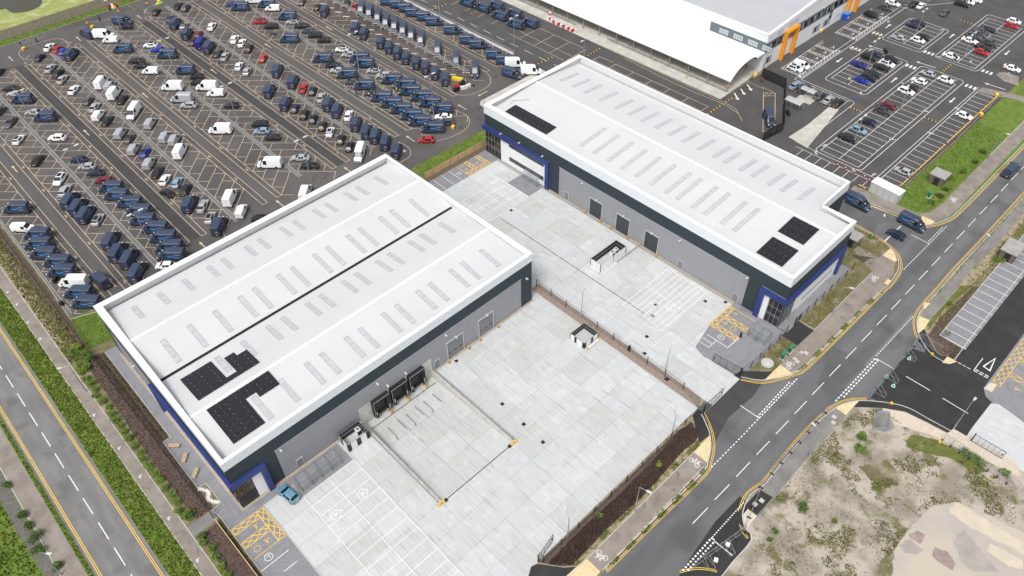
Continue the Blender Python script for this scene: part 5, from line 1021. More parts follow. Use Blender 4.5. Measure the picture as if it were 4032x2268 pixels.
def make_car(kind, c, variant=0):
    d = SHAPES[kind]; st = d['st']; root = bpy.data.objects.new({'H': 'hatchback_car', 'S': 'saloon_car', 'E': 'estate_car'}[kind], None); COL.objects.link(root); root.empty_display_size = .3
    def ring(s):
        x, zb, zt, w_, wr, zs = s; tall = zt - zb > .2
        return [(w_ * .88, zs), (w_ * .98, zs + .14), (w_, (zs + zb) * .5 + .06), (w_ * .965, zb), (wr + (.05 if tall else .08), zt - (.07 if tall else .02)), (wr * .80, zt)]
    def grp(i, j, top, bottom, left):
        if bottom: return 'body'
        if top and d['ws'][0] <= i <= d['ws'][1]: return 'windscreen'
        if top and d['rw'][0] <= i <= d['rw'][1]: return 'rear_window'
        if j == 4 and d['ws'][0] <= i <= d['ws'][1]: return 'windscreen'
        if j == 4 and d['rw'][0] <= i <= d['rw'][1]: return 'rear_window'
        if j == 3:
            for a, b_ in d['sg']:
                if a <= i < b_: return 'side_window_' + ('l' if left else 'r') + str(a)
        if j == 0: return 'sill' + ('l' if left else 'r')
        return 'body'
    P_ = loft(st, ring, grp, None)
    for k in 'lr': P_.pop('sill' + k).obj('sill_trim', M['trimb'], root)
    for k, b in P_.items():
        nm = k if not k.startswith('side') else 'side_window'
        o = b.obj(nm, PAINT[c] if k == 'body' else M['carglass'], root, smooth=False)
    w_ = st[4][3]; xf, xr = st[0][0], st[-1][0]
    for x in d['wb']:
        for s in (1, -1): wheel(root, x, s * (w_ - .10), d['r'], .115, M['rimd'] if c in 'k' and kind != 'S' else M['rim'])
    for x in d['wb']:
        for s in (1, -1):
            b = MB(); n = 12; q = [(x + (d['r'] + .06) * cos(pi * k / n), s * (w_ + .004), d['r'] + (d['r'] + .06) * sin(pi * k / n)) for k in range(n + 1)]
            b.face(q if s < 0 else q[::-1]); b.obj('wheel_arch', M['trimb'], root)
    zb = st[1][1]; pair('headlight', M['headl'], root, xf - .34, xf - .02, .46, .72, zb - .10, zb + .03); pair('tail_light', M['taill'], root, xr + .0, xr + .10, .50, .78, st[-2][1] - .12, st[-2][1] + .05)
    MB().box(xr - .02, xr + .02, -.26, .26, .56, .67).obj('number_plate', M['plate'], root); MB().box(xf - .02, xf + .03, -.26, .26, .38, .49).obj('front_number_plate', M['platew'], root)
    MB().box(xf - .05, xf + .015, -.55, .55, .30, .46).obj('bumper_grille', M['trimb'], root)
    pair('door_mirror', PAINT[c], root, .88, 1.04, w_, w_ + .14, st[4][1] - .02, st[4][1] + .12)
    if variant == 1: MB().box(-1.2, .15, -.48, .48, st[5][2] + .002, st[5][2] + .012).obj('panoramic_roof', M['carglass'], root)
    return root
# --- vans. station: x, belt z, shoulder z, roof z, w, w_shoulder, w_roof
def make_van(kind, c):
    big = kind in 'VGW'
    if big: st = [(2.99, .62, .70, .74, .72, .66, .55, .32), (2.88, .92, 1.02, 1.08, .93, .82, .66, .30), (2.45, 1.12, 1.24, 1.30, .99, .86, .70, .30), (2.18, 1.18, 1.34, 1.40, 1.0, .88, .72, .30), (1.30, 1.30, 2.18, 2.28, 1.02, .84, .66, .30), (.95, 1.32, 2.42, 2.58, 1.02, .86, .70, .30), (.40, 1.32, 2.54, 2.68, 1.02, .88, .76, .30), (-2.80, 1.32, 2.50, 2.65, 1.02, .88, .76, .30), (-2.93, 1.30, 2.44, 2.58, 1.0, .86, .74, .32)]
    else: st = [(2.32, .58, .66, .70, .68, .62, .50, .28), (2.22, .82, .92, .96, .86, .76, .60, .26), (1.75, 1.02, 1.12, 1.16, .92, .80, .62, .26), (1.55, 1.06, 1.18, 1.22, .93, .80, .62, .26), (.85, 1.12, 1.72, 1.80, .94, .74, .58, .26), (.55, 1.14, 1.82, 1.90, .94, .76, .62, .26), (.15, 1.14, 1.86, 1.93, .94, .78, .64, .26), (-2.16, 1.14, 1.82, 1.90, .94, .78, .64, .26), (-2.28, 1.10, 1.76, 1.84, .92, .76, .62, .28)]
    root = bpy.data.objects.new({'V': 'delivery_van', 'G': 'delivery_van', 'W': 'panel_van', 'C': 'compact_van'}[kind], None); COL.objects.link(root); root.empty_display_size = .3
    pm = VANBLUE if c == 'n' else PAINT[c]
    def ring(s): x, zb, zs, zt, w_, ws, wr, z0 = s; return [(w_ * .95, z0), (w_, z0 + .22), (w_, zb - .25 if zb > .8 else zb - .1), (w_ * .99, zb), (ws + (w_ - ws) * .12, zs), (wr, zt)]
    def grp(i, j, top, bottom, left):
        if bottom: return 'body'
        if i == 3 and (top or j == 4): return 'windscreen'
        if j == 3 and i in (4, 5): return 'side_window_' + ('l' if left else 'r')
        if j == 0: return 'sill' + ('l' if left else 'r')
        return 'body'
    P_ = loft(st, ring, grp, None); 
    for k in 'lr': P_.pop('sill' + k).obj('lower_trim', M['trimb'] if c in 'n' else M['black'], root)
    for k, b in P_.items(): b.obj('side_window' if k.startswith('side') else k, pm if k == 'body' else M['carglass'], root)
    w_ = 1.02 if big else .94; r_ = .36 if big else .32; wb = (2.02, -1.72) if big else (1.45, -1.45)
    for x in wb:
        for s in (1, -1): wheel(root, x, s * (w_ - .11), r_, .125, M['rim'] if not big else mat('van_wheel', (.12, .125, .13), .5))
    for x in wb:
        for s in (1, -1):
            b = MB(); n = 12; q = [(x + (r_ + .08) * cos(pi * k / n), s * (w_ + .005), r_ + (r_ + .08) * sin(pi * k / n)) for k in range(n + 1)]; b.face(q if s < 0 else q[::-1]); b.obj('wheel_arch', M['trimb'], root)
    xf, xr = st[0][0], st[-1][0]; z1 = .95 if big else .78
    pair('headlight', M['headl'], root, xf - .38, xf - .06, .60 if big else .5, .90 if big else .8, z1 - .05, z1 + .14); pair('tail_light', M['taill'], root, xr - .02, xr + .05, w_ - .16, w_ - .03, 1.0, 1.45)
    pair('door_mirror', M['trimb'], root, (1.85 if big else 1.2), (2.0 if big else 1.35), w_, w_ + .22, 1.3 if big else 1.05, 1.6 if big else 1.25)
    MB().box(xf - .06, xf + .012, -.6, .6, .42, .68).obj('bumper_grille', M['trimb'], root); MB().box(xf - .02, xf + .03, -.26, .26, .36, .47).obj('front_number_plate', M['platew'], root); MB().box(xr - .04, xr + .01, -w_ + .05, w_ - .05, .40, .56).obj('rear_bumper', M['trimb'], root); MB().box(xr - .03, xr - .01, -.45, -.05, .62, .73).obj('number_plate', M['plate'], root)
    b = MB(); b.box(xr - .006, xr + .006, -.015, .015, .6, st[-1][3] - .15); b.obj('door_seam', M['trimb'], root)
    if kind == 'V':
        for s in (1, -1):
            # curved arrow: runs rear-to-front on the right flank and front-to-rear on the left, text reads left to right on both
            b = MB(); n = 12; dirx = 1 if s < 0 else -1; y = lambda z: s * (w_ + .012 if z < 1.32 else w_ + .012 - (z - 1.32) * .095); x0 = -2.35 if s < 0 else .75
            def pt(t, o): x = x0 + dirx * 1.95 * t; z = 1.92 - .42 * sin(pi * (t * .86 + .10)) + o; return (x, y(z), z)
            for k in range(n):
                t0, t1 = k / n, (k + 1) / n; h0 = .035 + .085 * sin(pi * t0); h1 = .035 + .085 * sin(pi * t1); q = [pt(t0, -h0), pt(t1, -h1), pt(t1, h1), pt(t0, h0)]; b.face(q)
            e = pt(1, 0); b.face([(e[0] - dirx * .05, e[1], e[2] - .22), (e[0] + dirx * .13, e[1], e[2] + .16), (e[0] + dirx * .02, e[1], e[2] + .16)]); b.face([(e[0] - dirx * .28, e[1], e[2] + .10), (e[0] + dirx * .12, e[1], e[2] + .20), (e[0] + dirx * .12, e[1], e[2] + .12)])
            b.obj('arrow_mark', M['mark'], root)
            mtx = Matrix(((dirx, 0, 0, e[0] + dirx * .22), (0, 0, s, s * (w_ + .016 - .06)), (0, 1, 0, 1.88), (0, 0, 0, 1)))
            link('lettering', TXT(mtx), root)
            MB().box(min(e[0] - dirx * .3, e[0] + dirx * .95), max(e[0] - dirx * .3, e[0] + dirx * .95), min(s * (w_ + .004), s * (w_ + .012)), max(s * (w_ + .004), s * (w_ + .012)), 1.26, 1.30).obj('strap_line', M['markw'], root)
        MB().box(xr - .022, xr - .008, -.62, -.12, 1.42, 1.52).obj('rear_lettering', M['markw'], root)
        MB().box(1.12, 1.34, .42, .66, 2.42, 2.47).obj('roof_beacon', M['white_p'], root) if False else MB().box(1.75, 1.9, -.72, -.42, 1.92, 2.06).obj('windscreen_label', M['white_p'], root)
    elif kind == 'W' and c == 'w': MB().box(-1.6, .9, w_ + .002, w_ + .010, 1.05, 1.09).obj('side_strake', M['lamp'], root)
    return root
_txt = text3('prime', .34, 'lettering', M['markw'], None, Matrix.Identity(4))
def TXT(m):
    me = _txt.copy(); me.transform(m); return me
VEH = """V|n|-45|69.07|249.44|first navy arrow-marked van from the top, the row right of the third drain
H|k|135|68.34|245.88|first black hatchback from the top, the row right of the third drain
G|n|100|57.58|249.09|only navy plain tall van in the row left of the third drain
W|w|-45|61.00|244.68|first white tall panel van from the top, the row left of the third drain
C|w|135|61.18|240.41|first white compact van from the top, the row left of the third drain
S|w|45|46.33|249.92|only white saloon in the row right of the second drain
H|r|45|47.55|246.77|only red hatchback in the row right of the second drain
H|b|45|48.20|244.14|only blue hatchback in the row right of the second drain
V|n|45|49.15|239.80|only navy arrow-marked van in the row right of the second drain
H|n|45|41.86|245.56|only navy hatchback in the row left of the second drain
S|s|45|41.68|236.77|first silver saloon from the top, the row left of the second drain
E|k|45|42.12|232.10|first black estate from the top, the row left of the second drain
S|s|45|41.66|228.01|second silver saloon from the top, the row left of the second drain
S|w|45|41.71|220.06|only white saloon in the row left of the second drain
W|w|45|48.70|217.55|first white tall panel van from the top, the row right of the second drain
C|s|45|49.56|214.41|first silver compact van from the top, the row right of the second drain
W|w|45|48.80|209.52|second white tall panel van from the top, the row right of the second drain
S|k|45|49.17|205.59|only black saloon in the row right of the second drain
H|g|45|42.19|211.39|first dark grey hatchback from the top, the row left of the second drain
S|s|45|42.09|206.94|third silver saloon from the top, the row left of the second drain
C|w|45|41.04|201.93|only white compact van in the row left of the second drain
S|k|45|41.79|198.10|first black saloon from the top, the row left of the second drain
W|w|-135|48.30|196.47|third white tall panel van from the top, the row right of the second drain
C|s|45|49.08|188.48|second silver compact van from the top, the row right of the second drain
C|s|45|41.61|189.60|first silver compact van from the top, the row left of the second drain
H|g|45|42.28|186.04|second dark grey hatchback from the top, the row left of the second drain
C|s|45|48.89|179.74|third silver compact van from the top, the row right of the second drain
C|s|45|50.02|176.91|fourth silver compact van from the top, the row right of the second drain
V|n|135|61.15|231.78|only navy arrow-marked van in the row left of the third drain
H|w|135|68.35|228.89|only white hatchback in the row right of the third drain
S|b|135|68.77|224.58|only blue saloon in the row right of the third drain
V|n|135|68.97|219.14|second navy arrow-marked van from the top, the row right of the third drain
S|k|135|61.10|222.79|first black saloon from the top, the row left of the third drain
S|k|135|60.80|219.05|second black saloon from the top, the row left of the third drain
C|w|135|61.30|213.96|second white compact van from the top, the row left of the third drain
V|n|135|68.30|206.85|third navy arrow-marked van from the top, the row right of the third drain
H|k|135|69.33|201.94|second black hatchback from the top, the row right of the third drain
H|k|135|67.96|198.76|third black hatchback from the top, the row right of the third drain
W|w|135|61.64|201.03|second white tall panel van from the top, the row left of the third drain
W|w|135|68.41|194.15|only white tall panel van in the row right of the third drain
C|w|135|68.54|189.61|only white compact van in the row right of the third drain
W|s|135|60.56|193.42|only silver tall panel van in the row left of the third drain
E|s|135|60.43|189.51|only silver estate in the row left of the third drain
H|k|135|68.52|181.33|fourth black hatchback from the top, the row right of the third drain
W|w|135|60.45|172.34|third white tall panel van from the top, the row left of the third drain
H|k|45|79.78|248.81|first black hatchback from the top, the row left of the fourth drain
S|k|45|86.90|247.83|only black saloon in the row right of the fourth drain
E|g|45|87.73|244.64|only dark grey estate in the row right of the fourth drain
H|n|45|80.57|240.94|first navy hatchback from the top, the row left of the fourth drain
V|n|45|80.00|235.84|first navy arrow-marked van from the top, the row left of the fourth drain
H|s|45|81.55|233.45|first silver hatchback from the top, the row left of the fourth drain
V|n|45|79.36|226.97|second navy arrow-marked van from the top, the row left of the fourth drain
H|m|45|81.95|225.01|only maroon hatchback in the row left of the fourth drain
H|k|45|78.35|221.55|second black hatchback from the top, the row left of the fourth drain
W|v|45|79.57|218.57|only royal blue tall panel van in the row left of the fourth drain
V|n|45|79.89|214.34|third navy arrow-marked van from the top, the row left of the fourth drain
E|w|45|87.37|226.54|first white estate from the top, the row right of the fourth drain
S|g|45|80.33|210.32|only dark grey saloon in the row left of the fourth drain
S|s|45|80.79|206.67|only silver saloon in the row left of the fourth drain
E|w|45|88.12|213.94|second white estate from the top, the row right of the fourth drain
S|w|45|88.60|210.46|first white saloon from the top, the row right of the fourth drain
E|k|45|88.28|205.75|only black estate in the row right of the fourth drain
H|w|45|80.82|198.65|first white hatchback from the top, the row left of the fourth drain
H|s|45|80.90|194.28|second silver hatchback from the top, the row left of the fourth drain
S|v|135|99.88|235.50|only royal blue saloon in the row left of the fifth drain
V|n|135|100.03|231.37|first navy arrow-marked van from the top, the row left of the fifth drain
H|n|45|30.37|245.34|first navy hatchback from the top, the row right of the first drain
S|k|135|29.37|233.33|only black saloon in the row right of the first drain
S|s|135|29.31|229.49|first silver saloon from the top, the row right of the first drain
V|n|135|29.59|224.26|first navy arrow-marked van from the top, the row right of the first drain
H|g|45|23.41|223.58|only dark grey hatchback in the row left of the first drain
S|g|-135|23.34|215.63|only dark grey saloon in the row left of the first drain
S|s|135|29.48|216.12|second silver saloon from the top, the row right of the first drain
V|n|135|30.55|210.74|second navy arrow-marked van from the top, the row right of the first drain
H|w|45|21.91|205.85|only white hatchback in the row left of the first drain
E|w|135|29.16|199.38|only white estate in the row right of the first drain
V|n|135|107.17|227.06|first navy arrow-marked van from the top, the row right of the fifth drain
C|w|135|107.21|223.39|only white compact van in the row right of the fifth drain
W|w|135|106.10|232.58|only white tall panel van in the row right of the fifth drain
V|n|135|107.20|214.80|second navy arrow-marked van from the top, the row right of the fifth drain
H|r|135|99.62|218.79|first red hatchback from the top, the row left of the fifth drain
E|k|135|100.31|213.27|only black estate in the row left of the fifth drain
H|s|135|106.80|211.14|first silver hatchback from the top, the row right of the fifth drain
S|k|135|107.10|206.87|only black saloon in the row right of the fifth drain
H|g|135|106.73|202.63|only dark grey hatchback in the row right of the fifth drain
E|k|135|106.65|198.54|only black estate in the row right of the fifth drain
H|k|135|106.86|194.15|only black hatchback in the row right of the fifth drain
V|n|135|99.47|201.46|second navy arrow-marked van from the top, the row left of the fifth drain
H|w|135|107.37|185.41|only white hatchback in the row right of the fifth drain
H|s|135|106.94|181.47|second silver hatchback from the top, the row right of the fifth drain
V|n|135|107.39|176.80|third navy arrow-marked van from the top, the row right of the fifth drain
V|n|135|106.56|173.27|fourth navy arrow-marked van from the top, the row right of the fifth drain
V|n|135|99.88|184.30|third navy arrow-marked van from the top, the row left of the fifth drain
S|k|135|100.05|179.53|only black saloon in the row left of the fifth drain
S|s|135|99.44|176.20|only silver saloon in the row left of the fifth drain
V|n|135|99.58|171.90|fourth navy arrow-marked van from the top, the row left of the fifth drain
H|s|135|106.75|168.75|third silver hatchback from the top, the row right of the fifth drain
E|s|135|106.96|164.41|only silver estate in the row right of the fifth drain
V|n|135|106.65|160.51|fifth navy arrow-marked van from the top, the row right of the fifth drain
S|g|135|98.74|168.07|only dark grey saloon in the row left of the fifth drain
V|n|135|99.36|163.45|fifth navy arrow-marked van from the top, the row left of the fifth drain
V|n|135|107.61|155.80|sixth navy arrow-marked van from the top, the row right of the fifth drain
V|n|135|106.47|152.20|seventh navy arrow-marked van from the top, the row right of the fifth drain
V|n|135|106.82|147.77|eighth navy arrow-marked van from the top, the row right of the fifth drain
E|g|135|98.99|159.25|only dark grey estate in the row left of the fifth drain
V|n|135|98.99|155.14|sixth navy arrow-marked van from the top, the row left of the fifth drain
V|n|135|99.04|150.89|seventh navy arrow-marked van from the top, the row left of the fifth drain
V|n|135|99.10|146.72|eighth navy arrow-marked van from the top, the row left of the fifth drain
V|n|135|106.57|143.74|ninth navy arrow-marked van from the top, the row right of the fifth drain
V|n|135|106.70|139.22|tenth navy arrow-marked van from the top, the row right of the fifth drain
V|n|135|99.15|142.44|ninth navy arrow-marked van from the top, the row left of the fifth drain
V|n|135|98.93|138.71|tenth navy arrow-marked van from the top, the row left of the fifth drain
V|n|135|99.23|133.91|eleventh navy arrow-marked van from the top, the row left of the fifth drain
S|w|135|105.07|136.58|only white saloon in the row right of the fifth drain
E|g|135|103.86|133.98|only dark grey estate in the row right of the fifth drain
H|g|45|116.50|220.95|only dark grey hatchback in the row left of the charging gantry
H|k|45|118.02|214.28|only black hatchback in the row left of the charging gantry
V|n|45|117.65|209.45|first navy arrow-marked van from the top, the row left of the charging gantry
E|g|-135|126.05|209.47|only dark grey estate in the row right of the charging gantry
H|r|-135|126.13|205.44|only red hatchback in the row right of the charging gantry
V|n|-135|126.45|201.88|first navy arrow-marked van from the top, the row right of the charging gantry
V|n|-135|126.87|198.10|second navy arrow-marked van from the top, the row right of the charging gantry
V|n|-135|126.88|193.73|third navy arrow-marked van from the top, the row right of the charging gantry
V|n|-135|126.51|189.06|fourth navy arrow-marked van from the top, the row right of the charging gantry
V|n|-135|126.97|185.33|fifth navy arrow-marked van from the top, the row right of the charging gantry
V|n|-135|126.97|181.19|sixth navy arrow-marked van from the top, the row right of the charging gantry
V|n|-135|126.82|176.84|seventh navy arrow-marked van from the top, the row right of the charging gantry
V|n|-135|126.97|172.53|eighth navy arrow-marked van from the top, the row right of the charging gantry
V|n|-135|126.58|164.34|ninth navy arrow-marked van from the top, the row right of the charging gantry
V|n|-135|126.36|155.82|tenth navy arrow-marked van from the top, the row right of the charging gantry
V|n|-135|126.31|147.62|eleventh navy arrow-marked van from the top, the row right of the charging gantry
V|n|45|117.74|192.94|second navy arrow-marked van from the top, the row left of the charging gantry
V|n|45|117.52|188.33|third navy arrow-marked van from the top, the row left of the charging gantry
V|n|45|117.74|180.14|fourth navy arrow-marked van from the top, the row left of the charging gantry
V|n|45|117.64|175.93|fifth navy arrow-marked van from the top, the row left of the charging gantry
V|n|45|117.36|171.66|sixth navy arrow-marked van from the top, the row left of the charging gantry
V|n|45|117.27|167.53|seventh navy arrow-marked van from the top, the row left of the charging gantry
V|n|45|117.61|163.21|eighth navy arrow-marked van from the top, the row left of the charging gantry
V|n|45|117.73|159.26|ninth navy arrow-marked van from the top, the row left of the charging gantry
V|n|45|117.64|154.90|tenth navy arrow-marked van from the top, the row left of the charging gantry
V|n|45|117.53|150.42|eleventh navy arrow-marked van from the top, the row left of the charging gantry
V|n|-45|136.17|199.75|first navy arrow-marked van from the top, the row by the guard rail
V|n|-45|136.98|195.66|second navy arrow-marked van from the top, the row by the guard rail
V|n|-45|137.35|191.67|third navy arrow-marked van from the top, the row by the guard rail
V|n|-45|136.85|187.55|fourth navy arrow-marked van from the top, the row by the guard rail
V|n|-45|137.56|182.95|fifth navy arrow-marked van from the top, the row by the guard rail
V|n|-45|137.42|178.34|sixth navy arrow-marked van from the top, the row by the guard rail
V|n|-45|137.74|170.15|seventh navy arrow-marked van from the top, the row by the guard rail
V|n|-45|137.01|162.00|eighth navy arrow-marked van from the top, the row by the guard rail
V|n|-45|137.19|157.75|ninth navy arrow-marked van from the top, the row by the guard rail
V|n|-45|136.47|149.83|tenth navy arrow-marked van from the top, the row by the guard rail
V|n|-45|136.39|145.43|eleventh navy arrow-marked van from the top, the row by the guard rail
V|n|97|153.25|181.35|first navy arrow-marked van from the top, the bays beside the long white canopy
V|n|97|154.18|174.95|second navy arrow-marked van from the top, the bays beside the long white canopy
V|n|97|157.88|172.84|third navy arrow-marked van from the top, the bays beside the long white canopy
V|n|97|154.05|166.97|fourth navy arrow-marked van from the top, the bays beside the long white canopy
H|r|45|88.12|197.70|only red hatchback in the row right of the fourth drain
V|n|45|87.01|187.81|first navy arrow-marked van from the top, the row right of the fourth drain
V|n|45|86.84|179.53|second navy arrow-marked van from the top, the row right of the fourth drain
V|n|45|79.53|179.92|fourth navy arrow-marked van from the top, the row left of the fourth drain
S|r|45|87.25|175.06|only red saloon in the row right of the fourth drain
H|n|45|88.21|172.03|only navy hatchback in the row right of the fourth drain
S|s|45|87.90|167.52|only silver saloon in the row right of the fourth drain
V|n|45|79.21|171.20|fifth navy arrow-marked van from the top, the row left of the fourth drain
V|n|45|87.10|162.86|third navy arrow-marked van from the top, the row right of the fourth drain
V|n|45|86.95|158.55|fourth navy arrow-marked van from the top, the row right of the fourth drain
H|n|45|79.89|167.94|second navy hatchback from the top, the row left of the fourth drain
E|k|45|79.99|163.55|only black estate in the row left of the fourth drain
S|w|45|87.94|154.92|second white saloon from the top, the row right of the fourth drain
H|n|45|80.44|160.11|third navy hatchback from the top, the row left of the fourth drain
V|n|45|86.77|149.91|fifth navy arrow-marked van from the top, the row right of the fourth drain
H|k|45|80.25|155.60|third black hatchback from the top, the row left of the fourth drain
V|n|45|86.53|145.03|sixth navy arrow-marked van from the top, the row right of the fourth drain
H|w|45|80.14|151.89|second white hatchback from the top, the row left of the fourth drain
V|n|45|87.03|141.90|seventh navy arrow-marked van from the top, the row right of the fourth drain
E|k|135|69.23|167.83|only black estate in the row right of the third drain
H|l|135|67.90|164.69|only light blue hatchback in the row right of the third drain
H|k|135|68.32|160.25|fifth black hatchback from the top, the row right of the third drain
V|n|45|87.02|137.72|eighth navy arrow-marked van from the top, the row right of the fourth drain
H|k|45|80.11|147.11|fourth black hatchback from the top, the row left of the fourth drain
H|r|135|95.17|131.54|red hatchback driving out past the end of the parking rows
V|n|97|158.08|164.76|fifth navy arrow-marked van from the top, the bays beside the long white canopy
V|n|97|153.62|159.38|sixth navy arrow-marked van from the top, the bays beside the long white canopy
V|n|97|157.27|156.75|seventh navy arrow-marked van from the top, the bays beside the long white canopy
W|w|-45|136.98|142.42|first white tall panel van from the top, the row by the guard rail
V|n|-75|132.39|138.89|twelfth navy arrow-marked van from the top, the row by the guard rail
W|w|-45|137.20|136.30|second white tall panel van from the top, the row by the guard rail
S|k|45|22.03|193.24|only black saloon in the row left of the first drain
H|n|135|29.25|186.15|second navy hatchback from the top, the row right of the first drain
H|s|135|29.63|181.73|only silver hatchback in the row right of the first drain
H|n|135|29.96|177.69|third navy hatchback from the top, the row right of the first drain
E|m|135|30.19|173.03|only maroon estate in the row right of the first drain
E|w|-135|22.83|181.23|only white estate in the row left of the first drain
E|s|45|21.98|175.90|only silver estate in the row left of the first drain
V|n|45|21.41|170.85|first navy arrow-marked van from the top, the row left of the first drain
V|n|45|21.81|167.15|second navy arrow-marked van from the top, the row left of the first drain
V|n|45|21.96|163.27|third navy arrow-marked van from the top, the row left of the first drain
H|s|45|23.08|160.05|only silver hatchback in the row left of the first drain
V|n|135|30.10|168.64|third navy arrow-marked van from the top, the row right of the first drain
V|n|135|29.76|164.89|fourth navy arrow-marked van from the top, the row right of the first drain
V|n|135|30.68|160.02|fifth navy arrow-marked van from the top, the row right of the first drain
V|n|135|30.87|155.68|sixth navy arrow-marked van from the top, the row right of the first drain
V|n|135|30.04|152.02|seventh navy arrow-marked van from the top, the row right of the first drain
V|n|135|30.78|147.39|eighth navy arrow-marked van from the top, the row right of the first drain
V|n|135|30.60|143.25|ninth navy arrow-marked van from the top, the row right of the first drain
V|n|135|30.18|139.38|tenth navy arrow-marked van from the top, the row right of the first drain
V|n|135|29.19|136.49|eleventh navy arrow-marked van from the top, the row right of the first drain
H|w|135|26.90|135.01|only white hatchback in the row right of the first drain
V|n|135|11.37|176.61|first navy arrow-marked van from the top, the kerbside row nearest the left verge
C|w|-45|9.90|168.86|only white compact van in the kerbside row nearest the left verge
V|n|135|11.33|163.90|second navy arrow-marked van from the top, the kerbside row nearest the left verge
V|n|135|10.32|160.43|third navy arrow-marked van from the top, the kerbside row nearest the left verge
V|n|135|9.95|156.49|fourth navy arrow-marked van from the top, the kerbside row nearest the left verge
V|n|135|11.12|151.77|fifth navy arrow-marked van from the top, the kerbside row nearest the left verge
V|n|135|10.54|148.20|sixth navy arrow-marked van from the top, the kerbside row nearest the left verge
W|w|135|11.11|143.31|only white tall panel van in the kerbside row nearest the left verge
G|n|97|15.19|140.26|only navy plain tall van in the kerbside row nearest the left verge
V|n|45|22.16|150.46|fourth navy arrow-marked van from the top, the row left of the first drain
V|n|45|21.65|145.82|fifth navy arrow-marked van from the top, the row left of the first drain
G|n|45|22.50|142.14|only navy plain tall van in the row left of the first drain
V|n|45|21.89|136.96|sixth navy arrow-marked van from the top, the row left of the first drain
C|s|45|40.92|180.35|second silver compact van from the top, the row left of the second drain
H|b|45|42.31|177.23|only blue hatchback in the row left of the second drain
C|s|45|40.91|171.86|third silver compact van from the top, the row left of the second drain
S|k|45|40.87|167.44|second black saloon from the top, the row left of the second drain
H|w|45|40.69|163.20|only white hatchback in the row left of the second drain
H|l|45|42.21|160.05|only light blue hatchback in the row left of the second drain
H|k|102|38.65|158.04|black hatchback driving in the aisle left of the second drain
E|k|45|42.35|155.98|second black estate from the top, the row left of the second drain
W|w|45|48.73|170.98|fourth white tall panel van from the top, the row right of the second drain
V|n|45|40.43|150.09|first navy arrow-marked van from the top, the row left of the second drain
S|s|45|42.26|147.65|fourth silver saloon from the top, the row left of the second drain
H|s|45|41.42|142.66|only silver hatchback in the row left of the second drain
V|n|45|41.41|138.26|second navy arrow-marked van from the top, the row left of the second drain
W|w|45|48.18|145.53|fifth white tall panel van from the top, the row right of the second drain
C|w|45|47.51|139.43|only white compact van in the row right of the second drain
V|n|135|10.55|139.42|seventh navy arrow-marked van from the top, the kerbside row nearest the left verge
V|n|135|10.52|135.56|eighth navy arrow-marked van from the top, the kerbside row nearest the left verge
H|k|45|79.81|143.02|fifth black hatchback from the top, the row left of the fourth drain
W|w|135|61.62|150.43|fourth white tall panel van from the top, the row left of the third drain
S|s|135|68.45|147.67|only silver saloon in the row right of the third drain
S|k|135|68.17|143.35|only black saloon in the row right of the third drain
W|w|45|61.44|134.55|fifth white tall panel van from the top, the row left of the third drain
W|w|-135|79.62|138.36|only white tall panel van in the row left of the fourth drain
V|n|45|86.73|132.96|ninth navy arrow-marked van from the top, the row right of the fourth drain
H|k|135|49.20|134.38|only black hatchback in the row right of the second drain
H|l|100|16.30|70.66|light blue hatchback parked by the near warehouse entrance and cycle shelter
S|w|-88|247.60|84.74|only white saloon in the top right bays near the depot
E|g|-88|242.91|84.70|only dark grey estate in the top right bays near the depot
E|k|-88|235.46|85.68|only black estate in the top right bays near the depot
E|k|1.7|251.77|79.83|first black estate from the top, the depot-side bays of the right car park
H|w|1.7|252.09|77.63|only white hatchback in the depot-side bays of the right car park
E|g|1.7|252.47|70.30|first dark grey estate from the top, the middle bays of the right car park
E|k|-88|261.95|69.06|first black estate from the top, the middle bays of the right car park
H|w|-88|264.79|68.44|second white hatchback from the top, the middle bays of the right car park
H|w|-88|267.68|67.27|first white hatchback from the top, the middle bays of the right car park
S|k|-88|240.44|72.90|only black saloon in the depot-side bays of the right car park
S|n|92|237.76|73.26|only navy saloon in the depot-side bays of the right car park
H|s|92|227.32|72.83|only silver hatchback in the depot-side bays of the right car park
H|w|-88|230.00|68.18|third white hatchback from the top, the middle bays of the right car park
H|k|92|232.83|68.14|first black hatchback from the top, the middle bays of the right car park
H|n|92|213.21|73.18|only navy hatchback in the depot-side bays of the right car park
E|k|-88|210.74|73.40|second black estate from the top, the depot-side bays of the right car park
H|k|-88|213.86|68.30|second black hatchback from the top, the middle bays of the right car park
E|w|-88|210.58|67.98|first white estate from the top, the middle bays of the right car park
S|v|-88|204.88|73.26|only royal blue saloon in the depot-side bays of the right car park
S|k|-88|207.90|68.07|second black saloon from the top, the middle bays of the right car park
S|k|-88|203.00|68.22|third black saloon from the top, the middle bays of the right car park
E|k|-88|200.25|67.97|second black estate from the top, the middle bays of the right car park
H|b|-88|197.67|68.60|only blue hatchback in the middle bays of the right car park
C|w|-88|193.07|84.45|only white compact van in the bays along the depot wall
E|w|-88|190.48|84.94|only white estate in the bays along the depot wall
S|l|1.7|182.54|80.08|only light blue saloon in the depot-side bays of the right car park
C|g|1.7|182.51|77.36|only dark grey compact van in the depot-side bays of the right car park
E|g|1.7|182.59|72.62|only dark grey estate in the depot-side bays of the right car park
S|s|1.7|182.39|69.92|only silver saloon in the middle bays of the right car park
E|k|1.7|182.49|67.38|third black estate from the top, the middle bays of the right car park
G|n|-135|162.92|75.80|navy van parked in the outlined bay inside the black mesh fence
S|k|-88|250.65|56.43|first black saloon from the top, the middle bays of the right car park
S|g|-88|248.26|57.18|only dark grey saloon in the middle bays of the right car park
E|g|-88|245.88|57.31|second dark grey estate from the top, the middle bays of the right car park
E|g|-88|243.44|57.61|third dark grey estate from the top, the middle bays of the right car park
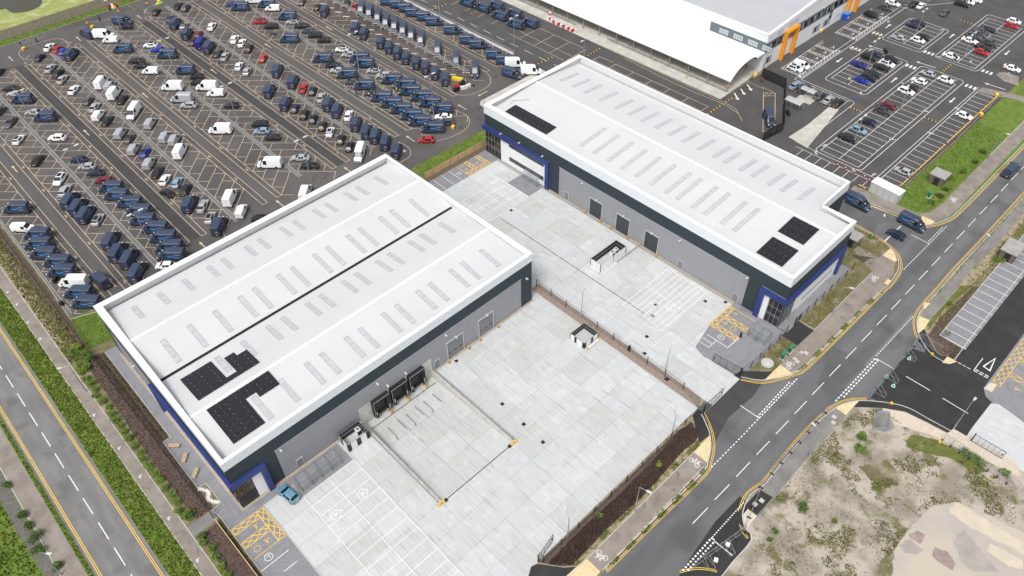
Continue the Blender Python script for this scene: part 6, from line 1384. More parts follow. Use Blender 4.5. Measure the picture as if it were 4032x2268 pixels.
S|w|-88|240.19|57.32|first white saloon from the top, the middle bays of the right car park
E|g|-88|242.79|52.68|only dark grey estate in the grass-side bays of the right car park
S|k|-88|238.62|52.75|only black saloon in the grass-side bays of the right car park
H|r|-88|235.70|52.02|second red hatchback from the top, the grass-side bays of the right car park
S|w|-88|227.47|57.24|second white saloon from the top, the middle bays of the right car park
H|r|-88|257.80|52.34|first red hatchback from the top, the grass-side bays of the right car park
H|w|-88|261.35|53.00|first white hatchback from the top, the grass-side bays of the right car park
S|w|-88|232.42|42.33|only white saloon in the grass-side bays of the right car park
H|s|92|213.48|57.55|only silver hatchback in the middle bays of the right car park
H|w|92|208.08|57.43|fourth white hatchback from the top, the middle bays of the right car park
H|w|-88|213.70|52.60|second white hatchback from the top, the grass-side bays of the right car park
H|k|92|203.47|57.58|third black hatchback from the top, the middle bays of the right car park
E|w|-88|200.53|57.46|second white estate from the top, the middle bays of the right car park
E|m|92|190.12|57.60|only maroon estate in the middle bays of the right car park
E|g|-88|187.46|57.27|fourth dark grey estate from the top, the middle bays of the right car park
H|n|92|180.01|57.51|only navy hatchback in the middle bays of the right car park
H|l|-88|174.83|57.36|only light blue hatchback in the middle bays of the right car park
S|k|-88|169.76|57.54|fourth black saloon from the top, the middle bays of the right car park
H|w|-88|199.68|41.50|third white hatchback from the top, the grass-side bays of the right car park
H|s|92|166.30|41.46|only silver hatchback in the grass-side bays of the right car park
V|n|-92|147.68|43.11|navy arrow-marked van on the side road beside the white cabin
V|n|-92|149.51|31.25|navy arrow-marked van waiting at the give way line of the side road
H|n|88|143.95|32.09|navy hatchback turning into the side road beside the van
W|n|1|183.95|23.86|navy van driving up the main street at the right edge"""
PROT = {}; vr = random.Random(3)
CATS = dict(V='van', G='van', W='van', C='van', H='car', S='car', E='car')
for line in VEH.strip().split('\n'):
    kind, c, hd, x, y, label = line.split('|'); x, y, hd = float(x), float(y), float(hd)
    var = 1 if kind in 'HE' and (round(x * 10) % 3 == 0) else 0; k = (kind, c, var)
    hd = radians(hd + vr.uniform(-1.3, 1.3))
    if 'entrance and cycle' in label: k = ('H', 't', 0)
    if k not in PROT:
        PROT[k] = make_van(kind, c) if kind in 'VGWC' else make_car(kind, k[1], var); o = PROT[k]
    else: o = dup(PROT[k], (0, 0, 0))
    z = .015
    if x < 80 and y < 80: z = .045
    o.location = (x, y, z); o.rotation_euler.z = hd; o['label'] = label; o['category'] = CATS[kind]
    o['group'] = {'V': 'arrow-marked delivery vans', 'G': 'arrow-marked delivery vans', 'W': 'other panel vans', 'C': 'other panel vans'}.get(kind, 'parked cars') if x < 160 else 'cars in the right car park'

# ================================================================ STREET FURNITURE
ordw = ['first', 'second', 'third', 'fourth', 'fifth', 'sixth', 'seventh', 'eighth', 'ninth', 'tenth', 'eleventh', 'twelfth', 'thirteenth', 'fourteenth', 'fifteenth', 'sixteenth', 'seventeenth', 'eighteenth', 'nineteenth', 'twentieth', 'twenty-first', 'twenty-second', 'twenty-third', 'twenty-fourth', 'twenty-fifth', 'twenty-sixth', 'twenty-seventh', 'twenty-eighth', 'twenty-ninth', 'thirtieth', 'thirty-first', 'thirty-second', 'thirty-third', 'thirty-fourth', 'thirty-fifth']
def lamp_double(x, y, h, rz, label):
    t = thing('lamp_post', label, 'lamp post', (x, y, 0), rz, 'tall double-headed car park lamps'); b = MB(); b.bar((0, 0, 0), (0, 0, h), .12, n=8, r2=.06); b.bar((0, 0, 0), (0, 0, 1.4), .16, n=8); b.obj('pole', M['galv'], t)
    b = MB(); b.bar((-.9, 0, h), (.9, 0, h), .05); b.obj('arm', M['galv'], t)
    for s in (-1, 1): MB().box(min(s * .7, s * 1.7), max(s * .7, s * 1.7), -.22, .22, h - .04, h + .12).obj('lamp_head', M['lamp'], t)
lamps = [(26.9, 206.5, 'second of the tall lamps along the first drain from the top'), (26.9, 172.8, 'tall lamp rising beside the silver cars midway along the first drain'), (27.0, 140.3, 'tall lamp at the lower end of the first drain'), (65.5, 240.9, 'tall lamp at the top of the third drain beside a navy van'), (65.2, 205.8, 'tall lamp on the third drain beside a navy van and black hatchback'),
         (65.3, 172.1, 'tall lamp on the third drain beside empty bays'), (65.5, 138.6, 'tall lamp at the lower end of the third drain near the near warehouse'), (103.4, 204.8, 'tall lamp on the fifth drain beside a navy van and a silver hatchback'), (103.6, 171.7, 'tall lamp at the middle of the fifth drain'), (104.1, 139.4, 'tall lamp at the lower end of the fifth drain by a white saloon')]
for x, y, l in lamps: lamp_double(x, y, 11.9, 0, l)
for q, l in (((234.36,70.69), 'tall lamp in the upper island of the right car park'), ((204.66,70.78), 'tall lamp in the depot-side island of the right car park'), ((229.87,54.57), 'tall lamp in the upper right island of the right car park'), ((192.05,54.73), 'tall lamp in the middle of the long central island of the right car park'), ((169.72,55.72), 'tall lamp at the lower end of the long central island of the right car park')): lamp_double(q[0], q[1], 7.4 if 'depot' not in l else 9, .0, l)
for q, h, l in (((139.05,177.97), 11.9, 'tall thin lamp pole beside the guard rail near the top'), ((140.94,146.93), 11.9, 'tall thin lamp pole beside the guard rail near the white vans'), ((153.82,131.33), 6, 'lamp pole showing behind the top corner of the far warehouse')): lamp_double(q[0], q[1], h, 0, l)
def lamp_single(x, y, h, rz, label, z=.1, arm=1.1):
    t = thing('street_lamp', label, 'street lamp', (x, y, z), rz, 'street lamps'); b = MB(); b.bar((0, 0, 0), (0, 0, h), .10, n=8, r2=.05); b.bar((0, 0, 0), (0, 0, 1.3), .13, n=8); b.obj('pole', M['galv'], t)
    b = MB(); b.bar((0, 0, h), (arm, 0, h + .08), .04); b.obj('arm', M['galv'], t); b = MB(); b.prism([(arm, -.12), (arm + .75, -.20), (arm + .85, 0), (arm + .75, .20), (arm, .12)], h + .04, h + .16); b.obj('lamp_head', M['lamp'], t)
import itertools
for base, tip, h, l in (((78.26,63.74), (84.47,68.45), 7.4, 'street lamp in the gravel strip nearest the two warehouses'), ((78.40,43.42), (84.51,46.67), 7.4, 'street lamp in the gravel strip nearest the yard gate'), ((68.71,34.46), (73.66,37.77), 6.5, 'lamp at the yard edge beside the curved mulch bed'),
                 ((42.98,34.44), (46.16,37.79), 6.5, 'lamp at the yard edge by the open mesh gate'), ((53.78,30.07), (57.91,30.92), 7.3, 'street lamp rising from the footway beside the long mulch bed'), ((113.83,29.95), (122.77,30.91), 7.3, 'street lamp on the footway near the far warehouse office corner'),
                 ((104.27,1.89), (112.02,2.00), 7.0, 'street lamp beside the new black road on the right'), ((147.01,15.64), (158.31,18.27), 7.3, 'street lamp south of the street near the small brick substation'), ((140.73,35.17), (148.55,36.91), 7.0, 'street lamp beside the side road by the far warehouse corner'),
                 ((185.92,29.72), (199.70,30.88), 7.3, 'street lamp on the footway by the green verge at top right'), ((81.97,16.23), (88.12,18.78), 7.3, 'street lamp beside the propped temporary fence by the waste ground'), ((1.42,114.67), (-0.05,123.49), 7.3, 'street lamp over the left footway beside the hedge'), ((-15.25,83.36), (-14.70,87.25), 7.3, 'street lamp at bottom left above the wide verge')):
    # the head direction comes from where the lamp head sits above the ground
    hx, hy = tip; bx, by = base; f = (H_ := 110.0 - h) / 110.0; gx, gy = hx * f, hy * f
    lamp_single(bx, by, h, atan2(gy - by, gx - bx), l, .02)
def fence(name, label, pts, h, pitch, postm, meshm, z=0, rails=2, cat='fence', pw=.035, every=None):
    t = thing(name, label, cat, (0, 0, z)); pts = flat(pts)
    for (x0, y0), (x1, y1) in zip(pts, pts[1:]):
        L_ = hypot(x1 - x0, y1 - y0); n = max(1, round(L_ / pitch))
        for k in range(n + (1 if (x1, y1) == pts[-1] else 0)): px, py = x0 + (x1 - x0) * k / n, y0 + (y1 - y0) * k / n; b = MB(); b.box(px - pw, px + pw, py - pw, py + pw, 0, h + .05); b.obj('post', postm, t)
        b = MB(); b.face([(x0, y0, .05), (x1, y1, .05), (x1, y1, h), (x0, y0, h)])
        b.obj('mesh_panel', meshm, t)
        b = MB()
        for r_ in range(rails): zz = .1 + (h - .12) * r_ / max(1, rails - 1); b.bar((x0, y0, zz), (x1, y1, zz), .012, n=4)
        if rails: b.obj('rail', postm, t)
    return t
fence('mesh_fence', 'black post and wire mesh fence between the two yards on a gravel strip', [(78.3, 76), (78.3, 39.2), (76.85, 33.7)], 2.0, 4.2, M['black'], M['mesh'], .09, pw=.05)
fence('mesh_fence', 'black mesh fence along the near yard above the long mulch bed', [(75.6, 33.6), (72.3, 34.3), (37.5, 34.3)], 2.0, 4.0, M['black'], M['mesh'], .1, pw=.05)
fence('mesh_fence', 'black mesh fence down the left side of the site beside the hedge', [(5.55, 330), (5.5, 123), (5.6, 75.6)], 2.0, 2.6, M['black'], mat('black_mesh_dense', (.02, .02, .02), .8, alpha=.45), .1)
fence('mesh_fence', 'black mesh fence beside the block path along the far warehouse office', [(127.7, 33.3), (107.6, 33.6)], 1.9, 2.9, M['black'], M['mesh'], .1, pw=.05)
fence('mesh_fence', 'black mesh fence on the planted corner beside the cycle shelter and gate', [[(103.47,33.66),(100.47,33.50),(97.09,33.59)], [(91.15,33.52),(88.52,33.87)]], 1.9, 2.6, M['black'], M['mesh'], .1, pw=.05)
fence('mesh_fence', 'dark mesh security fence with a gate separating the depot yard from the cars', [[(182.99,90.53),(180.61,89.14),(180.14,81.84),(169.84,75.88),(161.81,71.02),(154.14,71.98)]], 3.0, 2.4, M['black'], M['screen'], 0, pw=.05)
fence('low_rail_fence', 'low wooden knee rail edging the green verge of the right car park', [(155.0, 44.3), (161.5, 38.6), (187.2, 38.15), (216.5, 38.9)], .7, 2.4, M['oldtimber'], M['mesh'], .08, rails=0)
t = thing('knee_rail', 'weathered timber rails along the edge of the bays and green verge', 'rail', (0, 0, .1))
for (x0, y0), (x1, y1) in (((155.0, 44.35), (161.5, 38.65)), ((161.5, 38.65), (187.2, 38.2)), ((187.2, 38.2), (216.5, 38.95)), ((137.5, 47.2), (155, 44.4))): b = MB(); b.bar((x0, y0, .62), (x1, y1, .62), .07, n=4); b.bar((x0, y0, .3), (x1, y1, .3), .06, n=4); b.obj('rail', M['oldtimber'], t)
# gates
def gate(name, label, p, q, h, n, m, meshm, z=0, swing=True, grp=None):
    t = thing(name, label, 'gate', (*p, z), atan2(q[1] - p[1], q[0] - p[0]), grp); L_ = hypot(q[0] - p[0], q[1] - p[1]); b = MB()
    b.path([(0, 0, .12), (L_, 0, .12), (L_, 0, h), (0, 0, h), (0, 0, .12)], .045, n=4); b.obj('gate_frame', m, t)
    for k in range(1, n): MB().bar((L_ * k / n, 0, .12), (L_ * k / n, 0, h), .03, n=4).obj('gate_bar', m, t)
    MB().face([(0, 0, .12), (L_, 0, .12), (L_, 0, h), (0, 0, h)]).obj('mesh_panel', meshm, t); MB().box(-.16, 0, -.10, .10, -.1, h + .25).obj('gate_post', m, t); MB().box(L_ - .35, L_ - .15, -.06, .06, h * .45, h * .6).obj('latch', m, t)
gate('yard_gate', 'open black mesh gate leaf on the left side of the far yard entrance', (76.91,33.68), (82.17,33.61), 2.2, 5, M['black'], M['mesh'])
gate('yard_gate', 'open black mesh gate leaf beside the block paved corner bays', (87.98,33.93), (87.43,39.33), 2.2, 4, M['black'], M['mesh'], .04)
gate('yard_gate', 'open black mesh gate leaf at the bottom entrance of the near yard', (37.11,34.85), (40.94,35.65), 2.2, 5, M['black'], M['mesh'], .03)
gate('yard_gate', 'black barred gate lying open on the pale concrete entrance at far right', (103.95,-1.26), (104.03,-6.16), 1.9, 6, M['black'], M['meshpale'], .05)
gate('pedestrian_gate', 'narrow black pedestrian gate in the fence by the dark tarmac link path', (105.99,33.49), (107.97,33.51), 2.0, 2, M['black'], M['mesh'], .1)
# timber fences
t = thing('timber_fence', 'new pale close-boarded timber fence beside the strip of grass between warehouses', 'timber fence', (84.9, 119.75, .08)); bm_ = None
for k in range(66):
    if bm_ is None: bm_ = MB().box(0, .275, -.02, .02, .05, 1.85).mesh('board', M['timber'])
    link('board', bm_, t, loc=(.29 * k, 0, 0))
for k in range(8): MB().box(2.6 * k - .05, 2.6 * k + .05, -.10, -.02, 0, 1.9).obj('post', M['oldtimber'], t)
t = thing('perimeter_fence', 'tall weathered slatted timber fence with concrete posts at the top left edge', 'timber fence', (10, 265.3, .1)); r5 = random.Random(2)
for k in range(34):
    x = 3.05 * k; MB().box(x - .07, x + .07, -.16, .02, 0, 3.1).obj('post', M['fencepost'], t)
for k in range(33):
    for j in range(7):
        x = 3.05 * k; key = 'fslat%d' % (j % 2)
        if key not in MATS: MATS[key] = MB().box(.07, 2.98, -.08, -.03, .03, .40).mesh('slat', [M['oldtimber'], mat('grey_timber', (.21, .175, .145), .9, n=1.5, col2=(.29, .245, .20))][j % 2])
        link('slat', MATS[key], t, loc=(x, 0, .1 + .425 * j))
t = thing('timber_rail', 'long pale timber rail fence bordering the bays at the bottom left', 'timber fence', (5.62, 74.7, .1)); MB().box(-.06, .06, -30, 0, 1.0, 1.12).obj('top_rail', M['timber'], t)
bm_ = MB().box(-.02, .02, -.14, .14, .05, 1.0).mesh('board', M['timber'])
for k in range(90): link('board', bm_, t, loc=(0, -.16 - .31 * k, 0))
# guard rail along the service road and white kerb strip
block('kerb_strip', rect(141.1, 142.2, 148, 330), -.02, .125, M['kerb'])
t = thing('guard_rail', 'galvanised guard rail between the parked vans and the service road', 'guard rail', (142.0, 148, .1))
b = MB(); b.box(-.05, .05, 0, 110, .55, .8); b.obj('rail', M['galv'], t); bm_ = MB().box(-.07, .09, -.05, .05, 0, .85).mesh('post', M['galv'])
for k in range(46): link('post', bm_, t, loc=(0, 2.4 * k, 0))
# charging gantry between the two gantry rows
GX = 122.6; gy0 = 146.5
t = thing('charging_gantry', 'long raised cable gantry on steel posts between the two rows of delivery vans', 'cable gantry', (GX, gy0, 0))
for dx, z, r_ in ((-.55, 2.6, .06), (.35, 2.6, .06), (-.55, 3.0, .04), (.35, 3.0, .04), (-.1, 2.5, .05)): MB().bar((dx, 0, z), (dx, 104, z), r_, n=5).obj('cable_rail', M['oldtimber'] if r_ == .05 else M['galv'], t)
b = MB().bar((-.55, 0, 2.8), (.35, 0, 2.8), .03, n=4); b.bar((-.55, 0, 2.6), (-.55, 0, 3.0), .03, n=4); b.bar((.35, 0, 2.6), (.35, 0, 3.0), .03, n=4); bm_ = b.mesh('cross_bar', M['galv'])
for k in range(50): link('cross_bar', bm_, t, loc=(0, 2.1 * k, 0))
bm_ = MB().box(-.08, .08, -.08, .08, 0, 2.9).mesh('post', M['galv'])
for k in range(13): link('post', bm_, t, loc=(-.1, 1 + 8.5 * k, 0))
b = MB(); b.box(-.85, .65, -.06, .06, .0, .16); bmp = None
chb = []; proto = None
for k in range(22):
    for s in (-1, 1):
        y = (184.0 - 17 + 4.25 * k) + (0 if s < 0 else 2.3); y = y - 20
        if y < 147 or y > 244: continue
        if proto is None:
            proto = thing('charge_barrier', 'x', 'barrier', (0, 0, 0), 0, 'white and orange barriers at the head of each charging bay')
            b = MB(); b.bar((-1.0, 0, .45), (1.0, 0, .45), .11, n=6); b.obj('barrier_beam', M['lamp'], proto)
            for e in (-1.05, .9): MB().box(e, e + .2, -.14, .14, 0, .62).obj('end_block', mat('barrier_orange', (.72, .33, .06), .6), proto)
            o = proto
        else: o = dup(proto, (0, 0, 0))
        o.location = (GX + s * 1.75, y, .0); o.rotation_euler.z = pi / 4 + pi / 2
        chb.append((s, y, o)); o['group'] = 'charging bay barriers'
for s in (-1, 1):
    for i, (y, o) in enumerate(sorted(((a[1], a[2]) for a in chb if a[0] == s), key=lambda a: -a[0])): o['label'] = '%s orange-ended charging barrier from the top on the %s of the gantry' % (ordw[i], 'left' if s < 0 else 'right')
# bollards at loading doors: yellow with black bands
pb = None
for (x, y), l in (((BX0 - .9, 84.4), 'left side of the first loading door of the far warehouse'), ((BX0 - .9, 79.8), 'right side of the first loading door of the far warehouse'), ((BX0 - .9, 76.7), 'left side of the middle loading door of the far warehouse'), ((BX0 - .9, 72.0), 'right side of the middle loading door of the far warehouse'), ((BX0 - .9, 68.8), 'left side of the last loading door of the far warehouse'), ((BX0 - .9, 64.2), 'right side of the last loading door of the far warehouse'),
                  ((52.4, 73.1), 'left side of the first grey door of the near warehouse'), ((57.3, 73.1), 'right side of the first grey door of the near warehouse'), ((60.2, 73.1), 'left side of the second grey door of the near warehouse'), ((64.9, 73.1), 'right side of the second grey door of the near warehouse')):
    if pb is None:
        pb = thing('bollard', 'x', 'bollard'); MB().bar((0, 0, 0), (0, 0, 1.15), .13, n=10).obj('post', M['yellow'], pb)
        for z in (.3, .75): MB().bar((0, 0, z), (0, 0, z + .16), .135, n=10).obj('black_band', M['rubber'], pb)
        o = pb
    else: o = dup(pb, (0, 0, 0))
    o.location = (x, y, .03); o['label'] = 'striped bollard, ' + l; o['group'] = 'door bollards'
# fenced plant compounds
def compound(label, x0, x1, y0, y1, h, opens, units, z=.03, base=None):
    t = thing('plant_compound', label, 'plant compound', (x0, y0, z)); W_, D_ = x1 - x0, y1 - y0
    def wall(n_, ax, c, a0, a1):
        k = 0; a = a0
        while a < a1 - .05:
            w_ = min(.28, a1 - a); b = MB()
            if ax == 'x': b.box(a, a + w_ - .03, c - .02, c + .02, .08, h)
            else: b.box(c - .02, c + .02, a, a + w_ - .03, .08, h)
            b.obj('slat', M['black'] if (k % 7 in opens) else M['white'], t); a += w_; k += 1
    wall(0, 'x', 0, 0, W_); wall(1, 'y', 0, 0, D_)
    b = MB(); b.box(0, W_, D_ - .04, D_, .08, h); b.box(W_ - .04, W_, 0, D_, .08, h); b.obj('back_screen', mat('compound_screen', (.028, .03, .032), .7), t)
    b = MB(); b.path([(0, .06, h * .55), (W_, .06, h * .55)], .03, n=4); b.path([(.06, 0, h * .55), (.06, D_, h * .55)], .03, n=4); b.path([(0, D_ - .08, h * .6), (W_ - .08, D_ - .08, h * .6), (W_ - .08, 0, h * .6)], .035, n=4); b.path([(0, 0, h), (W_, 0, h), (W_, D_, h), (0, D_, h), (0, 0, h)], .035, n=4); b.obj('frame_rail', M['galv'], t)
    for x, y in ((0, 0), (W_, 0), (W_, D_), (0, D_), (W_ / 2, 0), (W_ / 2, D_)): MB().box(x - .05, x + .05, y - .05, y + .05, 0, h + .03).obj('post', M['black'], t)
    for u, v in units:
        a = thing('air_conditioning_unit', '', 'air conditioner', (x0 + u, y0 + v, z)); b = MB(); b.box(-.4, .4, -.4, .4, .1, 1.55); b.obj('casing', M['white_p'], a); b = MB(); b.box(-.36, .36, -.415, -.405, .2, 1.2); b.box(.405, .415, -.36, .36, .2, 1.2); b.obj('coil_grille', M['black'], a); b = MB(); b.disc(0, 0, .3, 1.56); b.obj('fan_recess', M['frame'], a); b = MB(); b.ring(0, 0, .2, .04, 1.575); b.ring(0, 0, .31, .03, 1.575); b.obj('fan_guard', M['lamp'], a)
        units_made.append(a)
units_made = []
compound('slatted grey and black compound beside the loading pit with one air conditioner', 28.1, 32.2, 70.5, 73.3, 2.0, (0, 1, 6), [(3.2, 1.9)])
compound('small empty slatted compound on the near yard beside the gravel strip', 69.6 + 3.2, 76.6, 58.0, 61.5, 1.6, (0, 1), [])
compound('long narrow compound on the far yard holding two white air conditioners', 90.6, 98.6, 69.6, 72.3, 2.1, (), [(5.2, 1.3), (6.5, 1.4)])
for a, l in zip(units_made, ('white air conditioner in the compound beside the loading pit', 'white air conditioner nearer the yard in the long compound', 'white air conditioner nearer the wall in the long compound')): a['label'] = l
def simple(name, label, cat, b, m, loc=(0, 0, 0), rz=0, grp=None):
    o = b.obj(name, m); o.location = loc; o.rotation_euler.z = rz; return tag(o, label, cat, grp)
t = thing('protective_barrier', 'low pale crash rail at the yard end of the long compound', 'barrier', (90.1, 69.2, .03)); b = MB(); b.bar((0, 0, .45), (0, 3.5, .45), .11); b.obj('beam', M['white_p'], t)
for y in (.2, 3.2): MB().box(-.08, .08, y, y + .14, 0, .45).obj('foot', M['galv'], t)
t = thing('protective_barrier', 'long blue-grey tube rail beside the long compound and the last door bollard', 'barrier', (95.0, 68.9, .03)); b = MB(); b.bar((0, 0, .55), (6.8, 0, .55), .11); b.obj('beam', M['galv'], t)
for x in (.2, 3.4, 6.5): MB().bar((x, 0, 0), (x, 0, .6), .09).obj('foot', M['yellow'] if x < 1 else M['galv'], t)
t = thing('protective_barrier', 'pale crash rail with yellow ends beside the small empty compound', 'barrier', (73.2, 57.4, .03)); MB().box(0, 3.2, -.1, .1, .3, .5).obj('beam', M['white_p'], t)
for x in (0, 3.1): MB().bar((x, 0, 0), (x, 0, .55), .14).obj('end_post', M['yellow'], t)
# cycle shelters
def shelter(label, x, y, rz, L_, n, z=.04, racks=True):
    t = thing('cycle_shelter', label, 'cycle shelter', (x, y, z), rz); arc = [(0, .1), (-.05, 1.0), (.05, 1.6), (.35, 2.05), (.9, 2.28), (1.55, 2.25), (2.1, 2.05)]
    for k in range(n + 1):
        u = L_ * k / n; b = MB(); b.path([(u, v, w_) for v, w_ in arc], .035, n=5); b.bar((u, 2.0, .0), (u, 2.0, 2.1), .03); b.bar((u, 0, .1), (u, 2.0, .1), .03, n=4); b.obj('frame_hoop', mat('shelter_steel', (.05, .06, .065), .5), t)
    for k in range(n):
        b = MB()
        for (v0, w0), (v1, w1) in zip(arc, arc[1:]): u0, u1 = L_ * k / n + .04, L_ * (k + 1) / n - .04; b.face([(u0, v0, w0 + .03), (u1, v0, w0 + .03), (u1, v1, w1 + .03), (u0, v1, w1 + .03)])
        b.obj('clear_panel', M['polyc'], t)
    b = MB(); b.bar((0, .35, 2.05), (L_, .35, 2.05), .03, n=4); b.bar((0, 2.1, 2.06), (L_, 2.1, 2.06), .03, n=4); b.bar((0, 0, 1.0), (L_, 0, 1.0), .025, n=4); b.obj('purlin', MATS['shelter_steel'], t)
    if racks:
        for k in range(int(L_ / .9)): u = .45 + .9 * k; b = MB(); b.path([(u, .6, 0), (u, .6, .75), (u, 1.5, .75), (u, 1.5, 0)], .025, n=4); b.obj('cycle_stand', M['galv'], t)
shelter('long clear-roofed cycle shelter along the near warehouse wall beside the blue car', 18.4, 69.6, 0, 7.6, 4)
shelter('small curved cycle shelter outside the far warehouse office corner', 97.3, 38.3, -pi / 2 + .0, 3.6, 2)
shelter('faint glass cycle shelter under the white windowed wall of the far warehouse', 101.6, 103.6, -pi / 2, 4.6, 2)
# benches
pbn = None
for q, rz, l in (((7.40,92.37), .05 - .8, 'slatted bench nearest the planted bed on the grey paving'), ((7.56,88.88), .85, 'middle slatted bench on the grey paving beside the near warehouse'), ((7.40,84.91), .75, 'slatted bench nearest the pebble bed on the grey paving')):
    if pbn is None:
        pbn = thing('bench', '', 'bench'); me = MB().box(-.95, .95, -.06, .06, .42, .47).mesh('slat', M['timber'])
        for k in range(4): link('slat', me, pbn, loc=(0, -.255 + .17 * k, 0))
        for x in (-.75, .75): MB().box(x - .04, x + .04, -.3, .3, 0, .42).obj('leg', M['galv'], pbn)
        o = pbn
    else: o = dup(pbn, (0, 0, 0))
    o.location = (q[0], q[1], .03); o.rotation_euler.z = rz; o['label'] = l; o['group'] = 'benches on the grey paving'
# small brick substations
def substation(label, q, w_, d, h, rz=0, z=.1):
    t = thing('substation', label, 'brick hut', (*q, z), rz); MB().box(-w_ / 2, w_ / 2, -d / 2, d / 2, -.1, h).obj('brick_wall', M['brick'], t); MB().box(-w_ / 2 - .2, w_ / 2 + .2, -d / 2 - .2, d / 2 + .2, h, h + .28).obj('concrete_roof', M['slabroof'], t); MB().box(-w_ / 2 - .01, -w_ / 2 + .0, -.7, .5, 0, 2.0).obj('door', M['trimb'], t)
substation('small brown brick substation with a flat concrete roof on the green verge', ((168.58,34.25)[0], (168.58,34.25)[1]), 3.0, 3.2, 2.3)
substation('small brick substation beside the corner of the far warehouse', ((134.04,36.94)[0] + 1.0, (134.04,36.94)[1] + .6), 2.6, 2.6, 2.2)
substation('brick substation at the right edge beside the new parking bays', ((153.87,12.59)[0] + .8, (153.87,12.59)[1]), 4.6, 3.0, 2.3)
t = thing('equipment_cabin', 'white equipment cabin with pale grey doors on the verge by the side road', 'cabin', (155.4, 40.4, .1), radians(-93)); L_, W_ = 6.8, 2.6
MB().box(-L_ / 2, L_ / 2, -W_ / 2, W_ / 2, 0, 2.6).obj('cabin_wall', mat('cabin_grey', (.42, .45, .45), .6), t); MB().box(-L_ / 2 - .08, L_ / 2 + .08, -W_ / 2 - .08, W_ / 2 + .08, 2.6, 2.75).obj('roof', M['white_p'], t)
for x in (-2.4, -.8, .8, 2.3): MB().box(x - .55, x + .55, -W_ / 2 - .02, -W_ / 2, .1, 2.3).obj('door', mat('cabin_door', (.48, .51, .51), .5), t)
for q, l in (((162.22,33.10), 'green service cabinet alone on the grass near the white cabin'), ((99.75,30.62), 'green service cabinet, upper of the two on the planted corner'), ((97.45,30.73), 'green service cabinet, lower of the two on the planted corner')):
    t = thing('service_cabinet', l, 'cabinet', (*q, .1), .1, 'green service cabinets'); MB().box(-.6, .6, -.25, .25, 0, 1.2).obj('casing', M['green'], t); MB().box(-.66, .66, -.3, .3, 1.2, 1.3).obj('lid', mat('green_lid', (.03, .20, .12), .5), t); MB().box(-.8, .8, -.45, .45, -.02, .03).obj('base', M['kerb'], t)
b = MB(); b.bar((0, 0, 0), (0, 0, .25), 1.15, n=20); t = thing('manhole_ring', 'round concrete chamber ring on the dry grass beside the green cabinets', 'manhole', (*(94.07,31.93), .1)); b.obj('ring', M['kerb'], t); b = MB(); b.disc(0, 0, .55, .27, n=16); b.obj('cover', M['concwall'], t)
k = 0
for q in ((100.95,28.93), (101.39,28.26), (98.69,29.00), (98.43,28.33), (92.08,17.31), (90.91,16.80), (68.21,17.55), (69.48,17.15)):
    k += 1; o = MB().box(-.36, .36, -.36, .36, 0, .03).obj('access_cover', M['kerb']); o.location = (*q, .11); o.rotation_euler.z = .0
    tag(o, 'square pale access cover ' + ['left of the upper pair above the bicycle symbol', 'right of the upper pair above the bicycle symbol', 'left of the lower pair beside the bicycle symbol', 'right of the lower pair beside the bicycle symbol', 'upper of two on the footway by the propped fencing', 'lower of two on the footway by the propped fencing', 'left of two near the bottom junction', 'right of two near the bottom junction'][k - 1], 'cover', 'pale access covers')
# cones
def cone(q, m, l, g, s=1, z=.01):
    t = thing('traffic_cone', l, 'cone', (*q, z), .3, g); b = MB(); b.bar((0, 0, .05), (0, 0, .75 * s), .20 * s, n=10, r2=.04 * s); b.obj('cone_body', m, t); b = MB(); b.bar((0, 0, .32 * s), (0, 0, .5 * s), .145 * s, n=10, r2=.10 * s); b.obj('white_band', M['white_p'], t); MB().box(-.24 * s, .24 * s, -.24 * s, .24 * s, 0, .05).obj('base', M['rubber'] if m is M['red'] else M['white_p'], t)
for q, l in (((158.27,53.78), 'first'), ((158.48,51.89), 'second'), ((158.67,49.60), 'third'), ((158.74,47.08), 'fourth'), ((158.11,45.56), 'last')): cone(q, M['red'], 'red and white cone, %s from the left in the line behind the far warehouse' % l, 'cones behind the far warehouse', 1.2)
for q, l in (((113.64,14.25), 'green cone beside the upper end of the temporary fence'), ((106.81,15.20), 'green cone on the street side of the temporary fence'), ((105.63,13.33), 'green cone on the new tarmac beside the temporary fence')): cone(q, mat('green_cone', (.02, .40, .14), .6), l, 'green cones by the temporary fence', 1.3)
# temporary fencing with props
def temp(label, p, q, n, props, z=.02):
    t = thing('temporary_fence', label, 'temporary fence', (*p, z), atan2(q[1] - p[1], q[0] - p[0])); L_ = hypot(q[0] - p[0], q[1] - p[1]) / n
    for k in range(n): b = MB(); b.path([(L_ * k + .05, 0, .1), (L_ * (k + 1) - .05, 0, .1), (L_ * (k + 1) - .05, 0, 2.0), (L_ * k + .05, 0, 2.0), (L_ * k + .05, 0, .1)], .04, n=4); b.obj('fence_panel', M['galv'], t); MB().face([(L_ * k + .05, 0, .1), (L_ * (k + 1) - .05, 0, .1), (L_ * (k + 1) - .05, 0, 2.0), (L_ * k + .05, 0, 2.0)]).obj('mesh_panel', M['meshpale'], t); MB().box(L_ * k - .12, L_ * k + .12, -.35, .35, -.02, .14).obj('foot_block', M['rubber'], t)
    for k, s in props: b = MB(); u = L_ * k; b.path([(u - .5, 0, 1.6), (u - .5, s * 1.8, .1), (u + .5, s * 1.8, .1), (u + .5, 0, 1.6)], .035, n=4); b.bar((u - .5, s * 1.8, .1), (u - .5, 0, .2), .03, n=4); b.bar((u + .5, s * 1.8, .1), (u + .5, 0, .2), .03, n=4); b.obj('prop', M['galv'], t)
temp('temporary mesh fence with props, upper run across the new road mouth', (119.34,15.12), (112.34,14.98), 3, ((.7, 1), (2.3, 1)))
temp('temporary mesh fence with props, lower run across the new road mouth', (111.53,14.96), (100.22,15.02), 4, ((1.6, 1), (3.2, 1)))
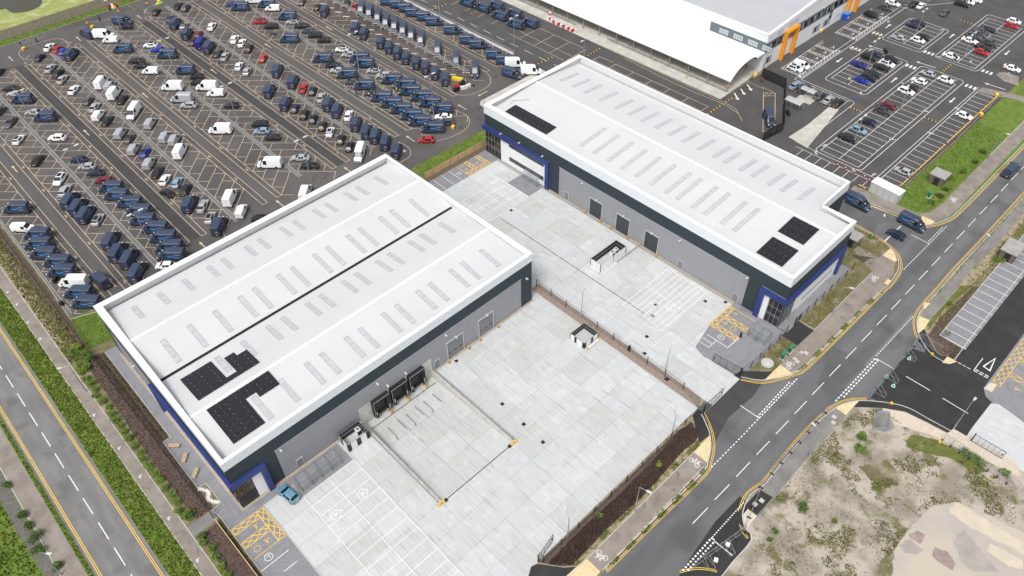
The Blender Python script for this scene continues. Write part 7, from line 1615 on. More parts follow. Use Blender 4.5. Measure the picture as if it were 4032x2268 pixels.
temp('temporary mesh fence with props lying along the footway beside the waste ground', (91.74,18.80), (71.93,18.67), 7, ((4.5, -1), (5.5, -1)), .12)
temp('temporary mesh fence with props around the planted end of the new car park', (119.12,14.82), (118.56,10.97), 2, (), .12)
temp('temporary mesh fence across the bottom junction with white weights', (63.02,16.12), (53.09,18.08), 5, ((2, 1), (4, 1)))
temp('temporary mesh fence at the ballast strip edge of the waste ground', (100.53,2.24), (99.90,-10.09), 8, (), .1)
temp('temporary mesh fence beside the brown verge near the bottom junction', (71.31,18.52), (63.61,16.34), 4, (), .12)
for q, l in (((101.72,11.74), 'yellow fence weight at the lower end of the temporary fence'), ((117.53,11.76), 'yellow fence weight at the upper end of the temporary fence'), ((100.02,2.35), 'yellow fence weight on the grassy edge of the waste ground')): simple('fence_weight', l, 'weight', MB().prism([(-.24, -.18), (.24, -.2), (.3, .12), (.06, .27), (-.27, .18)], 0, .3), M['yellow'], (*q, .03), .4, 'yellow fence weights')
for q, l in (((59.46,16.63), 'upper white block weighting the fence at the bottom junction'), ((56.16,16.45), 'lower white block weighting the fence at the bottom junction')): simple('fence_weight', l, 'weight', MB().prism([(-.3, -.3), (.3, -.3), (.3, .3), (-.3, .3)], 0, .4), M['white_p'], (*q, .03), .4)
# stack of mesh panels on the waste ground
t = thing('panel_stack', 'jumbled stack of grey mesh fence panels on the waste ground', 'panel stack', (*(96.60,11.13), .1), .5)
for k in range(7): b = MB(); a = .07 * (k - 3); z = .1 + .07 * k; c_, s_ = cos(a), sin(a); Q = [(u * c_ - v * s_ + .1 * k, u * s_ + v * c_ - .12 * k, z) for u, v in ((-1.7, -1), (1.7, -1), (1.7, 1), (-1.7, 1))]; b.path(Q + Q[:1], .04, n=4); [b.bar(tuple(Vector(Q[0]).lerp(Vector(Q[1]), f_ / 6)), tuple(Vector(Q[3]).lerp(Vector(Q[2]), f_ / 6)), .02, n=4) for f_ in range(1, 6)]; b.obj('fence_panel', M['galv'], t)
# bins and salt boxes (yellow), wheelie-bin groups (black), litter objects around
for q, l in (((40.49,254.97), 'yellow grit bin at the end of the kerbside island at top left'), ((61.01,253.96), 'yellow grit bin beside a navy van near the top of the second drain'), ((83.92,255.60), 'yellow grit bin on a green pallet at the top edge'), ((216.02,91.53), 'yellow grit bin against the white depot wall'), ((215.98,39.74), 'yellow grit bin at the end of the verge by the right car park'), ((203.77,38.73), 'yellow grit bin on the green verge beside the white hatchback'), ((179.97,90.92), 'yellow grit bin beside the dark depot fence'), ((103.93,131.41), 'yellow machine at the end of the fifth drain row'), ((84.42,256.97), None)):
    if l is None: continue
    t = thing('grit_bin', l, 'grit bin', (*q, .02), .5, 'yellow grit bins'); b = MB(); b.prism([(-.45, -.3), (.45, -.3), (.5, .35), (-.5, .35)], 0, .55); b.obj('bin_body', M['yellow'], t); b = MB(); b.prism([(-.5, -.35), (.5, -.35), (.52, .4), (-.52, .4)], .55, .72); b.obj('lid', mat('yellow_lid', (.85, .60, .04), .5), t)
b = MB(); simple('green_pallet', 'lime green pallet tray under the yellow grit bin at the top edge', 'pallet', MB().prism([(-1.1, -.6), (1.1, -.6), (1.1, .6), (-1.1, .6)], 0, .18), mat('lime', (.35, .60, .06), .6), (*(83.65,255.25), .0), .2)
for q, l in (((45.06,256.87), 'black bin on the perimeter lane left of the white saloon'), ((64.71,257.11), 'black bin on the perimeter lane left of the first lamp'), ((96.07,39.08), 'short black charging post beside the yellow hatched bays'), ((78.46,51.89), 'black charging post in the gravel strip between the yards')):
    t = thing('black_post', l, 'post', (*q, .03)); b = MB(); b.bar((0, 0, 0), (0, 0, 1.25), .22, n=8, r2=.2); b.obj('post_body', M['rubber'], t); b = MB(); b.bar((0, 0, 1.25), (0, 0, 1.4), .2, n=8, r2=.08); b.obj('cap', M['frame'], t)
for q, l, s in (((194.78,91.58), 'pair of dark wheelie bins against the depot wall by the orange portal', 2), ((216.83,71.13), 'dark bins beside the lower depot-side island cars', 3), ((226.77,55.33), 'dark bins at the end of the middle island of the right car park', 2), ((168.87,73.53), 'black bins beside the clear-roofed shelter', 3), ((6.71,139.37), 'black bin on the kerb left of the last navy vans', 1), ((8.16,147.00), 'black bins beside the white van at the lower left row', 2)):
    t = thing('wheelie_bins', l, 'bins', (*q, 0), .8)
    for k in range(s): o = MB().box(.65 * k, .65 * k + .58, -.3, .3, 0, 1.0).obj('bin', M['rubber'], t); MB().box(.65 * k - .02, .65 * k + .6, -.33, .33, 1.0, 1.07).obj('lid', M['frame'], o)
t = thing('recycling_bin', 'large blue recycling container against the depot wall', 'container', ((228.48,91.38)[0], DY0 - 1.2, 0)); b = MB(); b.prism([(-1.0, -.8), (1.0, -.8), (1.0, .8), (-1.0, .8)], 0, 1.9); b.obj('container_body', mat('bin_blue', (.01, .08, .45), .5), t); MB().box(-1.1, 1.1, -.9, .9, 1.9, 2.1).obj('lid', mat('bin_blue_lid', (.05, .22, .60), .5), t); MB().box(-.5, .3, -.82, -.8, .5, 1.2).obj('notice', M['white_p'], t)
# signs on poles
def sign(q, h, m, l, w_=.6, rz=pi / 4 + pi, pole=None, base=None, z=.01):
    t = thing('sign', l, 'sign', (*q, z), rz); MB().bar((0, 0, 0), (0, 0, h), .04, n=6).obj('pole', pole or M['frame'], t); MB().box(.05, .08, -w_ / 2, w_ / 2, h - w_, h).obj('sign_plate', m, t)
    if base: MB().bar((0, 0, 0), (0, 0, .5), .18, n=8, r2=.1).obj('base', base, t)
for q, m, l in (((40.39,255.50), M['frame'], 'thin dark post behind the top left grit bin'), ((60.05,254.28), M['orange'], 'orange sign by the navy van near the top of the second drain'), ((70.50,255.06), M['orange'], 'orange sign above the arrow-marked van at the top of the third drain'), ((79.44,253.85), M['orange'], 'orange sign on a red base at the top of the fourth drain'),
                 ((185.75,64.84), mat('sign_blue', (.02, .14, .50), .5), 'blue parking sign at the corner of the right car park'), ((193.70,70.62), M['lamp'], 'grey sign at the end of the depot-side island'), ((225.28,51.33), M['lamp'], 'grey sign at the end of the upper right island'), ((228.75,43.94), M['red'], 'red round sign on the small kerbed island'), ((226.06,41.42), mat('sign_pale', (.35, .48, .50), .5), 'pale blue sign on the small kerbed island'),
                 ((119.58,140.79), M['frame'], 'dark post beside the white and red barriers'), ((116.52,133.28), M['lamp'], 'round grey sign on the concrete corner by the far warehouse'), ((87.22,130.10), M['lamp'], 'pale sign at the lower end of the fourth drain'), ((167.51,91.76), M['orange'], 'small orange marker at the depot canopy corner')): sign(q, 2.3, m, l, .62)
t = thing('sign_cluster', 'cluster of square safety signs on a lamp column at the top edge', 'sign', (*(65.65,245.75), 0), radians(225 + 0)); t.location = ((65.52,240.86)[0], (65.52,240.86)[1], 0)
for k, (u, v, m) in enumerate(((-1.9, 0, 'red'), (-.9, .3, 'frame'), (0, 0, 'white_p'), (.1, 1.0, 'white_p'), (1.0, .2, 'orange'), (1.9, .3, 'frame'), (1.8, 1.1, 'red'), (-1.4, -.9, 'frame'))): MB().box(.14, .18, u * .75 - .36, u * .75 + .36, 9.2 + v * .75, 9.92 + v * .75).obj('sign_plate', M[m], t)
# red and white water barriers at the canopy and the end of the gantry
for k, q in enumerate(smooth_line([(167.11,157.78),(165.11,155.98),(163.82,153.97),(163.70,151.75),(163.73,149.68),(163.71,147.58),(163.82,145.64),(163.65,144.45)], 2)):
    if k % 1 == 0 and k < 14: simple('water_barrier', ('red' if k % 2 else 'white') + ' plastic barrier block, %s in the curved line by the canopy' % ['topmost', 'second', 'third', 'fourth', 'fifth', 'sixth', 'seventh', 'eighth', 'ninth', 'tenth', 'eleventh', 'twelfth', 'thirteenth', 'fourteenth'][k], 'barrier', MB().prism([(-.45, -.22), (.45, -.22), (.45, .22), (-.45, .22)], 0, .8), M['red'] if k % 2 else M['white_p'], (*q, .1), 0 if k > 5 else 1.2, 'red and white barriers by the canopy')
for k, (q, m) in enumerate((((117.68,146.01), 'red'), ((117.74,144.84), 'red'), ((118.24,143.97), 'white_p'), ((118.99,143.58), 'white_p'), ((120.08,143.58), 'white_p'))): simple('water_barrier', ['left red', 'right red', 'first white', 'second white', 'third white'][k] + ' plastic barrier at the end of the charging gantry', 'barrier', MB().prism([(-.6, -.25), (.6, -.25), (.6, .25), (-.6, .25)], 0, .95), M[m], (*q, .02), -.75 if k < 2 else -.2, 'barriers at the end of the gantry')
t = thing('cable_drum', 'black cable reel and equipment at the end of the charging gantry', 'equipment', (*(119.69,145.82), 0), .4); b = MB(); b.bar((-.9, 0, .6), (.9, 0, .6), .6, n=12); b.obj('reel', M['rubber'], t); MB().box(-2.6, -1.2, -.6, .4, 0, .9).obj('crate', M['frame'], t)
simple('toolbox', 'long yellow plastic chest beside the end of the charging gantry', 'chest', MB().prism([(-1.6, -.4), (1.6, -.4), (1.6, .4), (-1.6, .4)], 0, .9), mat('chest_yellow', (.80, .58, .02), .5), (*(120.39,148.49), .01), -pi / 4 - .35)
simple('signal_bin', 'black bin with red and green lids beside the red barriers', 'bin', MB().prism([(-.7, -.4), (.7, -.4), (.7, .4), (-.7, .4)], 0, 1.1), M['rubber'], (*(116.29,144.49), .01), -.3)
# white site container on the corner beside the far warehouse
t = thing('site_container', 'white ribbed storage container beside the corner of the far warehouse', 'container', (128.5, 124.8, .1), 0); b = MB(); MB().box(-6.0, 6.0, -1.25, 1.25, 0, 2.9).obj('container_body', M['white_p'], t); b = MB()
for k in range(24): b.box(-5.9 + .5 * k, -5.75 + .5 * k, 1.25, 1.29, .1, 2.8)
for k in range(5): b.box(-6.04, -6.0, -1.1 + .5 * k, -.95 + .5 * k, .1, 2.8)
b.obj('rib', M['lamp'], t)
# clear shelters in right car park
for q, l, L_, D_ in (((172.88,74.82), 'clear-roofed waiting shelter beside the dark security fence', 4.6, 2.6), ((180.21,74.97), 'cycle cage with curved clear roof on a pale concrete base', 4.0, 2.2)):
    t = thing('waiting_shelter', l, 'shelter', (*q, .02), radians(-90)); 
    for x in (-L_ / 2, 0, L_ / 2):
        for y in (-D_ / 2, D_ / 2): MB().bar((x, y, 0), (x, y, 2.3), .05, n=5).obj('post', M['galv'], t)
    for k in range(6): b = MB(); x0 = -L_ / 2 + L_ * k / 6; b.face([(x0 + .03, -D_ / 2, 2.35), (x0 + L_ / 6 - .03, -D_ / 2, 2.35), (x0 + L_ / 6 - .03, 0, 2.6), (x0 + .03, 0, 2.6)]); b.face([(x0 + .03, 0, 2.6), (x0 + L_ / 6 - .03, 0, 2.6), (x0 + L_ / 6 - .03, D_ / 2, 2.35), (x0 + .03, D_ / 2, 2.35)]); b.obj('roof_panel', mat('shelter_roof', (.60, .62, .64), .3, alpha=.7), t)
    MB().box(-L_ / 2, L_ / 2, D_ / 2 - .03, D_ / 2, .2, 1.2).obj('low_screen', M['polyc'], t)
# motorbike
t = thing('motorbike', 'black motorbike parked across an empty bay near the top', 'motorbike', (*(98.35,208.79), 0), radians(135))
for x in (-.7, .7): wheel(t, x, 0, .32, .06, M['rimd'])
b = MB(); b.bar((-.5, 0, .45), (.55, 0, .55), .16); b.bar((.1, 0, .75), (-.55, 0, .8), .14); b.bar((.7, 0, .32), (.45, 0, .95), .05); b.bar((.45, -.35, 1.0), (.45, .35, 1.0), .03); b.bar((-.5, 0, .45), (-.9, 0, .75), .07); b.obj('motorbike_frame', M['trimb'], t)
# door-side guard frames at offices
for q, rz, l, g in (((105.29,35.44), .0, 'steel door guard hoop nearer the street outside the far office', 'door guard hoops far office'), ((107.71,35.41), .0, 'steel door guard hoop by the white wall outside the far office', 'door guard hoops far office'), ((9.70,75.68), .0, 'lower steel door guard hoop outside the near office', 'g'), ((9.85,77.99), .0, 'upper steel door guard hoop outside the near office', 'g')):
    t = MB().path([(0, 0, 0), (0, 0, 1.0), (0, .0, 1.0), (0, -1.3, 1.0), (0, -1.3, 0)], .035, n=5); simple('door_guard', l, 'guard rail', t, M['galv'], (*q, .05), rz + pi / 2)

# ================================================================ PEOPLE
def person_mesh():
    me = bpy.data.meshes.new('body'); V = [(0, 0, .95), (0, 0, 1.2), (0, 0, 1.42), (0, 0, 1.53), (0, .01, 1.66), (.10, 0, .92), (.12, .10, .52), (.13, .02, .10), (.13, .17, .04), (-.10, 0, .92), (-.12, -.12, .52), (-.13, -.22, .12), (-.13, -.08, .05), (.19, 0, 1.40), (.25, -.03, 1.14), (.26, .08, .90), (.26, .12, .82), (-.19, 0, 1.40), (-.25, .05, 1.14), (-.26, .18, .93), (-.26, .23, .86)]
    E = [(0, 1), (1, 2), (2, 3), (3, 4), (0, 5), (5, 6), (6, 7), (7, 8), (0, 9), (9, 10), (10, 11), (11, 12), (2, 13), (13, 14), (14, 15), (15, 16), (2, 17), (17, 18), (18, 19), (19, 20)]
    rad = [.13, .135, .14, .055, .105, .10, .07, .045, .045, .10, .07, .045, .045, .065, .048, .036, .035, .065, .048, .036, .035]
    me.from_pydata(V, E, []); o = bpy.data.objects.new('tmp', me); COL.objects.link(o); m = o.modifiers.new('s', 'SKIN'); m.use_smooth_shade = True
    for i, v in enumerate(me.skin_vertices[0].data): v.radius = (rad[i], rad[i] * (.75 if i < 3 else 1))
    me.skin_vertices[0].data[0].use_root = True
    o.modifiers.new('u', 'SUBSURF').levels = 1
    dg = bpy.context.evaluated_depsgraph_get(); r_ = bpy.data.meshes.new_from_object(o.evaluated_get(dg)); bpy.data.objects.remove(o); return r_
PM = person_mesh()
def person(q, rz, top, label, legs='darkcloth', z=.02, hat=None):
    t = thing('person', label, 'person', (*q, z), rz, 'people at work in the car parks'); me = PM.copy(); me.materials.clear()
    for m in (M['skin'], M[legs], M['darkcloth']): me.materials.append(m)
    for p in me.polygons: c = p.center; p.material_index = 0 if (c.z > 1.47 or (abs(c.x) > .21 and c.z < .92)) else (1 if c.z < .95 and abs(c.x) < .21 else 2)
    link('body', me, t)
    b = MB(); R_ = [(.175, .135, .88), (.185, .14, 1.15), (.205, .14, 1.38), (.13, .10, 1.48)]; n = 12
    for (a0, b0, z0), (a1, b1, z1) in zip(R_, R_[1:]):
        for k in range(n): u, v = 2 * pi * k / n, 2 * pi * (k + 1) / n; b.face([(a0 * cos(u), b0 * sin(u), z0), (a0 * cos(v), b0 * sin(v), z0), (a1 * cos(v), b1 * sin(v), z1), (a1 * cos(u), b1 * sin(u), z1)])
    b.obj('vest' if top in ('hiviz', 'hivizo') else 'jacket', M[top], t, smooth=True)
    b = MB()
    for j in range(3):
        for k in range(10): u, v = 2 * pi * k / 10, 2 * pi * (k + 1) / 10; f0, f1 = j * .5, (j + 1) * .5; b.face([(.108 * cos(f0) * cos(u), .118 * cos(f0) * sin(u), 1.68 + .11 * sin(f0)), (.108 * cos(f0) * cos(v), .118 * cos(f0) * sin(v), 1.68 + .11 * sin(f0)), (.108 * cos(f1) * cos(v), .118 * cos(f1) * sin(v), 1.68 + .11 * sin(f1)), (.108 * cos(f1) * cos(u), .118 * cos(f1) * sin(u), 1.68 + .11 * sin(f1))])
    b.obj('hair', M['hair'], t); b = MB(); b.box(-.05, -.03, .10, .112, 1.68, 1.695); b.box(.03, .05, .10, .112, 1.68, 1.695); b.box(-.012, .012, .10, .125, 1.635, 1.67); b.box(-.03, .03, .10, .11, 1.60, 1.61); b.obj('face', M['trimb'], t)
for q, rz, top, l, legs in (((96.59,173.84), .4, 'hiviz', 'person in a yellow vest beside a navy van left of the fifth drain', 'darkcloth'), ((95.63,161.85), 2, 'darkcloth', 'person in dark clothes walking in the aisle left of the fifth drain', 'darkcloth'), ((102.56,159.16), .2, 'hiviz', 'person in a yellow vest standing on the fifth drain, apart from the group', 'lamp'),
                       ((104.80,157.63), 1.1, 'hiviz', 'person in a yellow vest at the head of the group between parked navy vans', 'darkcloth'), ((104.57,155.66), 3, 'hiviz', 'person in a yellow vest in the middle of the group between navy vans', 'darkcloth'), ((103.28,153.36), 4, 'hiviz', 'person in a yellow vest lowest in the group between navy vans', 'darkcloth'), ((102.40,154.97), 5, 'hiviz', 'person in a yellow vest crouched left of the group between navy vans', 'darkcloth'),
                       ((97.74,158.99), 5, 'lamp', 'person by the open side of a navy van near the grey estate', 'darkcloth'), ((76.23,143.11), .8, 'hiviz', 'person in a yellow vest and pale trousers near the warehouse roof corner', 'white_p'), ((169.50,157.27), 1, 'hivizo', 'person in an orange vest at the near edge of the canopy', 'darkcloth'), ((165.56,103.69), 2, 'hiviz', 'person in a yellow vest walking beside the canopy crash barrier', 'lamp'),
                       ((181.35,94.90), 3, 'hivizo', 'person in an orange vest under the open end of the canopy', 'darkcloth'), ((177.63,90.66), 1.2, 'hiviz', 'person in a yellow vest beside the yellow grit bin and depot fence', 'darkcloth'), ((77.38,203.75), 2.1, 'darkcloth', 'person in dark clothes walking among white cars near the fourth drain', 'darkcloth'), ((9.35,164.87), 2.2, 'hiviz', 'person in a yellow vest between two navy vans at the lower left', 'darkcloth'), ((18.70,136.50), .6, 'hiviz', 'person in a vest at the lower end of the aisle by the warehouse parapet', 'white_p'), ((178.51,87.90), .6, 'hivizo', 'person in an orange vest by the mesh gate of the depot fence', 'darkcloth')):
    person(q, rz, top, l, legs, .1 if 'canopy' in l and 'barrier' not in l else .02)

# ================================================================ VEGETATION
GRS = [M['leaf_a'], M['leaf_b'], M['leaf_c'], M['leaf_o']]
tufts('grass_tufts', [(-3.7, 60), (-.3, 60), (-.3, 160), (-3.7, 160)], 9000, .2, GRS + [M['leaf_y'], M['leaf_b'], M['leaf_o']], .10, .24, 1)
tufts('grass_tufts', [(-12.4, 60), (-11.8, 60), (-11.8, 122), (-12.4, 122)], 1100, .2, GRS, .10, .2, 2)
tufts('tall_grass', [(-30, 58), (-17.2, 58), (-17.6, 100), (-17.8, 122), (-30, 122)], 6000, .28, [M['leaf_b'], M['leaf_a'], M['leaf_y'], M['leaf_o']], .10, .45, 3)
tufts('scrub_tufts', [(1.9, 123), (5.3, 123), (5.2, 180), (2.2, 180)], 3200, .22, [M['leaf_a'], M['leaf_o'], M['leaf_c'], M['dry'], M['leaf_y']], .10, .3, 4)
tufts('mulch_litter', [(3.9, 119), (5.5, 122), (7.5, 121.4), (7.6, 94.8), (6.2, 94.4), (6.3, 77.4), (3.7, 77.4), (3.5, 90)], 4500, .16, [M['mul_a'], M['mul_b'], M['mul_c']], .105, .10, 5)
tufts('mulch_litter', [(2.8, 74.3), (5.3, 74.4), (6.2, 73.8), (6.2, 58), (3, 58)], 1500, .16, [M['mul_a'], M['mul_b'], M['mul_c']], .105, .10, 6)
tufts('planting_rows', [(5.8, 120.8), (7.5, 121), (7.5, 95), (6.2, 95)], 900, .18, [M['leaf_c'], M['leaf_o']], .105, .18, 7, keep=lambda x, y, r: abs((x * 1.3) % 1 - .5) < .2)
tufts('red_shrub_carpet', [[(37.74,33.65),(39.24,31.82),(40.30,31.00),(43.62,31.02),(48.30,31.14),(51.71,31.04),(56.30,30.83),(60.21,30.95),(64.13,31.18),(68.19,31.42),(71.01,31.08),(72.49,31.55),(73.62,33.83),(70.99,34.15),(66.69,33.98),(61.07,33.67),(53.50,33.58),(45.81,33.81)]], 11000, .22, [M['mul_a'], M['mul_b'], M['mul_c'], M['mul_a']], .11, .38, 8)
tufts('verge_weeds', [[(40.21,30.91),(48.18,31.03),(56.24,30.77),(64.10,30.95),(70.85,30.96),(72.08,30.85),(70.69,30.03),(63.07,30.16),(54.67,30.50),(45.16,30.40),(41.06,30.30)]], 1500, .16, GRS + [M['dry']], .10, .14, 9, keep=lambda x, y, r: (sin(x * 1.1) + sin(x * .37 + 1)) > .3 or r.random() < .15)
tufts('verge_weeds', [[(43.83,27.26),(67.75,27.10),(67.81,26.65),(63.66,26.06),(54.50,26.43),(44.96,26.69)]], 900, .18, GRS, .10, .16, 10, keep=lambda x, y, r: sin(x * 1.7) > -.1)
tufts('verge_weeds', [[(95.49,27.20),(101.85,27.03),(125.64,26.68),(126.21,25.72),(118.19,26.11),(99.35,26.37)]], 800, .18, GRS + [M['dry']], .11, .15, 11, keep=lambda x, y, r: sin(x * 1.3) > .2)
tufts('dry_grass', [(107.7, 33.2), (107.8, 30.4), (127, 30.4), (127, 33.2)], 2600, .17, [M['dry'], M['leaf_o'], M['leaf_a'], M['dry']], .10, .14, 12)
tufts('dry_grass', [[(101.61,33.58),(101.66,30.43),(95.64,30.05),(93.54,30.18),(92.02,31.69),(95.22,33.77)]], 1200, .17, [M['dry'], M['leaf_o'], M['leaf_a']], .10, .14, 13)
tufts('dry_grass', [(130, 31), (134.5, 31.5), (140, 31.5), (141, 34), (141, 46), (136.5, 46), (136.5, 37), (129.5, 36.5)], 1600, .17, [M['leaf_o'], M['leaf_a'], M['dry']], .10, .15, 14)
tufts('verge_grass', [(155, 43.5), (161.5, 38.2), (187, 37.9), (200, 38), (200, 30.2), (166.5, 30.3), (163, 30.2), (157, 30.6), (155, 32.6)], 6500, .18, [M['leaf_a'], M['leaf_b'], M['leaf_c'], M['leaf_a']], .10, .12, 15, keep=lambda x, y, r: hypot(x - 166.3, y - 33.4) > 2.8 and hypot(x - 155.5, y - 40.4) > 2.8)
tufts('verge_grass', [(133, 17.7), (200, 17.7), (200, 18.3), (133, 18.3)], 900, .16, GRS, .10, .12, 16)
tufts('verge_grass', [(125, 13), (180, 13), (180, 15.0), (125, 15.0)], 1600, .17, GRS + [M['leaf_y']], .11, .14, 17)
tufts('bed_litter', [(119, 8.3), (122.7, 8.0), (123, 13), (150, 13), (150, 14.0), (124, 15), (119, 11)], 1600, .16, [M['mul_a'], M['mul_c'], M['dry']], .11, .10, 18)
tufts('verge_grass', [(84.9, 121), (106, 121), (106, 125.2), (84.9, 125.2)], 1500, .16, GRS, .08, .12, 19)
tufts('verge_grass', [(20, 262.2), (130, 262.2), (130, 264.8), (20, 264.8)], 2500, .22, GRS, .12, .14, 20)
tufts('lawn_grass', [(6.6, 134.2), (10.8, 132.6), (11, 123.5), (5.9, 124)], 1500, .15, [M['leaf_a'], M['leaf_b'], M['leaf_c']], .105, .10, 21)
wg = [[(67.62,15.87),(74.63,16.00),(82.63,16.11),(90.25,15.72)], [(93.89,15.52),(96.18,15.29),(99.53,12.27)], [(98.66,6.85),(100.40,-2.45),(100.49,-7.18),(99.90,-10.09),(93.67,-12.50),(91.03,-4.28),(87.17,-1.92),(81.13,-1.32),(76.62,-1.35),(70.95,-3.58),(54.60,12.43)]]
from mathutils import noise as NZ
wz_ = lambda x, y: NZ.noise(Vector((x * .16, y * .16, 3))) + .6 * NZ.noise(Vector((x * .5, y * .5, 9))) + .35 * NZ.noise(Vector((x * 1.6, y * 1.6, 1)))
tufts('waste_weeds', wg, 9000, .15, [M['leaf_o'], M['leaf_a'], M['dry'], M['leaf_c'], M['leaf_y']], .10, .2, 22, keep=lambda x, y, r: wz_(x, y) > .16 + .25 * r.random() or r.random() < .02)
tufts('waste_litter', wg, 7000, .13, [M['mul_b'], M['dry'], M['oldtimber']], .10, .08, 23, keep=lambda x, y, r: wz_(x + 40, y) > .05 + .3 * r.random())
b = MB(); r6 = random.Random(8); poly = flat(wg)
for k in range(2600):
    x, y = r6.uniform(60, 112), r6.uniform(-16, 16)
    if not inside(x, y, poly) or wz_(x + 11, y + 5) < .0: continue
    s = r6.uniform(.02, .075); b.prism([(x - s, y - s * .7), (x + s, y - s), (x + s * .8, y + s), (x - s * .6, y + s * .8)], .1, .1 + s)
b.obj('loose_stones', M['stone'], kind='stuff')
b = MB()
for k in range(900):
    t_ = r6.random(); c = smooth_line([(6.50,82.03), (7.28,80.52), (6.69,79.12), (7.57,77.53)], 8); i = int(t_ * (len(c) - 1)); x, y = c[i][0] + r6.gauss(0, .14), c[i][1] + r6.gauss(0, .14); s = r6.uniform(.03, .07); b.prism([(x - s, y - s), (x + s, y - s), (x + s, y + s), (x - s, y + s)], .05, .09 + s)
sheet('planting_soil', [(6.46,82.28),(7.82,82.20),(7.80,77.31),(6.11,77.08)], .05, M['soil']); b.obj('pebble_ribbon', M['pebble'], kind='stuff')
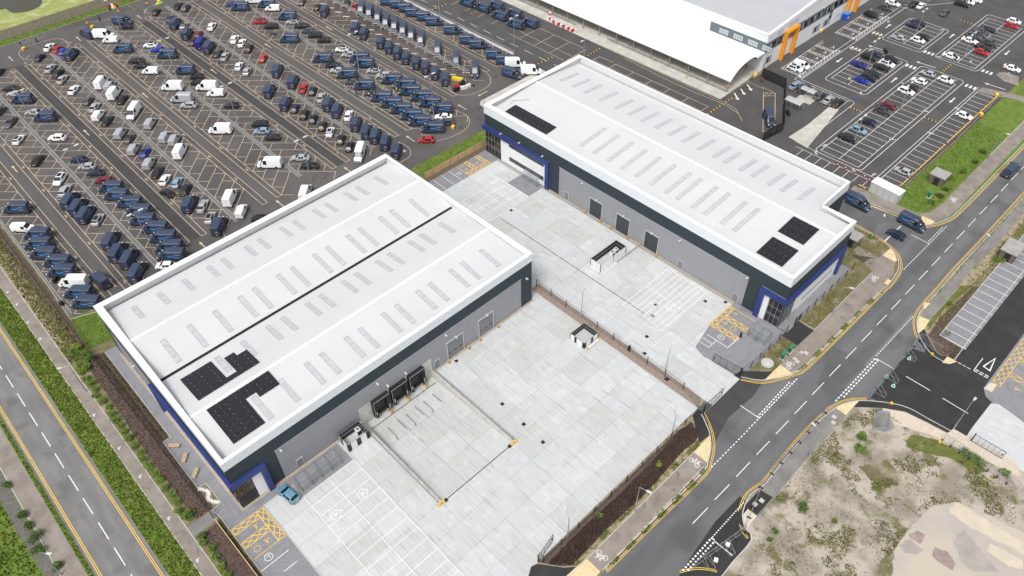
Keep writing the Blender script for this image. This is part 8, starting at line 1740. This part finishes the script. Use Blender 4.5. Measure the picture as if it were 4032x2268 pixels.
# hedge bushes along the left footway
hn = 0
y = 121.0
while y > 61:
    if not 74 < y < 77.6:
        wv = 1.0 + .35 * abs(sin(y * 1.7)); bush('hedge_shrub', 2.65 + .18 * sin(y), y, wv, 1.1 + .3 * sin(y * 2.3), 'bright green hedge shrub beside the left footway, %s from the top' % ordw[hn], 'shrub', 'hedge shrubs along the left footway', [M['leaf_b'], M['leaf_a'], M['leaf_b'], M['leaf_c']], 380, .12, hn); hn += 1
    y -= 1.85
for k, (px, w_, h, l, ms) in enumerate((((4.54,125.68), 1.5, 1.6, 'yellow-flowering shrub above the large green bush by the mesh fence', 'y'), ((4.09,122.72), 2.3, 2.2, 'large green bush beside the black mesh fence at the top of the hedge', 'g'), ((3.51,124.99), 1.8, 1.6, 'green bush left of the large bush at the top of the hedge', 'g'), ((4.76,121.38), 1.8, 1.9, 'green bush right of the large bush at the top of the hedge', 'g'), ((3.59,119.24), 1.5, 1.4, 'green bush just below the large bush at the top of the hedge', 'g'),
                                        ((2.82,78.60), 1.9, 1.7, 'round bush at the lower end of the hedge by the tarmac link', 'g'), ((2.69,73.87), 1.3, 1.3, 'dark green bush below the tarmac link beside the footway', 'd'), ((-15.14,84.97), 1.3, 1.2, 'bush at the foot of the bottom left street lamp', 'd'), ((-15.65,104.58), 1.2, 1.0, 'small bush on the far left verge edge', 'd'), ((-15.51,97.08), 1.5, 1.2, 'green bush beside the far left footway, middle', 'd'), ((-15.80,94.78), 1.4, 1.2, 'dark bush beside the far left footway, lower', 'd'), ((-15.66,91.88), 2.0, 1.5, 'broad bush between the far left footway and the mulch', 'd'), ((-16.23,89.52), 1.8, 1.3, 'broad low bush beside the street lamp at bottom left', 'd'),
                                        ((91.39,11.81), 1.5, 1.3, 'upright green bush on the waste ground below the stacked panels', 'g'), ((88.72,10.91), 1.6, 1.4, 'pale green bush on the waste ground, lower of two', 'g'), ((72.97,11.80), 1.7, .9, 'low dark shrub in rubble on the waste ground', 'd'), ((100.74,-2.79), 1.6, 1.1, 'green shrub along the ballast strip, first', 'g'), ((100.80,-3.89), 1.6, 1.0, 'green shrub along the ballast strip, second', 'g'), ((100.68,-1.67), 1.5, .9, 'green shrub along the ballast strip, topmost', 'g'), ((101.49,-7.41), 1.4, .8, 'green shrub along the ballast strip near the right edge', 'g'), ((66.33,12.75), .8, .6, 'small round green shrub at the lower left of the waste ground', 'd'), ((64.63,12.63), .7, .5, 'smaller green shrub below the round one on the waste ground', 'd'), ((74.37,7.15), .9, .5, 'low green clump in the middle of the waste ground', 'g'),
                                        ((171.81,33.14), 2.0, 1.3, 'green shrub beside the brick substation on the verge', 'g'), ((166.97,31.66), 1.2, 1.2, 'dark shrub right of the brick substation', 'd'), ((176.48,31.69), 1.6, 1.0, 'dark low shrub on the verge, first above the substation', 'd'), ((182.47,31.21), 1.6, 1.0, 'dark low shrub on the verge, second above the substation', 'd'), ((187.81,31.56), 1.6, 1.0, 'dark low shrub on the verge, third above the substation', 'd'), ((163.74,31.57), 1.6, .8, 'brown low shrub below the green cabinet', 'm'), ((160.25,31.80), 1.4, .6, 'dark low shrub at the lower corner of the green verge', 'd'), ((139.76,35.68), 1.3, .6, 'green shrub on the verge beside the side road', 'g'), ((135.57,36.29), .9, .8, 'small shrub against the substation by the far warehouse', 'd'), ((151.65,13.32), 2.0, .9, 'green shrub below the right edge substation', 'g'), ((132.04,14.95), 1.3, .7, 'bright green clump beside the mulch of the new car park', 'g'),
                                        ((62.75,32.54), .9, 1.5, 'thin yellow-green sapling in the upper part of the mulch bed', 'y'), ((49.09,33.15), .9, 1.4, 'thin green sapling in the lower part of the mulch bed', 'o'))):
    mm = dict(g=[M['leaf_a'], M['leaf_b'], M['leaf_c']], y=[M['leaf_y'], M['leaf_b']], d=[M['leaf_c'], M['leaf_a'], M['leaf_c']], m=[M['mul_a'], M['mul_c'], M['leaf_c']], o=[M['leaf_o'], M['leaf_a']])[ms]
    bush('bush' if 'sapling' not in l else 'sapling', px[0], px[1], w_, h, l, 'bush', None, mm, 520 if w_ > 1 else 160, .13, 100 + k)
# young tree in the planted bed of the new car park
q = (121.55,11.73); t = thing('young_tree', 'slender young tree in the mulch beside the new parking bays', 'tree', (*q, .1)); b = MB(); b.bar((0, 0, 0), (.1, .05, 2.2), .05, n=6, r2=.03)
for a in range(7): b.bar((.1, .05, 1.6 + .12 * a), (.1 + .6 * cos(a * 2.4), .05 + .6 * sin(a * 2.4), 2.3 + .12 * a), .018, n=4, r2=.006)
b.obj('trunk', M['oldtimber'], t); b = MB(); r7 = random.Random(4)
for a in range(9): leafball(b, .1 + .45 * cos(a * 2.4), .05 + .45 * sin(a * 2.4), 2.1 + .14 * a, .3, .3, .3, 34, .09, 3, r7)
b.obj('crown', [M['leaf_a'], M['leaf_c'], M['leaf_b']], t)
